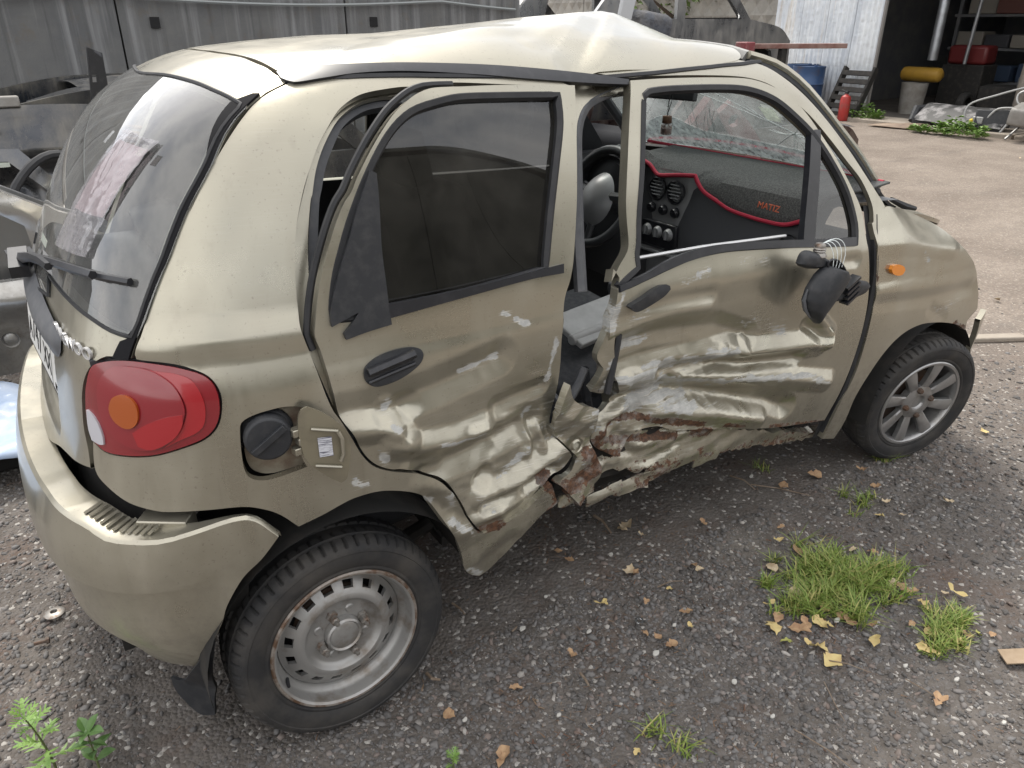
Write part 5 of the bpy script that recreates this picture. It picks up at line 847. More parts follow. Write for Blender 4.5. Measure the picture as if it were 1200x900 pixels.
# ================================================================== the wrecked hatchback
CAR=empty('wrecked_hatchback',(1.17,0,0),'champagne small hatchback with crushed right-side doors and torn rusty sill','car')
# ---- roof
rear_e=[(.035,0),(.04,-.15),(.055,-.28),(.075,-.41),(.092,-.47)]
near_e=[(.20,-.495),(.4,-.51),(.6,-.52),(.8,-.53),(1.0,-.525),(1.2,-.515),(1.33,-.50)]
front_e=[(1.375,-.44),(1.40,-.3),(1.41,-.15),(1.415,0)]
half=rear_e+near_e+front_e
full=half+[(x,-y) for x,y in half[::-1] if abs(y)>1e-6]
roof=panel('roof',CAR,'top',full,M['paint'],D=Drf,step=.0125,rim=.015)
panel('headliner',CAR,'top',[(.12,-.44),(1.28,-.44),(1.34,0),(1.28,.44),(.12,.44),(.1,0)],M['liner'],off=-.035,step=.06,rim=0)
panel('roof_trim',CAR,'side',O['roof_trim'],M['trim'],off=.006,step=.012,rim=.012)
# drip groove between roof skin and cant rail, right and left
for s in (-1,1):
    b=MB();xs=np.linspace(.09,1.42,50);ys=np.interp(xs,[.09,.2,.4,.6,.8,1.0,1.2,1.33,1.42],[.47,.495,.51,.52,.53,.525,.515,.505,.49])+.006
    P=lift('top',xs,s*ys,D0,0.);b.tube(P-np.array([0,0,.004]),.008,6);b.build('roof_groove_seal',M['rubber'],CAR)
# ---- tailgate (right half traced, left half mirrored)
hr=[(a,b) for a,b in O['hatch_r'] if a<.0]
he_=np.array(rear_e);yt=np.array([0,-.08,-.16,-.24,-.32,-.40]);xt=np.interp(-yt,-he_[:,1],he_[:,0])-.010;zt=lift('top',xt,yt,D0,0.)[:,2]
hat=[(float(a),float(b)) for a,b in zip(yt,zt)]+[q for q in hr[:-3] if q[0]<-.43];hat+=[(-.43,.765),(-.30,.742)];hat+=[(-.15,.70),(0,.69)]
hat=hat+[(-a,b) for a,b in hat[::-1] if abs(a)>1e-6]
gr=[(a,b) for a,b in O['glass_r'] if a<-.02 and not(a>-.1 and b<1.3)]
gbot=[(-.25,1.068),(-.12,1.052),(0,1.048)]
gl=[(0,1.484)]+gr+gbot
gl=gl+[(-a,b) for a,b in gl[::-1] if abs(a)>1e-6]
gin=[(a*.985,b+(.006 if b<1.2 else -.004)) for a,b in gl]
tg=panel('tailgate',CAR,'rear',hat,M['paint'],D=Dtg,step=.016,rim=.02,holes=[gin])
rg=panel('rear_glass',tg,'rear',[(a*1.014,b) for a,b in gl],M['glass_rear'],off=.004,step=.03,rim=.004)
b=MB()
P=[lift('rear',[a],[z],D0,.004)[0] for a,z in crom(gl,.02)];b.tube(P,.0042,6,closed=True);b.build('glass_seal',M['rubber'],tg)
ge=[(a,b) for a,b in O['glass_r'] if a<-.44];ge=sorted({(a,b) for a,b in ge if not(a>-.57 and b<1.2)},key=lambda q:-q[1])
he=sorted([(a,b) for a,b in O['hatch_r'] if a<-.47 and 1.02<b<1.468],key=lambda q:-q[1])
sm=[(-.4845,1.4665),(-.478,1.452)]+[(a-.001,b) for a,b in ge if b<1.44]+[(-.570,1.055),(-.566,1.022)]+[(a-.003,b) for a,b in he[::-1] if a<-.48]
for s_ in (1,-1): panel('tailgate_seam',CAR,'rear',[(s_*a,b) for a,b in sm],M['seam'],off=.0055,step=.012,rim=.010)
# wiper
def rp(y,z,off=0.): return lift('rear',[y],[z],D0,off)[0]
def rpv(pts,off):
    q=np.array(pts,float);return lift('rear',q[:,0],q[:,1],D0,off)
b=MB();pv=rp(.10,1.065,.03)
b.box(pv,(.055,.075,.045),(0,0,.1));b.box(pv+np.array([-.005,-.06,.012]),(.04,.11,.028),(0.2,0,-.05))
b.tube(rpv([(.10,1.075),(-.02,1.10),(-.14,1.128),(-.25,1.145),(-.33,1.150)],.034),[.013,.013,.011,.010,.008],6)
b.tube(rpv([(.02,1.090),(-.13,1.120),(-.264,1.140),(-.40,1.158),(-.50,1.160),(-.555,1.158)],.012),.008,6)
b.tube(rpv([(-.10,1.118),(-.264,1.146),(-.40,1.164),(-.50,1.166)],.025),.009,5)
b.build('wiper',M['trim'],tg,sharp=30)
# plate lamp bar and number plate
b=MB();G_=[]
for t in np.linspace(-.40,.40,44):
    e=max(0,1-(abs(t)/.40)**4)**.5
    row=[]
    for q in np.linspace(0,1,9):
        z=1.062-.085*q*(.4+.6*e)-.09*(t/.4)**2*.35;o_=.004+.018*math.sin(math.pi*min(1,q*1.05+.02))*e
        row.append(rp(t,z,o_))
    G_.append(row)
b.grid(G_);b.build('plate_lamp_bar',M['gplastic'],tg)
# plate: flat, tangent to the tailgate, carried on a black holder
pc=rp(0,.868,-.010);nrm=grad(np.array([rp(0,.868)]),D0)[0];tilt=math.asin(nrm[2])
PM=Matrix.Translation(Vector(pc))@Matrix.Rotation(R(4.5),4,'Z')@Euler((0,tilt,0)).to_matrix().to_4x4()@Matrix.Rotation(R(-90),4,'Z')@Matrix.Rotation(R(90),4,'X')
def plate_box(w,h,t,z0): 
    b=MB();b.box((0,0,z0),(w,h,t));return b
b=plate_box(.535,.135,.014,-.008);o=b.build('plate_holder',M['plastic'],tg,bevel=.003);o.data.transform(PM)
b=plate_box(.52,.112,.003,.0015)
for (cx,w) in ((0,.516),):
    for yy in (-.0525,.0525): b.box((cx,yy,.0032),(w,.003,.0008),mi=1)
for xx in (-.2575,.118,.2575): b.box((xx,0,.0032),(.003,.108,.0008),mi=1)
b.box((.235,-.033,.0034),(.022,.016,.0008),mi=2)
o=b.build('license_plate',[M['white_plate'],M['black'],mat('flag_red',(.5,.03,.03),.5)],tg)
ch=[]
def put(t,s,x,y):
    q=text_mesh(t,s,.0004,'plate_text',M['black'],None,Matrix.Translation((x,y,.0036)));ch.append(q)
put('A',.078,-.215,-.008);put('747',.105,-.105,0);put('XX',.078,.055,-.008);put('1',.07,.187,.018);put('RUS',.022,.178,-.038)
bm=bmesh.new();bm.from_mesh(o.data)
for q in ch:
    n0=len(bm.faces);bm.from_mesh(q.data);bm.faces.ensure_lookup_table()
    for f in bm.faces[n0:]: f.material_index=1
    me=q.data;bpy.data.objects.remove(q)
bm.to_mesh(o.data);bm.free();o.data.transform(PM)
# maker's lettering, letter by letter along the curved tailgate
bd=[]
for i,chh in enumerate('DAEWOO'):
    y=(-.368,-.405,-.433,-.456,-.480,-.498)[i]-.0;y=-.362-.029*i;z=1.030-.0022*i
    p=rp(y,z,.003);n_=grad(np.array([rp(y,z)]),D0)[0];yaw=math.atan2(-n_[1],-n_[0])
    Mx=Matrix.Translation(Vector(p))@Matrix.Rotation(yaw,4,'Z')@Matrix.Rotation(R(-90),4,'Z')@Matrix.Rotation(R(90),4,'X')
    bd.append(text_mesh(chh,.036,.003,'badge',M['badge'],None,Mx))
bm=bmesh.new()
for q in bd: bm.from_mesh(q.data);bpy.data.objects.remove(q)
me=bpy.data.meshes.new('badge');bm.to_mesh(me);bm.free();me.materials.append(M['badge'])
o=bpy.data.objects.new('badge',me);COL.objects.link(o);o.parent=tg
# ---- rear quarter, tail lamp, fuel flap
qp=panel('quarter_panel',CAR,'cyl',O['quarter'],M['wpaint'],D=Dqd,holes=[O['fuel_hole']],step=.011,rim=.018,worn=True)
panel('tail_lamp_gap',CAR,'cyl',[((a-.81)*1.07+.81,(b-.93)*1.09+.93) for a,b in O['taillight']],M['rubber'],off=-.012,step=.014,rim=0)
tl=panel('tail_lamp',CAR,'cyl',O['taillight'],M['redlens'],off=.006,step=.012,rim=.02)
panel('reflector',tl,'cyl',O['tail_bright'],M['redbright'],off=.0085,step=.01,rim=.003)
panel('lamp_bowl',tl,'cyl',O['tail_inner'],M['redmid'],off=.012,step=.01,rim=.006)
panel('lower_reflector',tl,'cyl',O['tail_red_low'],M['redbright'],off=.0135,step=.01,rim=.002)
panel('indicator_lens',tl,'cyl',O['tail_amber'],M['amberin'],off=.0165,step=.008,rim=.006)
panel('reverse_lens',tl,'cyl',O['tail_white'],M['clearlens'],off=.0095,step=.008,rim=.004)
fcx=sum(a for a,b in O['fuel_hole'])/16;fcz=sum(b for a,b in O['fuel_hole'])/16
def cyp(a,z,off): return lift('cyl',[a],[z],D0,off)[0]
panel('fuel_pocket',CAR,'cyl',[((a-fcx)*1.08+fcx,(z-fcz)*1.08+fcz) for a,z in O['fuel_hole']],mat('pocket_paint',(.33,.29,.22),.5,noise=(18,(.16,.10,.07),.48,.70)),D=lambda P:.028+.010*(vnoise(P[...,0]*22,P[...,2]*22,2)-.5),step=.008,rim=0)
fc=cyp(1.047,.862,-.018);fn=grad(np.array([fc]),D0)[0]
b=MB();b.lathe([(0,.034),(.040,.034),(.044,.031),(.046,.024),(.046,.004),(.05,.0),(.052,-.01)],28,'z');b.box((0,0,.038),(.078,.013,.010));
o=b.build('fuel_cap',M['plastic'],CAR,bevel=.001);o.data.transform(Matrix.Translation(Vector(fc))@Vector(fn).to_track_quat('Z','Y').to_matrix().to_4x4()@Matrix.Rotation(R(35),4,'Z'))
# opened flap: stands off the side on its hinge, inner face outwards
fd=panel('fuel_flap',CAR,'cyl',O['fuel_door'],mat('flap_inner',(.26,.235,.17),.4,.4,coat=.3,noise=(14,(.18,.16,.12),.45,.75)),off=lambda a,z:.024+.22*(a-1.13),step=.008,rim=.006)
b=MB()
for z0 in (.878,.797):
    P=[cyp(a,z0-.18*(a-1.15),.028+.22*(a-1.13)) for a in np.linspace(1.155,1.215,6)];b.tube(P,.0032,6)
P=[cyp(a,z,.030+.22*(a-1.13)) for a,z in [(1.215,.865),(1.222,.85),(1.222,.815),(1.214,.80)]];b.tube(P,.004,6)
b.build('flap_rib',M['paint'],fd)
b=MB();P=[[cyp(a,z,.0255+.22*(a-1.13)) for a in np.linspace(1.166,1.198,5)] for z in (.855,.812)];b.grid(P);o=b.build('fuel_sticker',mat('sticker',(.60,.61,.66),.6,noise=(1,(.14,.14,.18),.52,.56,(30,30,520))),fd)
b=MB();
for a,z in ((1.118,.868),(1.128,.848),(1.118,.828)): b.box(cyp(a,z,.012),(.022,.020,.016),(0,0,.2))
b.build('flap_hinge',M['paint'],CAR,bevel=.002)
# ---- rear bumper, hanging off the car
btop=[(0,.69),(.2,.693),(.4,.70),(.5,.705)]+O['bumper_top'][2:]
bside=O['bumper_side'][1:]
blow=[(.60,.245),(.4,.235),(.2,.23),(0,.228)]
bh=btop+bside+blow
bz=np.array(sorted([(a,b) for a,b in O['bumper_crease']]+[(0,.52),(.3,.525)]))
def boff(a,z):
    aa=np.abs(a);zc=np.interp(aa,bz[:,0],bz[:,1])
    return .026-.018*sstep(.55,1.06,aa)+.026*sstep(-.014,.022,z-zc)*(1-sstep(.85,1.0,aa))-.03*sstep(.12,.30,zc-z)
bfull=bh+[(-a,z) for a,z in bh[::-1] if abs(a)>1e-6]
def Dbump(P): return 0*P[...,0]
bp=panel('rear_bumper',CAR,'cyl',bfull,M['paint'],D=Dbump,off=boff,step=.016,rim=.006)
# recompute smooth normals from the mesh itself, since the offset bends the skin
bp.data.normals_split_custom_set([(0,0,0)]*len(bp.data.loops))
b=MB();tc_=crom(btop,.02,closed=False,sx=.74);tc_=np.concatenate([tc_*[-1,1],tc_[::-1]]) if False else tc_
for s in (1,-1):
    rows=[]
    for a,z in tc_:
        w=1-sstep(.75,1.02,a);oo=float(boff(np.array([a]),np.array([z]))[0])
        rows.append([lift('cyl',[s*a],[z],D0,oo-.0)[0],lift('cyl',[s*a],[z+.006],D0,oo-.006)[0],lift('cyl',[s*a],[z+.004],D0,oo-.012-.05*w)[0],lift('cyl',[s*a],[z-.012],D0,oo-.016-.055*w)[0]])
    b.grid(rows)
b.build('bumper_ledge',M['paint'],bp)
for i,a in enumerate(np.linspace(.64,.80,11)):
    z=np.interp(a,[q[0] for q in btop],[q[1] for q in btop])
    oo=float(boff(np.array([a]),np.array([z]))[0])
    b=MB();b.tube([lift('cyl',[a],[z+.010],D0,oo-.018)[0],lift('cyl',[a],[z+.010],D0,oo-.055)[0]],.004,4);b.build('step_rib',M['paint'],bp)
fl=[(a*1.0,max(z,.045)) for a,z in O['flap']]
panel('mud_flap',CAR,'cyl',fl,M['plastic'],off=.004,step=.014,rim=.008)
# structure seen in the gap above the bumper
panel('rear_valance',CAR,'cyl',[(-.9,.30),(-.5,.30),(0,.30),(.5,.30),(.9,.34),(.95,.60),(.8,.68),(.5,.73),(0,.76),(-.5,.73),(-.9,.66)],M['dark'],off=-.06,step=.04,rim=0)
b=MB()
p=cyp(.80,.62,-.03);b.box(p+np.array([0,0,.0]),(.10,.05,.16),(0,0,-.6));b.build('bumper_bracket',M['paint'],CAR,bevel=.003)
# ---- doors
rd=panel('rear_door',CAR,'side',O['rear_door'],M['wpaint'],D=Drd,holes=[O['rear_door_win']],step=.0072,rim=.03,worn=True)
panel('door_glass',rd,'side',O['rear_glass_side'],M['glass_tint'],D=Drd,off=-.016,step=.03,rim=.004)
def seal(name,parent,poly,D,off,r,m,closed=True,ch='side',side=-1):
    q=crom(poly,.02,closed=closed);P=lift(ch,q[:,0],q[:,1],D,off,side)
    b=MB();b.tube(P,r,6,closed=closed);return b.build(name,m,parent)
seal('window_seal',rd,O['rear_door_win'],Drd,-.008,.011,M['rubber'])
panel('sail_panel',rd,'side',O['rear_sail'],M['plastic'],D=Drd,off=.010,step=.012,rim=.012)
bs=panel('belt_moulding',rd,'side',O['rear_belt'],M['trim'],D=Drd,off=.010,step=.008,rim=.014)
fr=[(q[0],q[1]) for q in O['rear_door'][2:21]]
seal('frame_rubber',rd,[(a-.012,z+.004) for a,z in fr],Drd,-.012,.007,M['rubber'],closed=False)
hc=np.mean(O['rear_handle'],0)
hd=panel('door_handle',rd,'side',O['rear_handle'],M['plastic'],D=Drd,off=.006,step=.006,rim=.02)
b=MB();q=[(a,z) for a,z in crom([(hc[0]-.055,hc[1]-.006),(hc[0]-.01,hc[1]+.002),(hc[0]+.05,hc[1]+.012)],.012,closed=False)]
for dz,oo,rr in ((.008,.012,.010),(-.014,.008,.004)):
    P=lift('side',np.array([c[0] for c in q]),np.array([c[1]+dz for c in q]),Drd,oo);b.tube(P,rr,6)
b.build('handle_lever',M['trim'],hd)
fdr=panel('front_door',CAR,'side',O['front_door'],M['wpaint'],D=Dfd,holes=[O['front_door_win']],step=.0072,rim=.03,worn=True)
seal('window_seal',fdr,O['front_door_win'],Dfd,-.008,.012,M['rubber'])
panel('belt_moulding',fdr,'side',O['front_belt'],M['trim'],D=Dfd,off=.008,step=.008,rim=.014)
panel('window_post',fdr,'side',O['front_post'],M['trim'],D=Dfd,off=.002,step=.01,rim=.02)
panel('corner_glass',fdr,'side',O['quarter_glass'],M['glass_quarter'],D=Dfd,off=-.012,step=.02,rim=.003)
b=MB();b.tube(lift('side',np.linspace(.80,1.42,12),np.interp(np.linspace(.80,1.42,12),[.8,1.1,1.42],[1.055,1.05,1.035]),D0,-.035),.0045,6);b.build('window_channel',M['badge'],fdr)
hd=panel('door_handle',fdr,'side',O['front_handle'],M['plastic'],D=Dfd,off=.018,step=.006,rim=.03)
# door edge folded in front of the B-pillar and its rubber
panel('door_shut_face',CAR,'side',O['bpillar_side'],M['wpaint'],D=Dpost,off=-.01,step=.012,rim=.02,worn=True)
b=MB();q=[(.800,1.06),(.787,.99),(.776,.92),(.765,.85),(.752,.78),(.742,.73)];qq=crom(q,.02,closed=False);b.tube(lift('side',qq[:,0],qq[:,1],D0,-.025),.010,6);b.build('door_rubber',M['rubber'],CAR)
# ---- body side round the doors
panel('cant_rail',CAR,'side',O['apillar'],M['paint'],step=.012,rim=.015)
panel('cant_rail_seal',CAR,'side',[(a,b-.010) for a,b in O['apillar']],M['rubber'],off=-.014,step=.03,rim=0)
panel('door_jamb',CAR,'side',O['rear_jamb'],M['paint'],off=-.025,step=.012,rim=.01)
panel('aperture_seal',CAR,'side',O['rear_seal'],M['gplastic'],off=-.04,step=.012,rim=.02)
panel('pillar_top',CAR,'side',O['bpillar_top'],M['paint'],off=-.03,step=.012,rim=.02)
fa=[(.681,1.0),(.70,1.14),(.725,1.28),(.745,1.36),(.78,1.405),(.83,1.425),(.90,1.44)]
seal('aperture_seal',CAR,fa,D0,-.045,.016,M['gplastic'],closed=False)
# foot of the pillar, crumpled
rr=lambda P:.72*np.clip(1-(P[:,2]-.42)/.07,0,1)
panel('pillar_foot',CAR,'side',O['bpost']+[],M['wpaint'],D=Dpost,off=.02,step=.007,rim=.02,worn=True,extra_rust=rr)
b=MB();pf=lift('side',[.655],[.60],Dpost,.024)[0];b.lathe([(.012,-.004),(.017,0),(.021,-.004)],20,'y',pf);b.build('embossed_ring',M['paint'],CAR)
jag=[]
for a,z in crom(O['front_sill'],.016): jag.append((a+random.uniform(-.006,.006),z+random.uniform(-.007,.006)))
rs=lambda P:np.clip(.86-(P[:,0]-.75)*.40,0,1)*np.clip(1.15-np.abs(P[:,2]-.385+.10*(P[:,0]-.8))/.075,0,1)
panel('torn_sill',CAR,'side',jag,M['wpaint'],D=Dlow,off=-.030,step=.009,rim=.03,worn=True,raw=True,extra_rust=rs)
for k in range(6):
    x0=.70+k*.10;z0=.40-.035*math.sin(k)-.09*sstep(.9,1.4,x0);w=random.uniform(.08,.14);h=random.uniform(.03,.055)
    pl=[(x0-w/2,z0-h/2),(x0-w*.2,z0-h*.62),(x0+w*.15,z0-h*.4),(x0+w/2,z0-h*.55),(x0+w*.55,z0+h*.4),(x0,z0+h*.5),(x0-w*.5,z0+h*.35)]
    pl=[(a+random.uniform(-.008,.008),b+random.uniform(-.008,.008)) for a,b in pl]
    panel('sill_shred',CAR,'side',pl,M['wpaint'],D=Dlow,off=random.uniform(-.05,-.015),step=.010,rim=.006,worn=True,extra_rust=lambda P:.45+.6*(vnoise(P[:,0]*18,P[:,2]*18,k)-.4))
panel('inner_sill',CAR,'side',[(.64,.42),(1.2,.36),(1.75,.29),(1.80,.40),(1.0,.56),(.66,.54)],M['dark'],off=-.09,step=.05,rim=0)  # coloured dark to stand in for the shadow below the torn sill
# ---- front wing, lamp, bonnet, front end
fen=[(x,z) for x,z in O['fender']]
panel('front_wing',CAR,'side',fen,M['wpaint'],D=lambda P:creases(P[...,0],P[...,2],FE['wing'])+.010*gsp(P[...,0],P[...,2],2.38,.74,.10,.08)-.004*sstep(.0,.05,.86-P[...,2])+.006*gsp(P[...,0],P[...,2],2.2,.97,.12,.05),step=.010,rim=.02,worn=True)
panel('wing_gap',CAR,'side',O['fender_gap'],M['rubber'],off=-.018,step=.02,rim=0)
b=MB();g=crom([(1.81,1.05),(1.80,.96),(1.812,.86),(1.812,.72),(1.80,.58),(1.785,.44),(1.76,.30)],.02,closed=False);b.tube(lift('side',g[:,0],g[:,1],D0,-.012),.013,6);b.build('wing_rubber',M['rubber'],CAR)
sm_=panel('side_marker',CAR,'side',O['side_marker'],M['amber'],off=.012,step=.006,rim=.014)
hood=[(2.08,0),(2.06,-.3),(2.02,-.52),(2.05,-.585),(2.3,-.575),(2.48,-.54),(2.60,-.45),(2.68,-.25),(2.70,0)]
panel('bonnet',CAR,'top',hood+[(x,-y) for x,y in hood[::-1] if abs(y)>1e-6],M['paint'],D=lambda P:.016+0*P[...,0],step=.025,rim=.015)
panel('cowl_grille',CAR,'top',[(1.985,0),(1.97,-.4),(1.945,-.60),(2.07,-.60),(2.08,-.3),(2.10,0),(2.08,.3),(2.07,.60),(1.945,.60),(1.97,.4)],M['plastic'],off=-.004,step=.04,rim=.01)
b=MB();hp=lift('top',[2.03,2.10,2.17],[-.60,-.61,-.61],D0,.008);b.tube(hp,[.008,.012,.008],6);b.build('bonnet_edge_rubber',M['rubber'],CAR)
fl_=[(2.595,.55),(2.64,.585),(2.665,.52),(2.665,.34),(2.625,.32),(2.625,.46)]
panel('front_bumper_corner',CAR,'side',fl_,M['paint'],off=.01,step=.014,rim=.02)
panel('front_bumper_corner',CAR,'side',fl_,M['paint'],off=.01,step=.02,rim=.02,side=1)
b=MB();b.box((2.70,0,.45),(.10,1.0,.42));b.box((2.62,0,.68),(.10,.96,.16));b.build('front_end',M['dark'],CAR,bevel=.02)
# ---- left side of the body: skin, trim, glass
Ls=[(-.22,.32),(-.25,.75),(-.22,.95),(-.05,1.30),(.08,1.46),(.5,1.47),(1.0,1.47),(1.32,1.455),(1.50,1.37),(1.66,1.24),(1.84,1.06),(1.88,1.03),(2.35,.93),(2.55,.80),(2.56,.66),(2.58,.58),(2.52,.52),(2.40,.575),(2.28,.575),(2.13,.50),(2.03,.36),(2.02,.26),(.32,.26),(.28,.42),(.18,.54),(.04,.59),(-.1,.57),(-.2,.50)]
wr=[(.12,1.09),(.16,1.22),(.28,1.39),(.36,1.425),(.68,1.425),(.70,1.07)]
wf=[(.80,1.06),(.80,1.41),(.84,1.43),(1.20,1.425),(1.36,1.36),(1.52,1.22),(1.69,1.03),(1.2,1.045)]
panel('left_body_side',CAR,'side',Ls,M['paint'],holes=[wr,wf],step=.035,rim=.02,side=1)
panel('left_trim',CAR,'side',[q for q in Ls if .25<q[1]],M['inner'],holes=[wr,wf],off=-.05,step=.05,rim=0,side=1)
panel('left_rear_glass',CAR,'side',[(.12,1.06),(.16,1.22),(.28,1.40),(.36,1.43),(.69,1.43),(.71,1.05)],M['glass_clear'],off=-.012,step=.05,rim=0,side=1)
panel('left_front_glass',CAR,'side',wf,M['glass_clear'],off=-.012,step=.05,rim=0,side=1)
# ---- windscreen with its cracks
wsn=[(1.43,0),(1.425,-.25),(1.405,-.45),(1.42,-.485),(1.60,-.535),(1.78,-.575),(1.90,-.60),(1.945,-.58),(1.97,-.3),(1.98,0)]
ws=panel('windscreen',CAR,'top',wsn+[(x,-y) for x,y in wsn[::-1] if abs(y)>1e-6],M['glass_wind'],off=.002,step=.04,rim=.004)
shb=[(1.90,.0),(1.905,-.2),(1.90,-.4),(1.885,-.56),(1.94,-.58),(1.967,-.3),(1.978,0),(1.967,.3),(1.94,.58),(1.80,.56),(1.86,.45),(1.84,.3),(1.89,.15)]
panel('shattered_zone',ws,'top',shb,M['shatter'],off=-.002,step=.03,rim=0)
def wp(x,y): return lift('top',[x],[y],D0,.0035)[0]
random.seed(11)
cl=[[(1.849,-.318),(1.80,-.17),(1.747,-.017),(1.69,.14)],[(1.86,-.34),(1.80,-.20),(1.739,-.083),(1.66,.08)],[(1.849,-.318),(1.92,-.17),(1.99,.02)],[(1.849,-.318),(1.90,-.30),(1.965,-.22)],[(1.849,-.318),(1.82,-.45),(1.80,-.56)],[(1.849,-.318),(1.76,-.42),(1.70,-.53)],[(1.69,.14),(1.76,.28),(1.839,.414),(1.90,.52)],[(1.74,.2),(1.85,.28),(1.96,.33)]]
for i in range(16):
    x0=random.uniform(1.90,1.97);y0=random.uniform(.08,.52);k=random.uniform(.04,.13);cl.append([(x0,y0),(x0-k*.8,y0-k*random.uniform(.2,.6)),(x0-k*1.5,y0-k*random.uniform(.7,1.2))])
for i in range(7):
    a=random.uniform(0,6.28);l_=random.uniform(.06,.2);cl.append([(1.849,-.318),(1.849+l_*.5*math.cos(a),-.318+l_*.5*math.sin(a)),(1.849+l_*math.cos(a+.2),-.318+l_*math.sin(a+.2))])
for c in cl:
    q=crom([(min(x,1.965),max(-.57,min(.57,y))) for x,y in c],.03,closed=False);P=[wp(x+random.uniform(-.002,.002),y+random.uniform(-.002,.002)) for x,y in q]
    b=MB();b.tube(P,[.0011]*(len(P)-1)+[.0004],4);b.build('crack',M['crack'],ws)
b=MB();P=[[wp(x,y)-np.array([0,0,.008]) for y in (-.235,-.30)] for x in (1.745,1.80)];b.grid(P);b.build('paper_sticker',M['paper_t'],ws)
for s in (-1,1):
    b=MB();P=lift('top',np.linspace(1.40,1.95,14),s*np.linspace(.475,.60,14),D0,.0);b.tube(P+np.array([0,-s*.012,-.02]),.020,8);b.build('pillar_inner_trim',M['inner'],CAR)
    b=MB();b.tube(P+np.array([0,-s*.004,.002]),.012,6);b.build('screen_pillar',M['paint'],CAR)
b=MB();b.tube([wp(1.41,y)-np.array([-.0,0,.018]) for y in np.linspace(-.46,.46,13)],.022,6);b.build('screen_header',M['liner'],CAR)
# interior mirror and scent bottle
b=MB();b.box((1.60,.03,1.375),(.03,.20,.06),(0,.15,.2));b.tube([(1.61,.03,1.40),(1.64,.03,1.435)],.008,6);b.build('interior_mirror',M['plastic'],CAR,bevel=.01)
# ---- broken door mirror hanging on its cable
MH=[([1.4359, -0.8, 0.9806], [1.5268, -0.8, 0.9476]), ([1.3972, -0.8, 0.9569], [1.5591, -0.8, 0.9282]), ([1.3706, -0.8, 0.9222], [1.5319, -0.8, 0.8903]), ([1.3632, -0.8, 0.89], [1.4982, -0.8, 0.8583]), ([1.3744, -0.8, 0.8631], [1.4702, -0.8, 0.8318]), ([1.4051, -0.8, 0.8319], [1.4523, -0.8, 0.8112]), ([1.4362, -0.8, 0.8064], [1.4407, -0.8, 0.8036])]
MBK=[[1.5311, -0.785, 0.8477], [1.6168, -0.785, 0.8415], [1.6858, -0.785, 0.8487], [1.7036, -0.785, 0.8654], [1.6852, -0.785, 0.8818], [1.6511, -0.785, 0.8926], [1.5987, -0.785, 0.9], [1.5623, -0.785, 0.8903]]
MBS=[[1.3451, -0.775, 0.9918], [1.3526, -0.775, 1.0142], [1.3723, -0.775, 1.023], [1.41, -0.775, 1.0144], [1.4729, -0.775, 0.9837], [1.4725, -0.775, 0.9685], [1.4406, -0.775, 0.9675], [1.3946, -0.775, 0.9704], [1.361, -0.775, 0.9804]]
MPV=[1.4204, -0.79, 1.0193]
MOP=[[1.4359, -0.8, 0.9806], [1.4458, -0.8, 0.994], [1.4804, -0.8, 0.9856], [1.5243, -0.8, 0.948], [1.4983, -0.8, 0.9399], [1.4613, -0.8, 0.9553]]
def dome_grid(rows,n,h,back=.0):
    G_=[]
    for i,(a,c) in enumerate(rows):
        a=np.array(a);c=np.array(c);t=i/(len(rows)-1);hh=h*(math.sin(math.pi*(.35+.62*t))**.5 if t<1 else .15)
        G_.append([a*(1-u)+c*u+np.array([0,-hh*math.sin(math.pi*u)**.7,0]) for u in np.linspace(0,1,n)])
    return G_
def densify(rows,k=4):
    A=[np.array(r[0]) for r in rows];B=[np.array(r[1]) for r in rows];o=[]
    for i in range(len(rows)-1):
        for j in range(k): t=j/k;o.append((A[i]*(1-t)+A[i+1]*t,B[i]*(1-t)+B[i+1]*t))
    return o+[(A[-1],B[-1])]
def dome_poly(poly,h,thick,name,m,par):
    c=np.mean(np.array(poly),0);b=MB();n=len(poly);pts=crom([(p[0],p[2]) for p in poly],.006);y0=c[1];V=[];k=len(pts);cc=pts.mean(0)
    for r,hh in ((1.,-.0),(1.,h*.35),(.86,h*.75),(.55,h*.97)):
        for p in pts: q=cc+(p-cc)*r;V.append((q[0],y0-hh,q[1]))
    V.append((cc[0],y0-h,cc[1]));F_=[]
    for r in range(3):
        for i in range(k): j=(i+1)%k;F_.append((r*k+i,r*k+j,(r+1)*k+j,(r+1)*k+i))
    F_+=[(3*k+i,3*k+(i+1)%k,4*k) for i in range(k)];F_.append(tuple(range(k)))
    b.add(V,F_);return b.build(name,m,par)
mir=dome_poly(MBS,.035,0,'door_mirror',M['plastic'],CAR)
b=MB();c0=np.array(MPV);b.lathe([(0,.020),(.012,.020),(.015,.016),(.015,.009),(.018,.006),(.015,.003),(.018,-.001),(.015,-.004),(.020,-.010),(.022,-.016)],18,'z',c0);b.build('mirror_pivot',M['bolt'],mir)
b=MB();b.grid(dome_grid(densify(MH),15,.050));o=b.build('mirror_housing',M['plastic'],mir);md=o.modifiers.new('s','SOLIDIFY');md.thickness=.004
b=MB();pl=[np.array(p)+np.array([0,-.014,0]) for p in MOP];b.tube(crom3(pl,4),.0035,6,closed=True);b.build('housing_rim',M['trim'],mir)
b=MB();cq=np.mean(np.array(MOP),0)+np.array([0,-.012,0]);qv=crom3(pl,4);n=len(qv);b.add([tuple(cq+np.array([0,.02,-.01]))]+[tuple(q) for q in qv],[(0,1+i,1+(i+1)%n) for i in range(n)]);b.build('housing_mouth',M['black'],mir)
b=MB();e=[np.array(r[0])+np.array([-.004,-.012,.0]) for r in MH[2:6]];b.tube(e,[.002,.006,.006,.002],6);b.build('mirror_edge',M['gplastic'],mir)
dome_poly(MBK,.014,0,'mirror_backing',M['plastic'],mir)
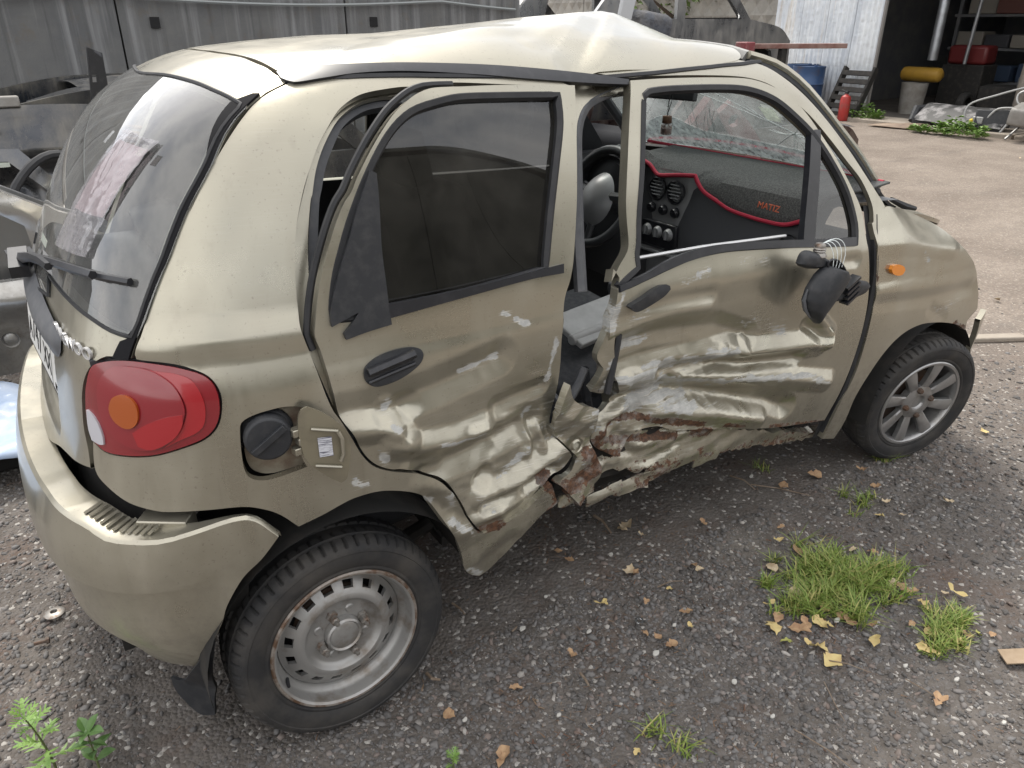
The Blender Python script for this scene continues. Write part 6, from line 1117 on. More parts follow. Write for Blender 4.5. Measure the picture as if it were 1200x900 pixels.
b=MB();c1=np.mean(np.array(MBK),0)
for k in range(4): b.box(c1+np.array([-.045+.004*k,-.012,.030-.016*k]),(.060,.03,.008),(0,-.5,0))
b.build('mirror_motor',M['trim'],mir)
for k in range(4):
    p0=c0+np.array([.004,0,.016]);e=cq+np.array([-.018+.014*k,-.004,-.002]);b=MB()
    b.tube([tuple((1-t)**3*p0+3*t*(1-t)**2*(p0+np.array([.012+.016*k,-.012,.022+.004*k]))+3*t*t*(1-t)*(e+np.array([.006*k,-.004,.05+.006*k]))+t**3*e) for t in np.linspace(0,1,12)],.0011,5);b.build('mirror_cable',M['crack'],mir)
# ---- wheels
def tyre_mesh(name,parent,Mx,flat,rad=.266):
    k=rad/.266
    pr=[(.176,-.060),(.184,-.070),(.190,-.0735),(.196,-.0725),(.205,-.0775),(.222,-.080),(.236,-.0785),(.238,-.0800),(.246,-.0785),(.2525,-.073),(.258,-.066),(.2625,-.058),(.2650,-.044),(.2655,-.038),(.266,-.036),(.2665,-.014),(.2667,-.012)]
    pr=[(r*k,h) for r,h in pr]+[(r*k,-h) for r,h in pr[::-1]]
    n=300;mm=len(pr)
    def rf(q,j,r):
        i=int(round(q/(2*math.pi)*n));jj=min(j,mm-1-j)
        if jj in (13,14): pass
        if jj in (15,):
            return r-(.006 if (i%5) in (3,) else 0)
        if jj in (9,10,11,12):
            return r-((.0075 if jj>9 else .003) if (i%5) in (0,) else 0)-(.003 if False and jj>10 else 0)
        if jj==13: return r-.007
        if jj==16: return r-.006
        return r
    b=MB();b.lathe(pr,n,'y',rfun=rf)
    o=b.build(name,M['tyre'],parent,sharp=30);o.data.transform(Mx)
    if flat:
        for v in o.data.vertices:
            if v.co.z<.012:
                d=.012-v.co.z;v.co.z=max(.002,v.co.z*.3+.004);v.co.y+=(-1 if v.co.y<(-.64 if Mx.translation.y<0 else .64) else 1)*d*.5
            elif v.co.z<.09:
                pass
    return o
def steel_wheel(Mx,flat=True):
    n=96
    b=MB()
    fl=[(.170,-.052),(.176,-.060),(.1835,-.064),(.1845,-.070),(.181,-.0745),(.176,-.074)]
    b.lathe(fl,n,'y',mi=1)
    well=[(.176,-.074),(.171,-.070),(.1685,-.060),(.1675,-.046),(.164,-.036),(.157,-.030),(.153,-.016),(.1525,.06)]
    b.lathe(well,n,'y')
    disc=[(.153,-.022),(.149,-.0225),(.141,-.028),(.1395,-.029),(.1225,-.0415),(.121,-.0425),(.112,-.049),(.104,-.052),(.098,-.0505),(.093,-.044),(.088,-.037),(.082,-.034),(.060,-.033),(.046,-.035)]
    V=[];m=len(disc)
    for i in range(n):
        q=2*math.pi*i/n
        for j,(r,h) in enumerate(disc): V.append((r*math.cos(q),h,r*math.sin(q)))
    Fc=[]
    for i in range(n):
        for j in range(m-1):
            if j==3 and (i%6) in (1,2,3): continue
            k=(i+1)%n;Fc.append((i*m+j,k*m+j,k*m+j+1,i*m+j+1))
    b.add(V,Fc)
    # thickness of the hole edges
    for h in range(16):
        i0=h*6+1
        r1,h1=disc[3];r2,h2=disc[4];q=[2*math.pi*(i0+t)/n for t in range(4)]
        ring=[(r1,h1,a) for a in q]+[(r2,h2,a) for a in q[::-1]]
        V=[(r*math.cos(a),hh,r*math.sin(a)) for r,hh,a in ring]+[(r*math.cos(a)*.985,hh+.012,r*math.sin(a)*.985) for r,hh,a in ring]
        b.add(V,[(t,(t+1)%8,8+(t+1)%8,8+t) for t in range(8)])
    w=b.build('wheel',[M['steel'],M['rimrust']],CAR,sharp=35);w.data.transform(Mx)
    b=MB();b.lathe([(.046,-.030),(.044,-.052),(.040,-.056),(.036,-.052),(.034,-.0535),(.026,-.0555),(0,-.056)],32,'y');o=b.build('hub_cap',M['steel'],w);o.data.transform(Mx)
    for k in range(4):
        q=R(20+90*k);c=(.057*math.cos(q),0,.057*math.sin(q))
        b=MB();b.lathe([(.0155,-.034),(.0135,-.040),(.0105,-.041),(.0105,-.060),(.006,-.062),(.006,-.072),(0,-.073)],6,'y',c);o=b.build('wheel_bolt',M['bolt'],w,sharp=20);o.data.transform(Mx)
    for k in range(4):
        q=R(65+90*k);c=(.062*math.cos(q),0,.062*math.sin(q))
        b=MB();b.lathe([(.012,-.0335),(.009,-.037),(0,-.0365)],14,'y',c);o=b.build('disc_boss',M['steel'],w);o.data.transform(Mx)
    b=MB();b.lathe([(0,-.012),(.105,-.012),(.113,-.006),(.115,.05),(0,.05)],40,'y');o=b.build('brake_drum',M['brake'],w);o.data.transform(Mx)
    b=MB();b.lathe([(0,.0),(.15,.0)],40,'y');o=b.build('wheel_back',M['black'],w);o.data.transform(Mx)
    tyre_mesh('tyre',w,Mx,flat)
    q=R(205);b=MB();b.tube([(.160*math.cos(q),-.034,.160*math.sin(q)),(.166*math.cos(q),-.060,.166*math.sin(q))],.004,6);o=b.build('valve',M['rubber'],w);o.data.transform(Mx)
    return w
def alloy_wheel(Mx):
    n=80;b=MB()
    b.lathe([(.172,-.04),(.178,-.058),(.1845,-.064),(.185,-.071),(.181,-.0745),(.173,-.073),(.168,-.066),(.166,-.050),(.160,-.02),(.155,.05)],n,'y')
    for k in range(8):
        q0=R(22.5+8+45*k)
        for rr in range(1):
            S=[]
            for t in np.linspace(0,1,8):
                r=.036+(.134)*t;wdt=.0165+.010*t**1.5;sk=.05*t;hh=-.050-.016*math.sin(math.pi*min(1,t*.55))-.004*t;th=.022
                e=np.array([math.cos(q0+sk),0,math.sin(q0+sk)]);f=np.array([-math.sin(q0+sk),0,math.cos(q0+sk)])
                c=e*r
                S.append([c-f*wdt+np.array([0,hh+th,0]),c-f*wdt+np.array([0,hh+.004,0]),c-f*wdt*.72+np.array([0,hh,0]),c+f*wdt*.72+np.array([0,hh,0]),c+f*wdt+np.array([0,hh+.004,0]),c+f*wdt+np.array([0,hh+th,0])])
            b.grid(S)
    b.lathe([(0,-.052),(.026,-.052),(.029,-.055),(.031,-.062),(.036,-.0635),(.052,-.062),(.072,-.056),(.075,-.03)],40,'y')
    w=b.build('wheel',M['alloy'],CAR,sharp=35);w.data.transform(Mx);w['label']='eight spoke grey alloy wheel'
    for k in range(4):
        q=R(12+90*k);c=(.0575*math.cos(q),0,.0575*math.sin(q));b=MB();b.lathe([(.0125,-.056),(.0115,-.066),(.008,-.074),(0,-.075)],6,'y',c);o=b.build('wheel_bolt',M['brake'],w,sharp=20);o.data.transform(Mx)
    b=MB();b.lathe([(0,-.010),(.118,-.010),(.120,-.004),(.12,.006),(0,.006)],40,'y');o=b.build('brake_disc',M['brake'],w);o.data.transform(Mx)
    b=MB();b.lathe([(0,.02),(.155,.02)],40,'y');o=b.build('wheel_back',M['black'],w);o.data.transform(Mx)
    tyre_mesh('tyre',w,Mx,False,.268)
    return w
WR=Matrix.Translation((0,-.632,.264))@Matrix.Rotation(R(1.5),4,'Z')@Matrix.Rotation(R(-2.5),4,'X')
WF=Matrix.Translation((2.337,-.650,.270))@Matrix.Rotation(R(-13),4,'Z')@Matrix.Rotation(R(6),4,'X')
w=steel_wheel(WR);w['label']='rusty silver steel wheel with sixteen slots'
alloy_wheel(WF)
steel_wheel(Matrix.Translation((0,.632,.264))@Matrix.Rotation(R(180),4,'Z'))
alloy_wheel(Matrix.Translation((2.337,.650,.270))@Matrix.Rotation(R(167),4,'Z'))
# ---- wheel wells, floor pan, axle
for s in (-1,1):
    for xc,rr,a0,a1,zc in ((0.02,.335,8,190,.27),(2.335,.335,0,180,.26)):
        b=MB();P=[[(xc+rr*math.cos(R(a)),s*y,zc+rr*math.sin(R(a))) for y in (.705,.55,.34)] for a in np.linspace(a0,a1,26)];b.grid(P)
        P=[[(xc+r_*math.cos(R(a)),s*.34,zc+r_*math.sin(R(a))) for r_ in (rr,rr*.5,0.02)] for a in np.linspace(a0,a1,26)];b.grid(P)
        b.build('wheel_well',M['dark'],CAR)
b=MB();b.box((1.17,0,.275),(1.62,1.0,.03));b.box((-.34,0,.36),(.22,.9,.2));b.box((1.17,0,.235),(1.5,.12,.10));b.build('floor_pan',M['dark'],CAR)
b=MB();b.tube([(0,-.6,.27),(0,.6,.27)],.03,8);b.tube([(.40,-.42,.30),(.03,-.48,.25)],.022,8);b.tube([(.10,-.50,.55),(.06,-.52,.26)],.02,8);b.build('rear_axle',M['dark'],CAR)
# ---- cabin
b=MB();P=[]
prof=[(1.96,.60),(1.62,.62),(1.60,.72),(1.575,.80),(1.585,.90),(1.600,.98),(1.615,1.05),(1.64,1.085),(1.70,1.092),(1.82,1.085),(1.97,1.075)]
for y in np.linspace(-.66,.66,34):
    bul=.0-.02*math.exp(-((y-.34)/.2)**2);hz=.045*math.exp(-((y-.36)/.17)**4)
    P.append([(x+bul*(1 if x<1.7 else 0),y,z+(hz if .95<z and x<1.75 else 0)) for x,z in prof])
b.grid(P);da=b.build('dashboard',M['dash'],CAR)
# glovebox seam and side vent
b=MB();b.lathe([(.030,-.004),(.034,0),(.038,-.004)],20,'x',(1.585,-.565,.955));b.build('side_vent',M['trim'],da)
# centre console: tilted plate with two round vents, three switches, heater panel
cb=MB();P=[]
for t in np.linspace(0,1,14):
    z=.62+.475*t;wd_=.095+.035*sstep(.2,1,t);x0=1.578+.030*t-.015*math.sin(math.pi*t)
    P.append([(x0+.028*abs(u)**4,u*wd_+.0,z+ .012*(1-u*u)*(t>.9)) for u in np.linspace(-1,1,11)])
cb.grid(P);cs=cb.build('centre_console',M['console'],CAR)
for y in (.047,-.047):
    b=MB();b.lathe([(.040,.004),(.044,-.006),(.039,-.010),(.036,-.002),(.034,.016),(0,.016)],28,'x',(1.588,y,1.035));o=b.build('air_vent',M['trim'],cs)
    for k in range(5):
        b=MB();b.box((1.586,y,1.011+.012*k),(.016,.066-.012*abs(k-2),.003),(0,.5,0));b.build('vent_slat',M['console'],cs)
for k,y in enumerate((.062,0,-.062)):
    b=MB();b.lathe([(0,-.014),(.013,-.014),(.016,-.008),(.019,-.006),(.019,.004)],20,'x',(1.579,y,.965));b.box((1.567,y,.965),(.008,.014,.006));b.build('switch',M['trim'],cs)
b=MB();b.box((1.570,0,.875),(.018,.185,.095));hp=b.build('heater_panel',M['trim'],cs,bevel=.006)
for y in (.056,0,-.056):
    b=MB();b.lathe([(0,-.016),(.017,-.016),(.020,-.010),(.024,0)],20,'x',(1.563,y,.885));b.box((1.545,y,.885),(.010,.006,.032));b.build('knob',M['console'],cs)
b=MB();b.box((1.563,0,.812),(.03,.19,.012));b.build('ash_tray_lip',M['console'],cs,bevel=.003)
b=MB();b.box((1.25,0,.45),(.62,.14,.20));b.tube([(1.38,0,.52),(1.36,.0,.68)],.010,8);b.lathe([(0,.03),(.018,.024),(.022,.0),(.014,-.03)],14,'z',(1.36,0,.70));b.build('gear_tunnel',M['dash'],CAR,bevel=.02)
# instrument binnacle
b=MB();P=[[(1.56+.07*u,.30+.17*math.cos(q),1.00+.125*max(0,math.sin(q))*(1-.25*u)) for u in (0,.5,1)] for q in np.linspace(-.2,3.34,20)];b.grid(P);b.build('binnacle',M['dash'],CAR)
b=MB();b.box((1.60,.30,1.03),(.01,.28,.12));b.build('instrument_cluster',M['console'],CAR)
# steering wheel
SWc=np.array((1.465,.24,.985));til=R(24)
SM=Matrix.Translation(Vector(SWc))@Matrix.Rotation(til,4,'Y')
b=MB();n=48;b.tube([(0,.183*math.cos(q),.183*math.sin(q)) for q in np.linspace(0,2*math.pi,n+1)[:-1]],.018,10,closed=True)
st=b.build('steering_wheel',M['wheelgrip'],CAR);st.data.transform(SM)
b=MB();b.grid([[(-.050*(1-r**2.5)-.004,.092*r*math.cos(q)*(1-.12*math.sin(q)),.105*r*math.sin(q)-.012) for q in np.linspace(0,2*math.pi,29)] for r in np.linspace(1,.01,9)]);o=b.build('airbag_pad',M['console'],st);o.data.transform(SM)
b=MB()
for q in (R(8),R(172),R(262),R(278)): b.tube([(.0,.05*math.cos(q),.05*math.sin(q)),(.004,.11*math.cos(q),.11*math.sin(q)),(0,.18*math.cos(q),.18*math.sin(q))],[.024,.018,.014],8)
o=b.build('spoke',M['wheelgrip'],st);o.data.transform(SM)
b=MB();b.tube([(.02,0,0),(.25,0,0)],.035,10);b.tube([(.06,.03,.01),(.05,.17,.045)],.008,6);o=b.build('steering_column',M['dash'],st);o.data.transform(SM)
# seats
def cushion(name,m,parent,c,d,rot,puff=.25,nn=9):
    b=MB();d=np.array(d)/2
    bm=bmesh.new();bmesh.ops.create_cube(bm,size=2);bmesh.ops.subdivide_edges(bm,edges=bm.edges,cuts=nn-1,use_grid_fill=True)
    for v in bm.verts:
        q=np.array(v.co);l=np.linalg.norm(q);s=q/(np.abs(q)**5).sum()**.2*(1-.0)
        t=q*(1-puff*.5)+s*puff*.5
        v.co=Vector(t*d)
    me=bpy.data.meshes.new(name);bm.to_mesh(me);bm.free();me.materials.append(m);me.polygons.foreach_set('use_smooth',[True]*len(me.polygons))
    me.transform(Matrix.Translation(Vector(c))@Euler(rot).to_matrix().to_4x4())
    o=bpy.data.objects.new(name,me);COL.objects.link(o);o.parent=parent
    if parent is CAR: o.matrix_parent_inverse=CAR.matrix_world.inverted()
    return o
s=cushion('driver_seat',M['fabric_dark'],CAR,(1.03,.34,.50),(.50,.48,.16),(0,-.12,0),.6)
cushion('seat_back',M['fabric_dark'],s,(.80,.34,.83),(.14,.46,.58),(0,-.22,0),.6);cushion('headrest',M['fabric_dark'],s,(.69,.34,1.19),(.09,.26,.17),(0,-.22,0),.8)
# the passenger seat lies pushed over, its pale base plate uppermost
s=cushion('passenger_seat',M['fabric'],CAR,(1.02,-.20,.60),(.50,.42,.15),(.2,-.10,.15),.7)
cushion('seat_back',M['fabric_dark'],s,(.88,-.28,.52),(.50,.40,.14),(.35,.15,.1),.6)
b=MB();b.box((1.05,-.30,.735),(.30,.15,.02),(.35,-.05,.15));b.tube([(.90,-.355,.715),(1.18,-.325,.73)],.018,8);o=b.build('seat_side_plate',mat('pale_vinyl',(.55,.55,.54),.35,noise=(12,(.42,.42,.41),.4,.7)),s,bevel=.004)
s=cushion('rear_seat',M['fabric_dark'],CAR,(.22,0,.52),(.44,1.14,.18),(0,-.1,0),.5);cushion('seat_back',M['fabric_dark'],s,(-.03,0,.82),(.13,1.12,.56),(0,-.2,0),.5)
b=MB();b.box((-.22,0,1.0),(.30,1.05,.02));b.build('parcel_shelf',M['inner'],CAR)
b=MB();b.tube([(.80,-.55,.72),(.76,-.62,.66),(.80,-.60,.56)],.014,6);b.build('seat_belt',M['fabric_dark'],CAR)
b=MB();b.tube([(.745,-.685,.80),(.735,-.70,.77),(.74,-.70,.74)],.010,6);b.box((.742,-.70,.755),(.03,.012,.05));b.build('door_latch',M['bolt'],CAR)
b=MB();b.tube([(.60+.115*t,-.66,.80-.10*math.sin(math.pi*min(1,.15+t*.8))) for t in np.linspace(0,1,10)],.012,8);b.build('sill_rubber',M['gplastic'],CAR)
# ---- loose things in the car
ME=[(.34,1.135),(.22,1.150),(0.132,1.124),(0.096,1.113),(0.054,1.085),(0.002,1.089),(-0.048,1.097),(-0.136,1.108),(-0.152,1.086),(-0.186,1.06),(-0.256,1.038),(-0.307,1.023),(-0.371,1.017),(-0.446,1.014),(-0.532,1.017),(-0.582,1.035),(-.64,1.06)]
me_=crom(ME,.015,closed=False)
b=MB();P=[]
for y,zl in me_:
    hz=.045*math.exp(-((y-.36)/.17)**4)
    top=max(1.105+hz,zl+.006);row=[(1.592 if zl>1.04 else 1.588,y,zl)]
    for t in (.33,.66): row.append((1.592+.008*t,y,zl+(top-.018-zl)*t))
    row+=[(1.610,y,top-.010),(1.635,y,top),(1.68,y,1.112+hz*.6),(1.80,y,1.112),(1.94,y,1.125)]
    P.append(row)
b.grid(P);dm=b.build('dashboard_mat',M['matcloth'],None);tag(dm,'dark carpet dashboard mat edged with thick red piping','mat')
md=dm.modifiers.new('s','SOLIDIFY');md.thickness=.006;md.offset=1
b=MB();b.tube([(1.586,y,z) for y,z in me_],.0075,8);b.build('piping',M['piping'],dm)
b=MB();b.tube([(1.935,y,1.128) for y in np.linspace(.5,-.62,30)],.006,6);b.build('piping',M['piping'],dm)
Mt=Matrix.Translation((1.579,-.468,1.061))@Matrix.Rotation(R(-8),4,'Y')@Matrix.Rotation(R(-90),4,'Z')@Matrix.Rotation(R(90),4,'X')@Matrix.Rotation(R(-1),4,'Z')
text_mesh('MATIZ',.030,.0008,'embroidery',mat('embroidery',(.80,.20,.10),.8),dm,Mt,shear=.25)
fr_=empty('scent_bottle',(1.56,0.0,1.236),'small clear scent bottle with brown wooden cap hanging on black cord','air freshener')
b=MB();b.box((1.56,0,1.250),(.030,.030,.036));b.build('bottle',thin_glass('bottle_glass',(.85,.85,.84),1.6,0,.25,(.7,.65,.63),30),fr_,bevel=.004)
b=MB();b.box((1.56,0,1.2455),(.024,.024,.018));b.build('scent_oil',mat('scent_oil',(.62,.42,.38),.2,trans=.4),fr_,bevel=.003)
b=MB();b.lathe([(0,.013),(.015,.013),(.0165,.011),(.0165,-.011),(.015,-.013),(0,-.013)],20,'z',(1.56,0,1.283));b.build('cap',mat('wood_cap',(.10,.05,.03),.6,noise=(60,(.16,.09,.05),.4,.7)),fr_)
b=MB();b.tube([(1.56,0,1.296),(1.561,.0,1.33),(1.585,.02,1.37)],.0016,5);b.tube([(1.56,0,1.30),(1.566,-.006,1.335),(1.592,.01,1.37)],.0012,5);b.build('cord',M['black'],fr_)
# plastic sleeve taped to the rear glass
bag=M['bag']=thin_glass('plastic_sleeve',(.90,.89,.91),1.2,.10,.45,(.80,.78,.82),10)
SLC=np.array([(-.338,1.401),(-.453,1.387),(-.237,1.171),(-.436,1.185)])
def sl(u,v):   # across, down -> (y,z) on the glass
    u=np.asarray(u,float)[...,None];v=np.asarray(v,float)[...,None]
    return (SLC[0]*(1-u)+SLC[1]*u)*(1-v)+(SLC[2]*(1-u)+SLC[3]*u)*v
def on_glass(U,V_,off):
    q=sl(U,V_);sh_=U.shape;o_=np.broadcast_to(off,sh_).ravel()
    return lift('rear',q[...,0].ravel(),q[...,1].ravel(),D0,lambda a,b:o_).reshape(*sh_,3)
b=MB();U,V_=np.meshgrid(np.linspace(0,1,40),np.linspace(0,1,70))
w_=.004*vnoise(U*3+V_*2,V_*7,3)+.005*np.abs(vnoise(U*7+V_*3,V_*5-U*6,9)-.5)+.003*np.abs(vnoise(U*15+V_*9,V_*18,19)-.5)
b.grid(on_glass(U,V_,.008+w_))
o=b.build('plastic_sleeve',bag,None,sharp=180);tag(o,'crumpled clear plastic sleeve taped on the rear window','plastic sleeve')
b=MB();U,V_=np.meshgrid(.06+.86*np.linspace(0,1,24),.08+.58*np.linspace(0,1,40));b.grid(on_glass(U,V_,.0062+.006*np.abs(vnoise(U*8+V_*5,V_*10,4)-.5)));b.build('folded_paper',mat('mauve_paper',(.56,.44,.44),.7,noise=(9,(.66,.58,.58),.4,.7)),o,sharp=180)
for u0 in (-.10,.98):
    U,V_=np.meshgrid(np.array([u0,u0+.12]),np.array([.02,.11]));b=MB();b.grid(on_glass(U,V_,.024));b.build('tape',thin_glass('tape',(.9,.9,.88),1.5,.2,.3,(.7,.7,.66),20),o)

# ================================================================== gravel, litter, grass, weeds
def gpt(x,y): return (x,y,float(ground_z(x,y)))
def stones(n,seed,name,label,rmin,rmax,density):
    rng=np.random.default_rng(seed)
    t=(1+5**.5)/2;I=np.array([(-1,t,0),(1,t,0),(-1,-t,0),(1,-t,0),(0,-1,t),(0,1,t),(0,-1,-t),(0,1,-t),(t,0,-1),(t,0,1),(-t,0,-1),(-t,0,1)],float);I/=np.linalg.norm(I[0])
    T_=np.array([(0,11,5),(0,5,1),(0,1,7),(0,7,10),(0,10,11),(1,5,9),(5,11,4),(11,10,2),(10,7,6),(7,1,8),(3,9,4),(3,4,2),(3,2,6),(3,6,8),(3,8,9),(4,9,5),(2,4,11),(6,2,10),(8,6,7),(9,8,1)])
    x=[];y=[]
    while len(x)<n:
        a=rng.uniform(-1.5,4.8,n*3);c=rng.uniform(-2.0,2.2,n*3)
        d=np.hypot(a-.3,c+1.25);p=density(a,c,d)
        k=rng.random(n*3)<p;x+=list(a[k]);y+=list(c[k])
    x=np.array(x[:n]);y=np.array(y[:n])
    r=rmin*(rmax/rmin)**(rng.random(n)**3.0);r*=(1+.25*np.clip(np.hypot(x-.3,y+1.25)-1,0,3)*.5)
    sc=np.stack([r*rng.uniform(.8,1.6,n),r*rng.uniform(.6,1.05,n),r*rng.uniform(.35,.75,n)],-1)
    V=I[None]*(1+rng.uniform(-.30,.25,(n,12,1)));V=V*sc[:,None,:]
    a=rng.uniform(0,6.28,n);ca,sa=np.cos(a)[:,None],np.sin(a)[:,None];tl=rng.normal(0,.35,(n,1))
    vx=V[...,0]*ca-V[...,1]*sa;vy=V[...,0]*sa+V[...,1]*ca;vz=V[...,2]+vx*tl
    z=ground_z(x,y)+r*.05
    P=np.stack([vx+x[:,None],vy+y[:,None],vz+z[:,None]],-1).reshape(-1,3)
    Fc=(T_[None]+12*np.arange(n)[:,None,None]).reshape(-1,3)
    me=bpy.data.meshes.new(name);me.vertices.add(len(P));me.vertices.foreach_set('co',P.ravel());me.loops.add(Fc.size);me.loops.foreach_set('vertex_index',Fc.ravel())
    me.polygons.add(len(Fc));me.polygons.foreach_set('loop_start',np.arange(0,Fc.size,3));me.update(calc_edges=True)
    col=rng.random(n);at=me.attributes.new('tone','FLOAT','POINT');at.data.foreach_set('value',np.repeat(col,12).astype(np.float32))
    me.materials.append(M['stone']);o=bpy.data.objects.new(name,me);COL.objects.link(o);o['kind']='stuff';o['label']=label;return o
g=NB('gravel_stone');at=g.n('ShaderNodeAttribute');at.attribute_name='tone'
r=g.n('ShaderNodeValToRGB');cr=r.color_ramp;cr.elements[0].position=0;cr.elements[0].color=(.075,.071,.068,1);cr.elements[1].position=1;cr.elements[1].color=(.42,.395,.365,1)
for p,c in ((.30,(.115,.111,.110)),(.55,(.155,.151,.150)),(.78,(.195,.187,.182)),(.88,(.19,.145,.125)),(.955,(.25,.235,.22))): e=cr.elements.new(p);e.color=(*c,1)
g.l(at.outputs['Fac'],r.inputs[0]);c=g.mix(g.rng(g.noise(90,4,.6),.35,.7,0,.45),r.outputs[0],(.11,.097,.086));M['stone']=g.done(c,.85)
def dens(a,c,d):
    p=np.clip(1.15/(.35+d)**1.5,0,1)*(1-.93*sstep(2.3,4.2,a+.28*c))
    patch=vnoise(a*1.7,c*1.7,51);p=p*(.35+1.1*patch)
    under=((a>-.45)&(a<2.7)&(np.abs(c)<.62));return np.where(under,p*.10,p)
stones(95000,1,'gravel','loose grey crushed gravel covering the yard beside the car',.0022,.0115,dens)
# brown needle and bark litter between the stones
rng_=np.random.default_rng(12);n_=5200;lx=rng_.uniform(-1.4,4.2,n_*3);ly=rng_.uniform(-1.9,1.6,n_*3);pk=rng_.random(n_*3)<(sstep(.45,.75,vnoise(lx*1.9,ly*1.9,81))*.9+.10)*np.clip(1.3/(.5+np.hypot(lx-.4,ly+1.2)),0,1);lx=lx[pk][:n_];ly=ly[pk][:n_];n_=len(lx)
la=rng_.uniform(0,6.28,n_);ll=rng_.uniform(.006,.022,n_);lw=rng_.uniform(.0006,.0022,n_);lz=ground_z(lx,ly)+rng_.uniform(.003,.011,n_);lt=rng_.normal(0,.25,n_)
ex=np.stack([np.cos(la),np.sin(la),lt],-1)*ll[:,None]*.5;ey=np.stack([-np.sin(la),np.cos(la),rng_.normal(0,.3,n_)],-1)*lw[:,None];c_=np.stack([lx,ly,lz],-1);up_=np.array([0,0,.0012])
Vl=np.stack([c_-ex-ey,c_+ex-ey*.5,c_+ex+ey*.5,c_-ex+ey,c_+up_],1).reshape(-1,3)
o=newmesh('litter',Vl,[(5*i+a,5*i+b,5*i+4) for i in range(n_) for a,b in ((0,1),(1,2),(2,3),(3,0))],mat('litter_brown',(.11,.060,.040),.9,noise=(7,(.24,.17,.11),.42,.66)),smooth=False);o['kind']='stuff';o['label']='fine brown needle and bark litter strewn over the gravel'
# fallen leaves, each its own thing
def leafmesh(name,seed,m):
    rng=np.random.default_rng(seed);n=9;V=[];F_=[]
    cu=rng.uniform(-8,18);tw=rng.uniform(-1.2,1.2)
    for i in range(n):
        t=i/(n-1);w=.30*math.sin(math.pi*min(1,t**.8*.98+.02))**.8*(1+.28*rng.normal());x=t-.5
        fold=rng.uniform(.1,.8)
        z=cu*.02*(x*x*4)+.02*rng.normal()
        V+=[(x,-w,z+fold*w+tw*x*w),(x,0,z),(x,w,z+fold*w-tw*x*w)]
    for i in range(n-1): F_+=[(3*i,3*i+1,3*i+4,3*i+3),(3*i+1,3*i+2,3*i+5,3*i+4)]
    me=bpy.data.meshes.new(name);me.from_pydata(V,[],F_);me.materials.append(m);me.polygons.foreach_set('use_smooth',[True]*len(F_));return me
LM={'y':mat('leaf_yellow',(.56,.45,.20),.7,noise=(3,(.48,.33,.15),.45,.75)),'t':mat('leaf_tan',(.42,.28,.16),.8,noise=(3,(.28,.16,.09),.4,.7)),'p':mat('leaf_pale',(.56,.47,.33),.8,noise=(3,(.42,.30,.18),.4,.7)),'g':mat('leaf_olive',(.30,.33,.09),.7,noise=(3,(.42,.38,.12),.4,.7))}
LMe={k:[leafmesh('leaf',ord(k)*3+i,m) for i in range(7)] for k,m in LM.items()}
LAB={'y':'bright yellow','t':'curled tan','p':'pale dry','g':'olive green'}
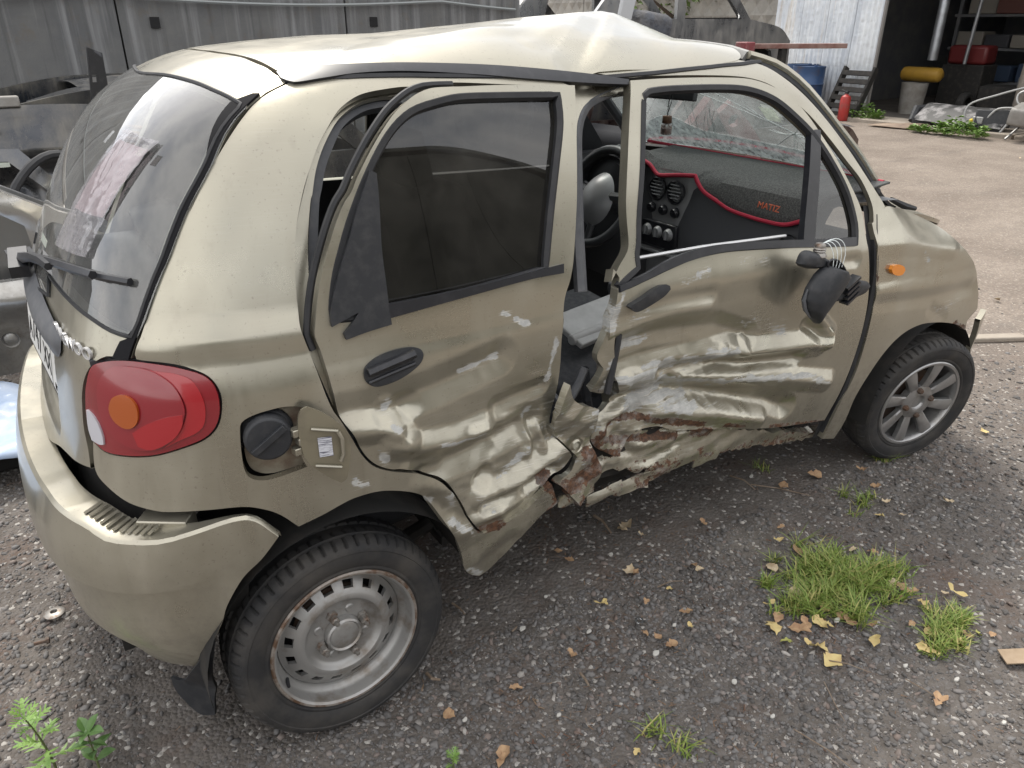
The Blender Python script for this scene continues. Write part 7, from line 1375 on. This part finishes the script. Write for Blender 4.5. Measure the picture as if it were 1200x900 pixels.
# positions on the ground in metres: x, y, length, kind, near what
LV=[(1.772,-0.573,0.04,'t','G'),(1.924,-0.594,0.05,'t','G'),(2.111,-0.67,0.035,'t','G'),(2.056,-0.769,0.03,'t','G'),(1.989,-0.851,0.03,'p','G'),(1.903,-0.885,0.04,'y','G'),(1.973,-0.929,0.035,'p','G'),(2.178,-0.972,0.035,'p','G'),(1.549,-0.744,0.035,'t','G'),(1.48,-0.791,0.03,'y','G'),(1.349,-0.87,0.05,'p','G'),(1.395,-0.987,0.035,'y','G'),(1.299,-1.0,0.04,'p','G'),(1.203,-0.983,0.05,'y','G'),(1.184,-1.034,0.05,'t','G'),(1.141,-1.053,0.04,'y','G'),(1.127,-1.111,0.035,'g','G'),(1.232,-1.095,0.05,'t','G'),(1.266,-1.117,0.04,'y','G'),(1.279,-1.142,0.035,'y','G'),(1.332,-1.167,0.05,'t','G'),(1.339,-1.139,0.05,'t','G'),(1.336,-1.085,0.04,'y','G'),(1.168,-1.157,0.04,'y','G'),(1.187,-1.182,0.05,'y','G'),(1.328,-1.252,0.05,'y','G'),(1.176,-1.23,0.05,'y','G'),(1.595,-1.134,0.035,'p','G'),(1.602,-1.166,0.05,'t','G'),(1.622,-1.188,0.03,'t','G'),(1.547,-1.185,0.04,'t','G'),(1.588,-1.238,0.04,'y','G'),(1.487,-1.266,0.04,'t','G'),(1.689,-1.246,0.03,'p','G'),(1.726,-1.26,0.05,'y','G'),(1.572,-1.329,0.035,'y','G'),(1.507,-1.311,0.05,'y','G'),(1.578,-1.381,0.035,'t','G'),(1.517,-1.385,0.05,'y','G'),(1.421,-1.342,0.05,'y','G'),(1.433,-1.365,0.04,'y','G'),(1.607,-1.391,0.03,'g','G'),(1.642,-1.414,0.03,'t','G'),(1.285,-1.465,0.05,'t','G'),(1.384,-1.209,0.03,'t','G'),(1.651,-0.959,0.03,'p','G'),(1.692,-1.0,0.04,'t','G'),(1.503,-1.093,0.04,'p','G'),(1.482,-0.862,0.05,'t','G'),(1.193,-1.103,0.05,'t','G'),(1.082,-0.453,0.03,'p','B'),(1.11,-0.52,0.03,'p','B'),(1.339,-0.579,0.03,'t','B'),(0.949,-0.641,0.035,'p','B'),(0.96,-0.66,0.028,'t','B'),(0.778,-0.704,0.035,'y','B'),(0.794,-0.714,0.028,'y','B'),(1.0,-0.773,0.028,'y','B'),(0.937,-0.923,0.028,'y','B'),(0.965,-0.877,0.035,'t','B'),(0.808,-0.872,0.028,'t','B'),(0.825,-0.907,0.035,'t','B'),(0.836,-0.953,0.03,'t','B'),(1.149,-0.728,0.028,'t','B'),(0.532,-1.156,0.03,'y','B'),(0.248,-0.996,0.03,'t','B'),(0.181,-0.643,0.035,'y','B'),(0.392,-0.836,0.03,'t','B'),(0.814,-0.436,0.028,'t','B'),(0.82,-0.492,0.028,'t','B'),(0.202,-0.817,0.035,'t','B'),(0.9,-0.774,0.035,'t','B'),(0.585,-0.829,0.03,'t','B'),(1.149,-0.753,0.035,'p','B'),(2.834,-0.757,0.05,'y','B'),(2.549,-0.548,0.05,'y','B'),(10.638,2.915,0.05,'p','B'),(4.633,0.113,0.05,'p','B'),(0.253,-0.995,0.05,'t','B'),(1.103,-0.451,0.05,'p','B')]

random.seed(17)
for i,(x,y,s,k,w) in enumerate(LV):
    o=bpy.data.objects.new('fallen_leaf',LMe[k][i%7]);COL.objects.link(o);o.location=(x,y,float(ground_z(x,y))+.012);s*=random.uniform(.75,1.4)
    o.scale=(s,s*random.uniform(.8,1.3),s);o.rotation_euler=(random.uniform(-.35,.35),random.uniform(-.35,.35),random.uniform(0,6.28))
    tag(o,LAB[k]+(' fallen leaf lying by the grass tufts' if w=='G' else ' fallen leaf lying on open gravel away from the grass'),'leaf',group=LAB[k]+(' leaves round the grass' if w=='G' else ' leaves on the gravel'))
# grass tufts
def grass(name,label,spots,n,seed,hmin,hmax):
    rng=np.random.default_rng(seed);V=[];F_=[];tn=[]
    for (cx,cy,rx,ry,w) in spots:
        m=int(n*w);nt=max(3,m//26);tx=rng.normal(0,.5,nt);ty=rng.normal(0,.5,nt)
        for k in range(m):
            q=rng.integers(0,nt);x=cx+1.25*rx*tx[q]+rng.normal(0,.012);y=cy+1.25*ry*ty[q]+rng.normal(0,.012);z=float(ground_z(x,y));h=rng.uniform(hmin,hmax)*(1.2-.5*min(1,abs(tx[q])));a=rng.uniform(0,6.28);l=rng.uniform(.3,1.5)*h;wd=rng.uniform(.0007,.0026);px,py=-math.sin(a)*wd,math.cos(a)*wd
            i=len(V);ca,sa=math.cos(a),math.sin(a)
            for t,ww in ((0,1),(.4,.9),(.75,.6)):
                bx=x+ca*l*t*t;by=y+sa*l*t*t;bz=z+h*(t-.25*t*t*(l/h));V+=[(bx-px*ww,by-py*ww,bz),(bx+px*ww,by+py*ww,bz)]
            V.append((x+ca*l,y+sa*l,z+h*.78));F_+=[(i,i+1,i+3,i+2),(i+2,i+3,i+5,i+4),(i+4,i+5,i+6)];tn+=[rng.random()]*7
    o=newmesh(name,V,F_,M['grass']);attr(o,'tone',tn);o['kind']='stuff';o['label']=label;return o
g=NB('grass_blade');at=g.n('ShaderNodeAttribute');at.attribute_name='tone';r=g.n('ShaderNodeValToRGB');cr=r.color_ramp
cr.elements[0].color=(.12,.19,.028,1);cr.elements[1].position=1;cr.elements[1].color=(.40,.34,.13,1);e=cr.elements.new(.55);e.color=(.19,.27,.045,1);e=cr.elements.new(.85);e.color=(.30,.32,.09,1)
g.l(at.outputs['Fac'],r.inputs[0]);M['grass']=g.done(r.outputs[0],.55);g.b.inputs['Subsurface Weight'].default_value=0
grass('grass','bright green grass tuft growing in the gravel beside the car',[(1.489, -0.964, 0.12, 0.09, 1.0), (1.464, -1.045, 0.15, 0.08, 1.2), (1.326, -1.026, 0.11, 0.07, 0.9), (1.579, -1.086, 0.13, 0.06, 0.8), (1.388, -1.144, 0.09, 0.05, 0.4)],800,1,.022,.07)
grass('grass','small thin grass tuft beside the torn cardboard',[(1.538, -1.331, 0.07, 0.05, 1.0), (1.582, -1.331, 0.06, 0.03, 0.6), (1.47, -1.358, 0.04, 0.02, 0.3)],420,2,.02,.055)
grass('grass','sparse grass wisps by the front wheel and on the gravel',[(1.927, -0.793, 0.05, 0.03, 0.5), (2.273, -0.657, 0.07, 0.02, 0.5), (0.617, -1.133, 0.02, 0.02, 0.18), (0.636, -1.204, 0.015, 0.015, 0.15), (1.815, -0.441, 0.05, 0.02, 0.1)],260,3,.02,.06)

# weeds: lobed mugwort plant and small smooth-leaved plant
wl=mat('weed_leaf',(.13,.24,.045),.5,noise=(9,(.22,.33,.09),.4,.7));wst=mat('weed_stem',(.11,.13,.05),.6);wl2=mat('weed_leaf_dark',(.06,.13,.03),.45,noise=(9,(.11,.20,.05),.4,.7))
def lobed(L_,lobes):
    pts=[(0,-.012*L_),(0.12*L_,-.03*L_)]
    up=[]
    for k in range(lobes):
        t=.22+.62*k/lobes;w=.34*L_*(1-.45*k/lobes)
        up+=[(L_*t,.05*L_),(L_*(t+.17),w*.80),(L_*(t+.24),w),(L_*(t+.21),w*.55),(L_*(t+.12),.07*L_)]
    up+=[(L_*.90,.05*L_),(L_,0)]
    lo=[(a,-c) for a,c in up[::-1][1:]]
    return [(0,.012*L_)]+up+lo+[(0,-.012*L_)]
def leaf_at(parent,m,base,az,el,L_,kind,roll=0.,name='leaf'):
    if kind=='lobed': poly=lobed(L_,3)
    else: poly=[(0,.004)]+[(L_*t,.20*L_*math.sin(math.pi*t**.85)) for t in np.linspace(.1,.95,8)]+[(L_,0)]+[(L_*t,-.20*L_*math.sin(math.pi*t**.85)) for t in np.linspace(.95,.1,8)]+[(0,-.004)]
    P=poly;vs=[Vector(q) for q in P];n=len(P)
    # ribs along the midline let the leaf bend
    mid=[(L_*t,0) for t in (.2,.4,.6,.8)]
    vs+=[Vector(q) for q in mid];ov,_,of,_,_,_=delaunay_2d_cdt(vs,[(i,(i+1)%n) for i in range(n)],[],1,1e-7)
    ca,sa=math.cos(az),math.sin(az);V=[]
    for v in ov:
        t=v.x/L_;r=v.x;z=r*math.sin(el)-.55*L_*t*t*.6+abs(v.y)*.35;h=r*math.cos(el)
        V.append((base[0]+ca*h-sa*v.y,base[1]+sa*h+ca*v.y,base[2]+z+roll*v.y))
    o=newmesh(name,V,[tuple(f) for f in of],m,parent,smooth=False);return o
def weed(name,label,x,y,h,levels,kind,m,L0,L1,seed,lean=(0,0)):
    rng=random.Random(seed);z=float(ground_z(x,y));e=empty(name,(x,y,z),label,'weed')
    b=MB();st=[(x+lean[0]*t*t,y+lean[1]*t*t,z+h*t) for t in np.linspace(0,1,7)];b.tube(st,[.0035-.002*t for t in np.linspace(0,1,7)],6);b.build('stem',wst,e)
    a=rng.uniform(0,6)
    for k in range(levels):
        t=.12+.88*(k+1)/levels
        for s in range(2 if k<levels-1 else 5):
            a+=2.4 if k<levels-1 else 1.25;i=t*6;j=min(5,int(i));f=i-j;p=[st[j][q]*(1-f)+st[j+1][q]*f for q in range(3)]
            L_=(L0*(1-t)+L1*t)*rng.uniform(.8,1.15);leaf_at(e,m,p,a,rng.uniform(.15,.75)+(.35 if k==levels-1 else 0),L_,kind,rng.uniform(-.3,.3))
    return e
weed('mugwort_weed','bright green weed with deeply lobed leaves growing behind the mud flap',-0.649,-0.464,.20,6,'lobed',wl,.085,.055,3,(-.02,-.01))
weed('leafy_weed','small dark weed with smooth pointed leaves beside the lobed weed',-0.564,-0.518,.13,4,'plain',wl2,.05,.055,5,(.0,.0))
weed('leafy_weed','tiny bright weed sprout on open gravel far from other weeds',0.134,-0.965,.05,2,'lobed',wl,.03,.035,6)

def bush(name,label,x,y,n,r,h,seed):
    rng=random.Random(seed);e=empty(name,(x,y,0),label,'weed')
    for k in range(n):
        a=rng.uniform(0,6.28);d=r*rng.random()**.5;bx,by=x+d*math.cos(a)*.5,y+d*math.sin(a);hh=h*rng.uniform(.5,1)*(1-.5*d/r)
        V=[];F_=[]
        for q in range(14):
            az=rng.uniform(0,6.28);zz=hh*rng.uniform(.15,1);l=rng.uniform(.05,.12);w=l*.22;cx,cy=bx+.03*math.cos(az),by+.03*math.sin(az);i=len(V)
            V+=[(cx,cy,zz),(cx+math.cos(az)*l*.5-math.sin(az)*w,cy+math.sin(az)*l*.5+math.cos(az)*w,zz+l*.35),(cx+math.cos(az)*l,cy+math.sin(az)*l,zz+l*.3),(cx+math.cos(az)*l*.5+math.sin(az)*w,cy+math.sin(az)*l*.5-math.cos(az)*w,zz+l*.35)];F_.append((i,i+1,i+2,i+3))
        newmesh('shoot',V,F_,wl,e,smooth=False)
bush('weed_clump','green weed clump at the foot of the corrugated wall',12.75,6.72,26,.42,.34,1)
bush('weed_clump','green weed clump in front of the silver dashboard surround',12.05,4.52,30,.42,.36,2);bush('weed_clump','low green weed clump beside the crumpled black bumper',12.05,5.0,16,.35,.16,3)
TW=[((1.043, -0.341), (1.033, -0.447), 0.006), ((0.215, -0.665), (0.236, -0.703), 0.005), ((0.973, -0.745), (1.06, -0.768), 0.002), ((0.904, -1.317), (0.931, -1.488), 0.0016), ((1.157, -1.214), (1.219, -1.315), 0.0018), ((0.4, -0.469), (0.411, -0.528), 0.004), ((-0.525, 0.214), (-0.498, 0.129), 0.003), ((1.668, -0.506), (1.801, -0.673), 0.0025), ((1.645, -0.421), (1.659, -0.535), 0.003), ((0.564, -0.889), (0.555, -0.938), 0.004), ((1.093, -1.262), (1.033, -1.369), 0.0016), ((0.491, -0.661), (0.516, -0.649), 0.003), ((-0.364, 0.31), (-0.288, 0.288), 0.003), ((1.275, -1.378), (1.289, -1.487), 0.0015)]

tm=mat('twig_brown',(.16,.115,.08),.8,noise=(40,(.26,.21,.16),.4,.7))
random.seed(2)
for (a,c,r) in TW:
    m_=((a[0]+c[0])/2+random.uniform(-.01,.01),(a[1]+c[1])/2+random.uniform(-.01,.01));b=MB();b.tube([(*a,float(ground_z(*a))+.012),(*m_,float(ground_z(*m_))+.016),(*c,float(ground_z(*c))+.011)],[r,r*.9,r*.6],6);o=b.build('twig',tm,None);tag(o,('thick' if r>.0035 else 'thin')+' brown twig lying on the gravel','twig',group=('thick' if r>.0035 else 'thin')+' twigs on the gravel')
WB=[(0.523, -0.666), (0.901, -0.896), (0.777, -0.952), (0.227, -0.853), (0.66, -0.591), (1.715, -0.465), (1.314, -1.139), (1.355, -1.591), (1.316, -1.352), (0.953, -0.544), (0.892, -1.133), (0.677, -0.781), (1.39, -1.452), (0.89, -1.262), (0.434, -0.97)]

wm=mat('chip_white',(.46,.45,.42),.6,noise=(30,(.48,.46,.42),.4,.7))
for i,(x,y) in enumerate(WB):
    rng=random.Random(i);b=MB();r=rng.uniform(.006,.010);b.prism([(r*rng.uniform(.7,1.3)*math.cos(q),r*rng.uniform(.6,1.1)*math.sin(q)) for q in np.linspace(0,6.28,8)[:-1]],lambda a,c,h:(x+a,y+c,float(ground_z(x,y))+.010+h+a*.3),.006);o=b.build('white_chip',wm,None,bevel=.002);tag(o,'small white chip of stone or paint on the gravel','chip',group='white chips on the gravel')
wx,wy=(-0.613, 0.128)
b=MB();b.lathe([(.008,.004),(.010,.008),(.020,.007),(.028,.003),(.028,0),(.008,0)],24,'z',(wx,wy,float(ground_z(wx,wy))+.014),close=True);o=b.build('flat_washer',M['bolt'],None);tag(o,'rusty flat metal washer on the gravel beside the rear bumper','washer')
wx,wy=(-0.64, 0.012)
b=MB();z=float(ground_z(wx,wy))+.016;b.tube([(wx-.03,wy,z),(wx,wy-.005,z)],.005,6);b.tube([(wx,wy-.005,z),(wx+.008,wy-.006,z)],.009,6);o=b.build('loose_bolt',M['brake'],None);tag(o,'rusty loose bolt on the gravel below the washer','bolt')
wx,wy=(0.825, -0.83)
b=MB();b.lathe([(.007,.003),(.008,.005),(.013,.005),(.014,.003),(.014,0),(.007,0)],20,'z',(wx,wy,float(ground_z(wx,wy))+.012),close=True);o=b.build('flat_washer',M['chrome'],None);tag(o,'small bright washer on the open gravel among leaves','washer')
wx,wy=(1.593, -1.504)
b=MB();b.box((wx+.02,wy,float(ground_z(wx,wy))+.02),(.10,.05,.004),(.05,-.1,R(-35)));o=b.build('cardboard_scrap',mat('cardboard',(.34,.26,.18),.9,noise=(30,(.27,.20,.13),.4,.7)),None);tag(o,'torn brown cardboard scrap on the gravel beyond the grass','cardboard')
wx,wy=(3.959, -0.22)
b=MB();b.box((wx,wy,float(ground_z(wx,wy))+.012),(.34,.07,.03),(0,0,R(-28)));o=b.build('concrete_strip',mslab,None,bevel=.008);tag(o,'pale concrete strip set in the dirt past the front wheel','concrete')
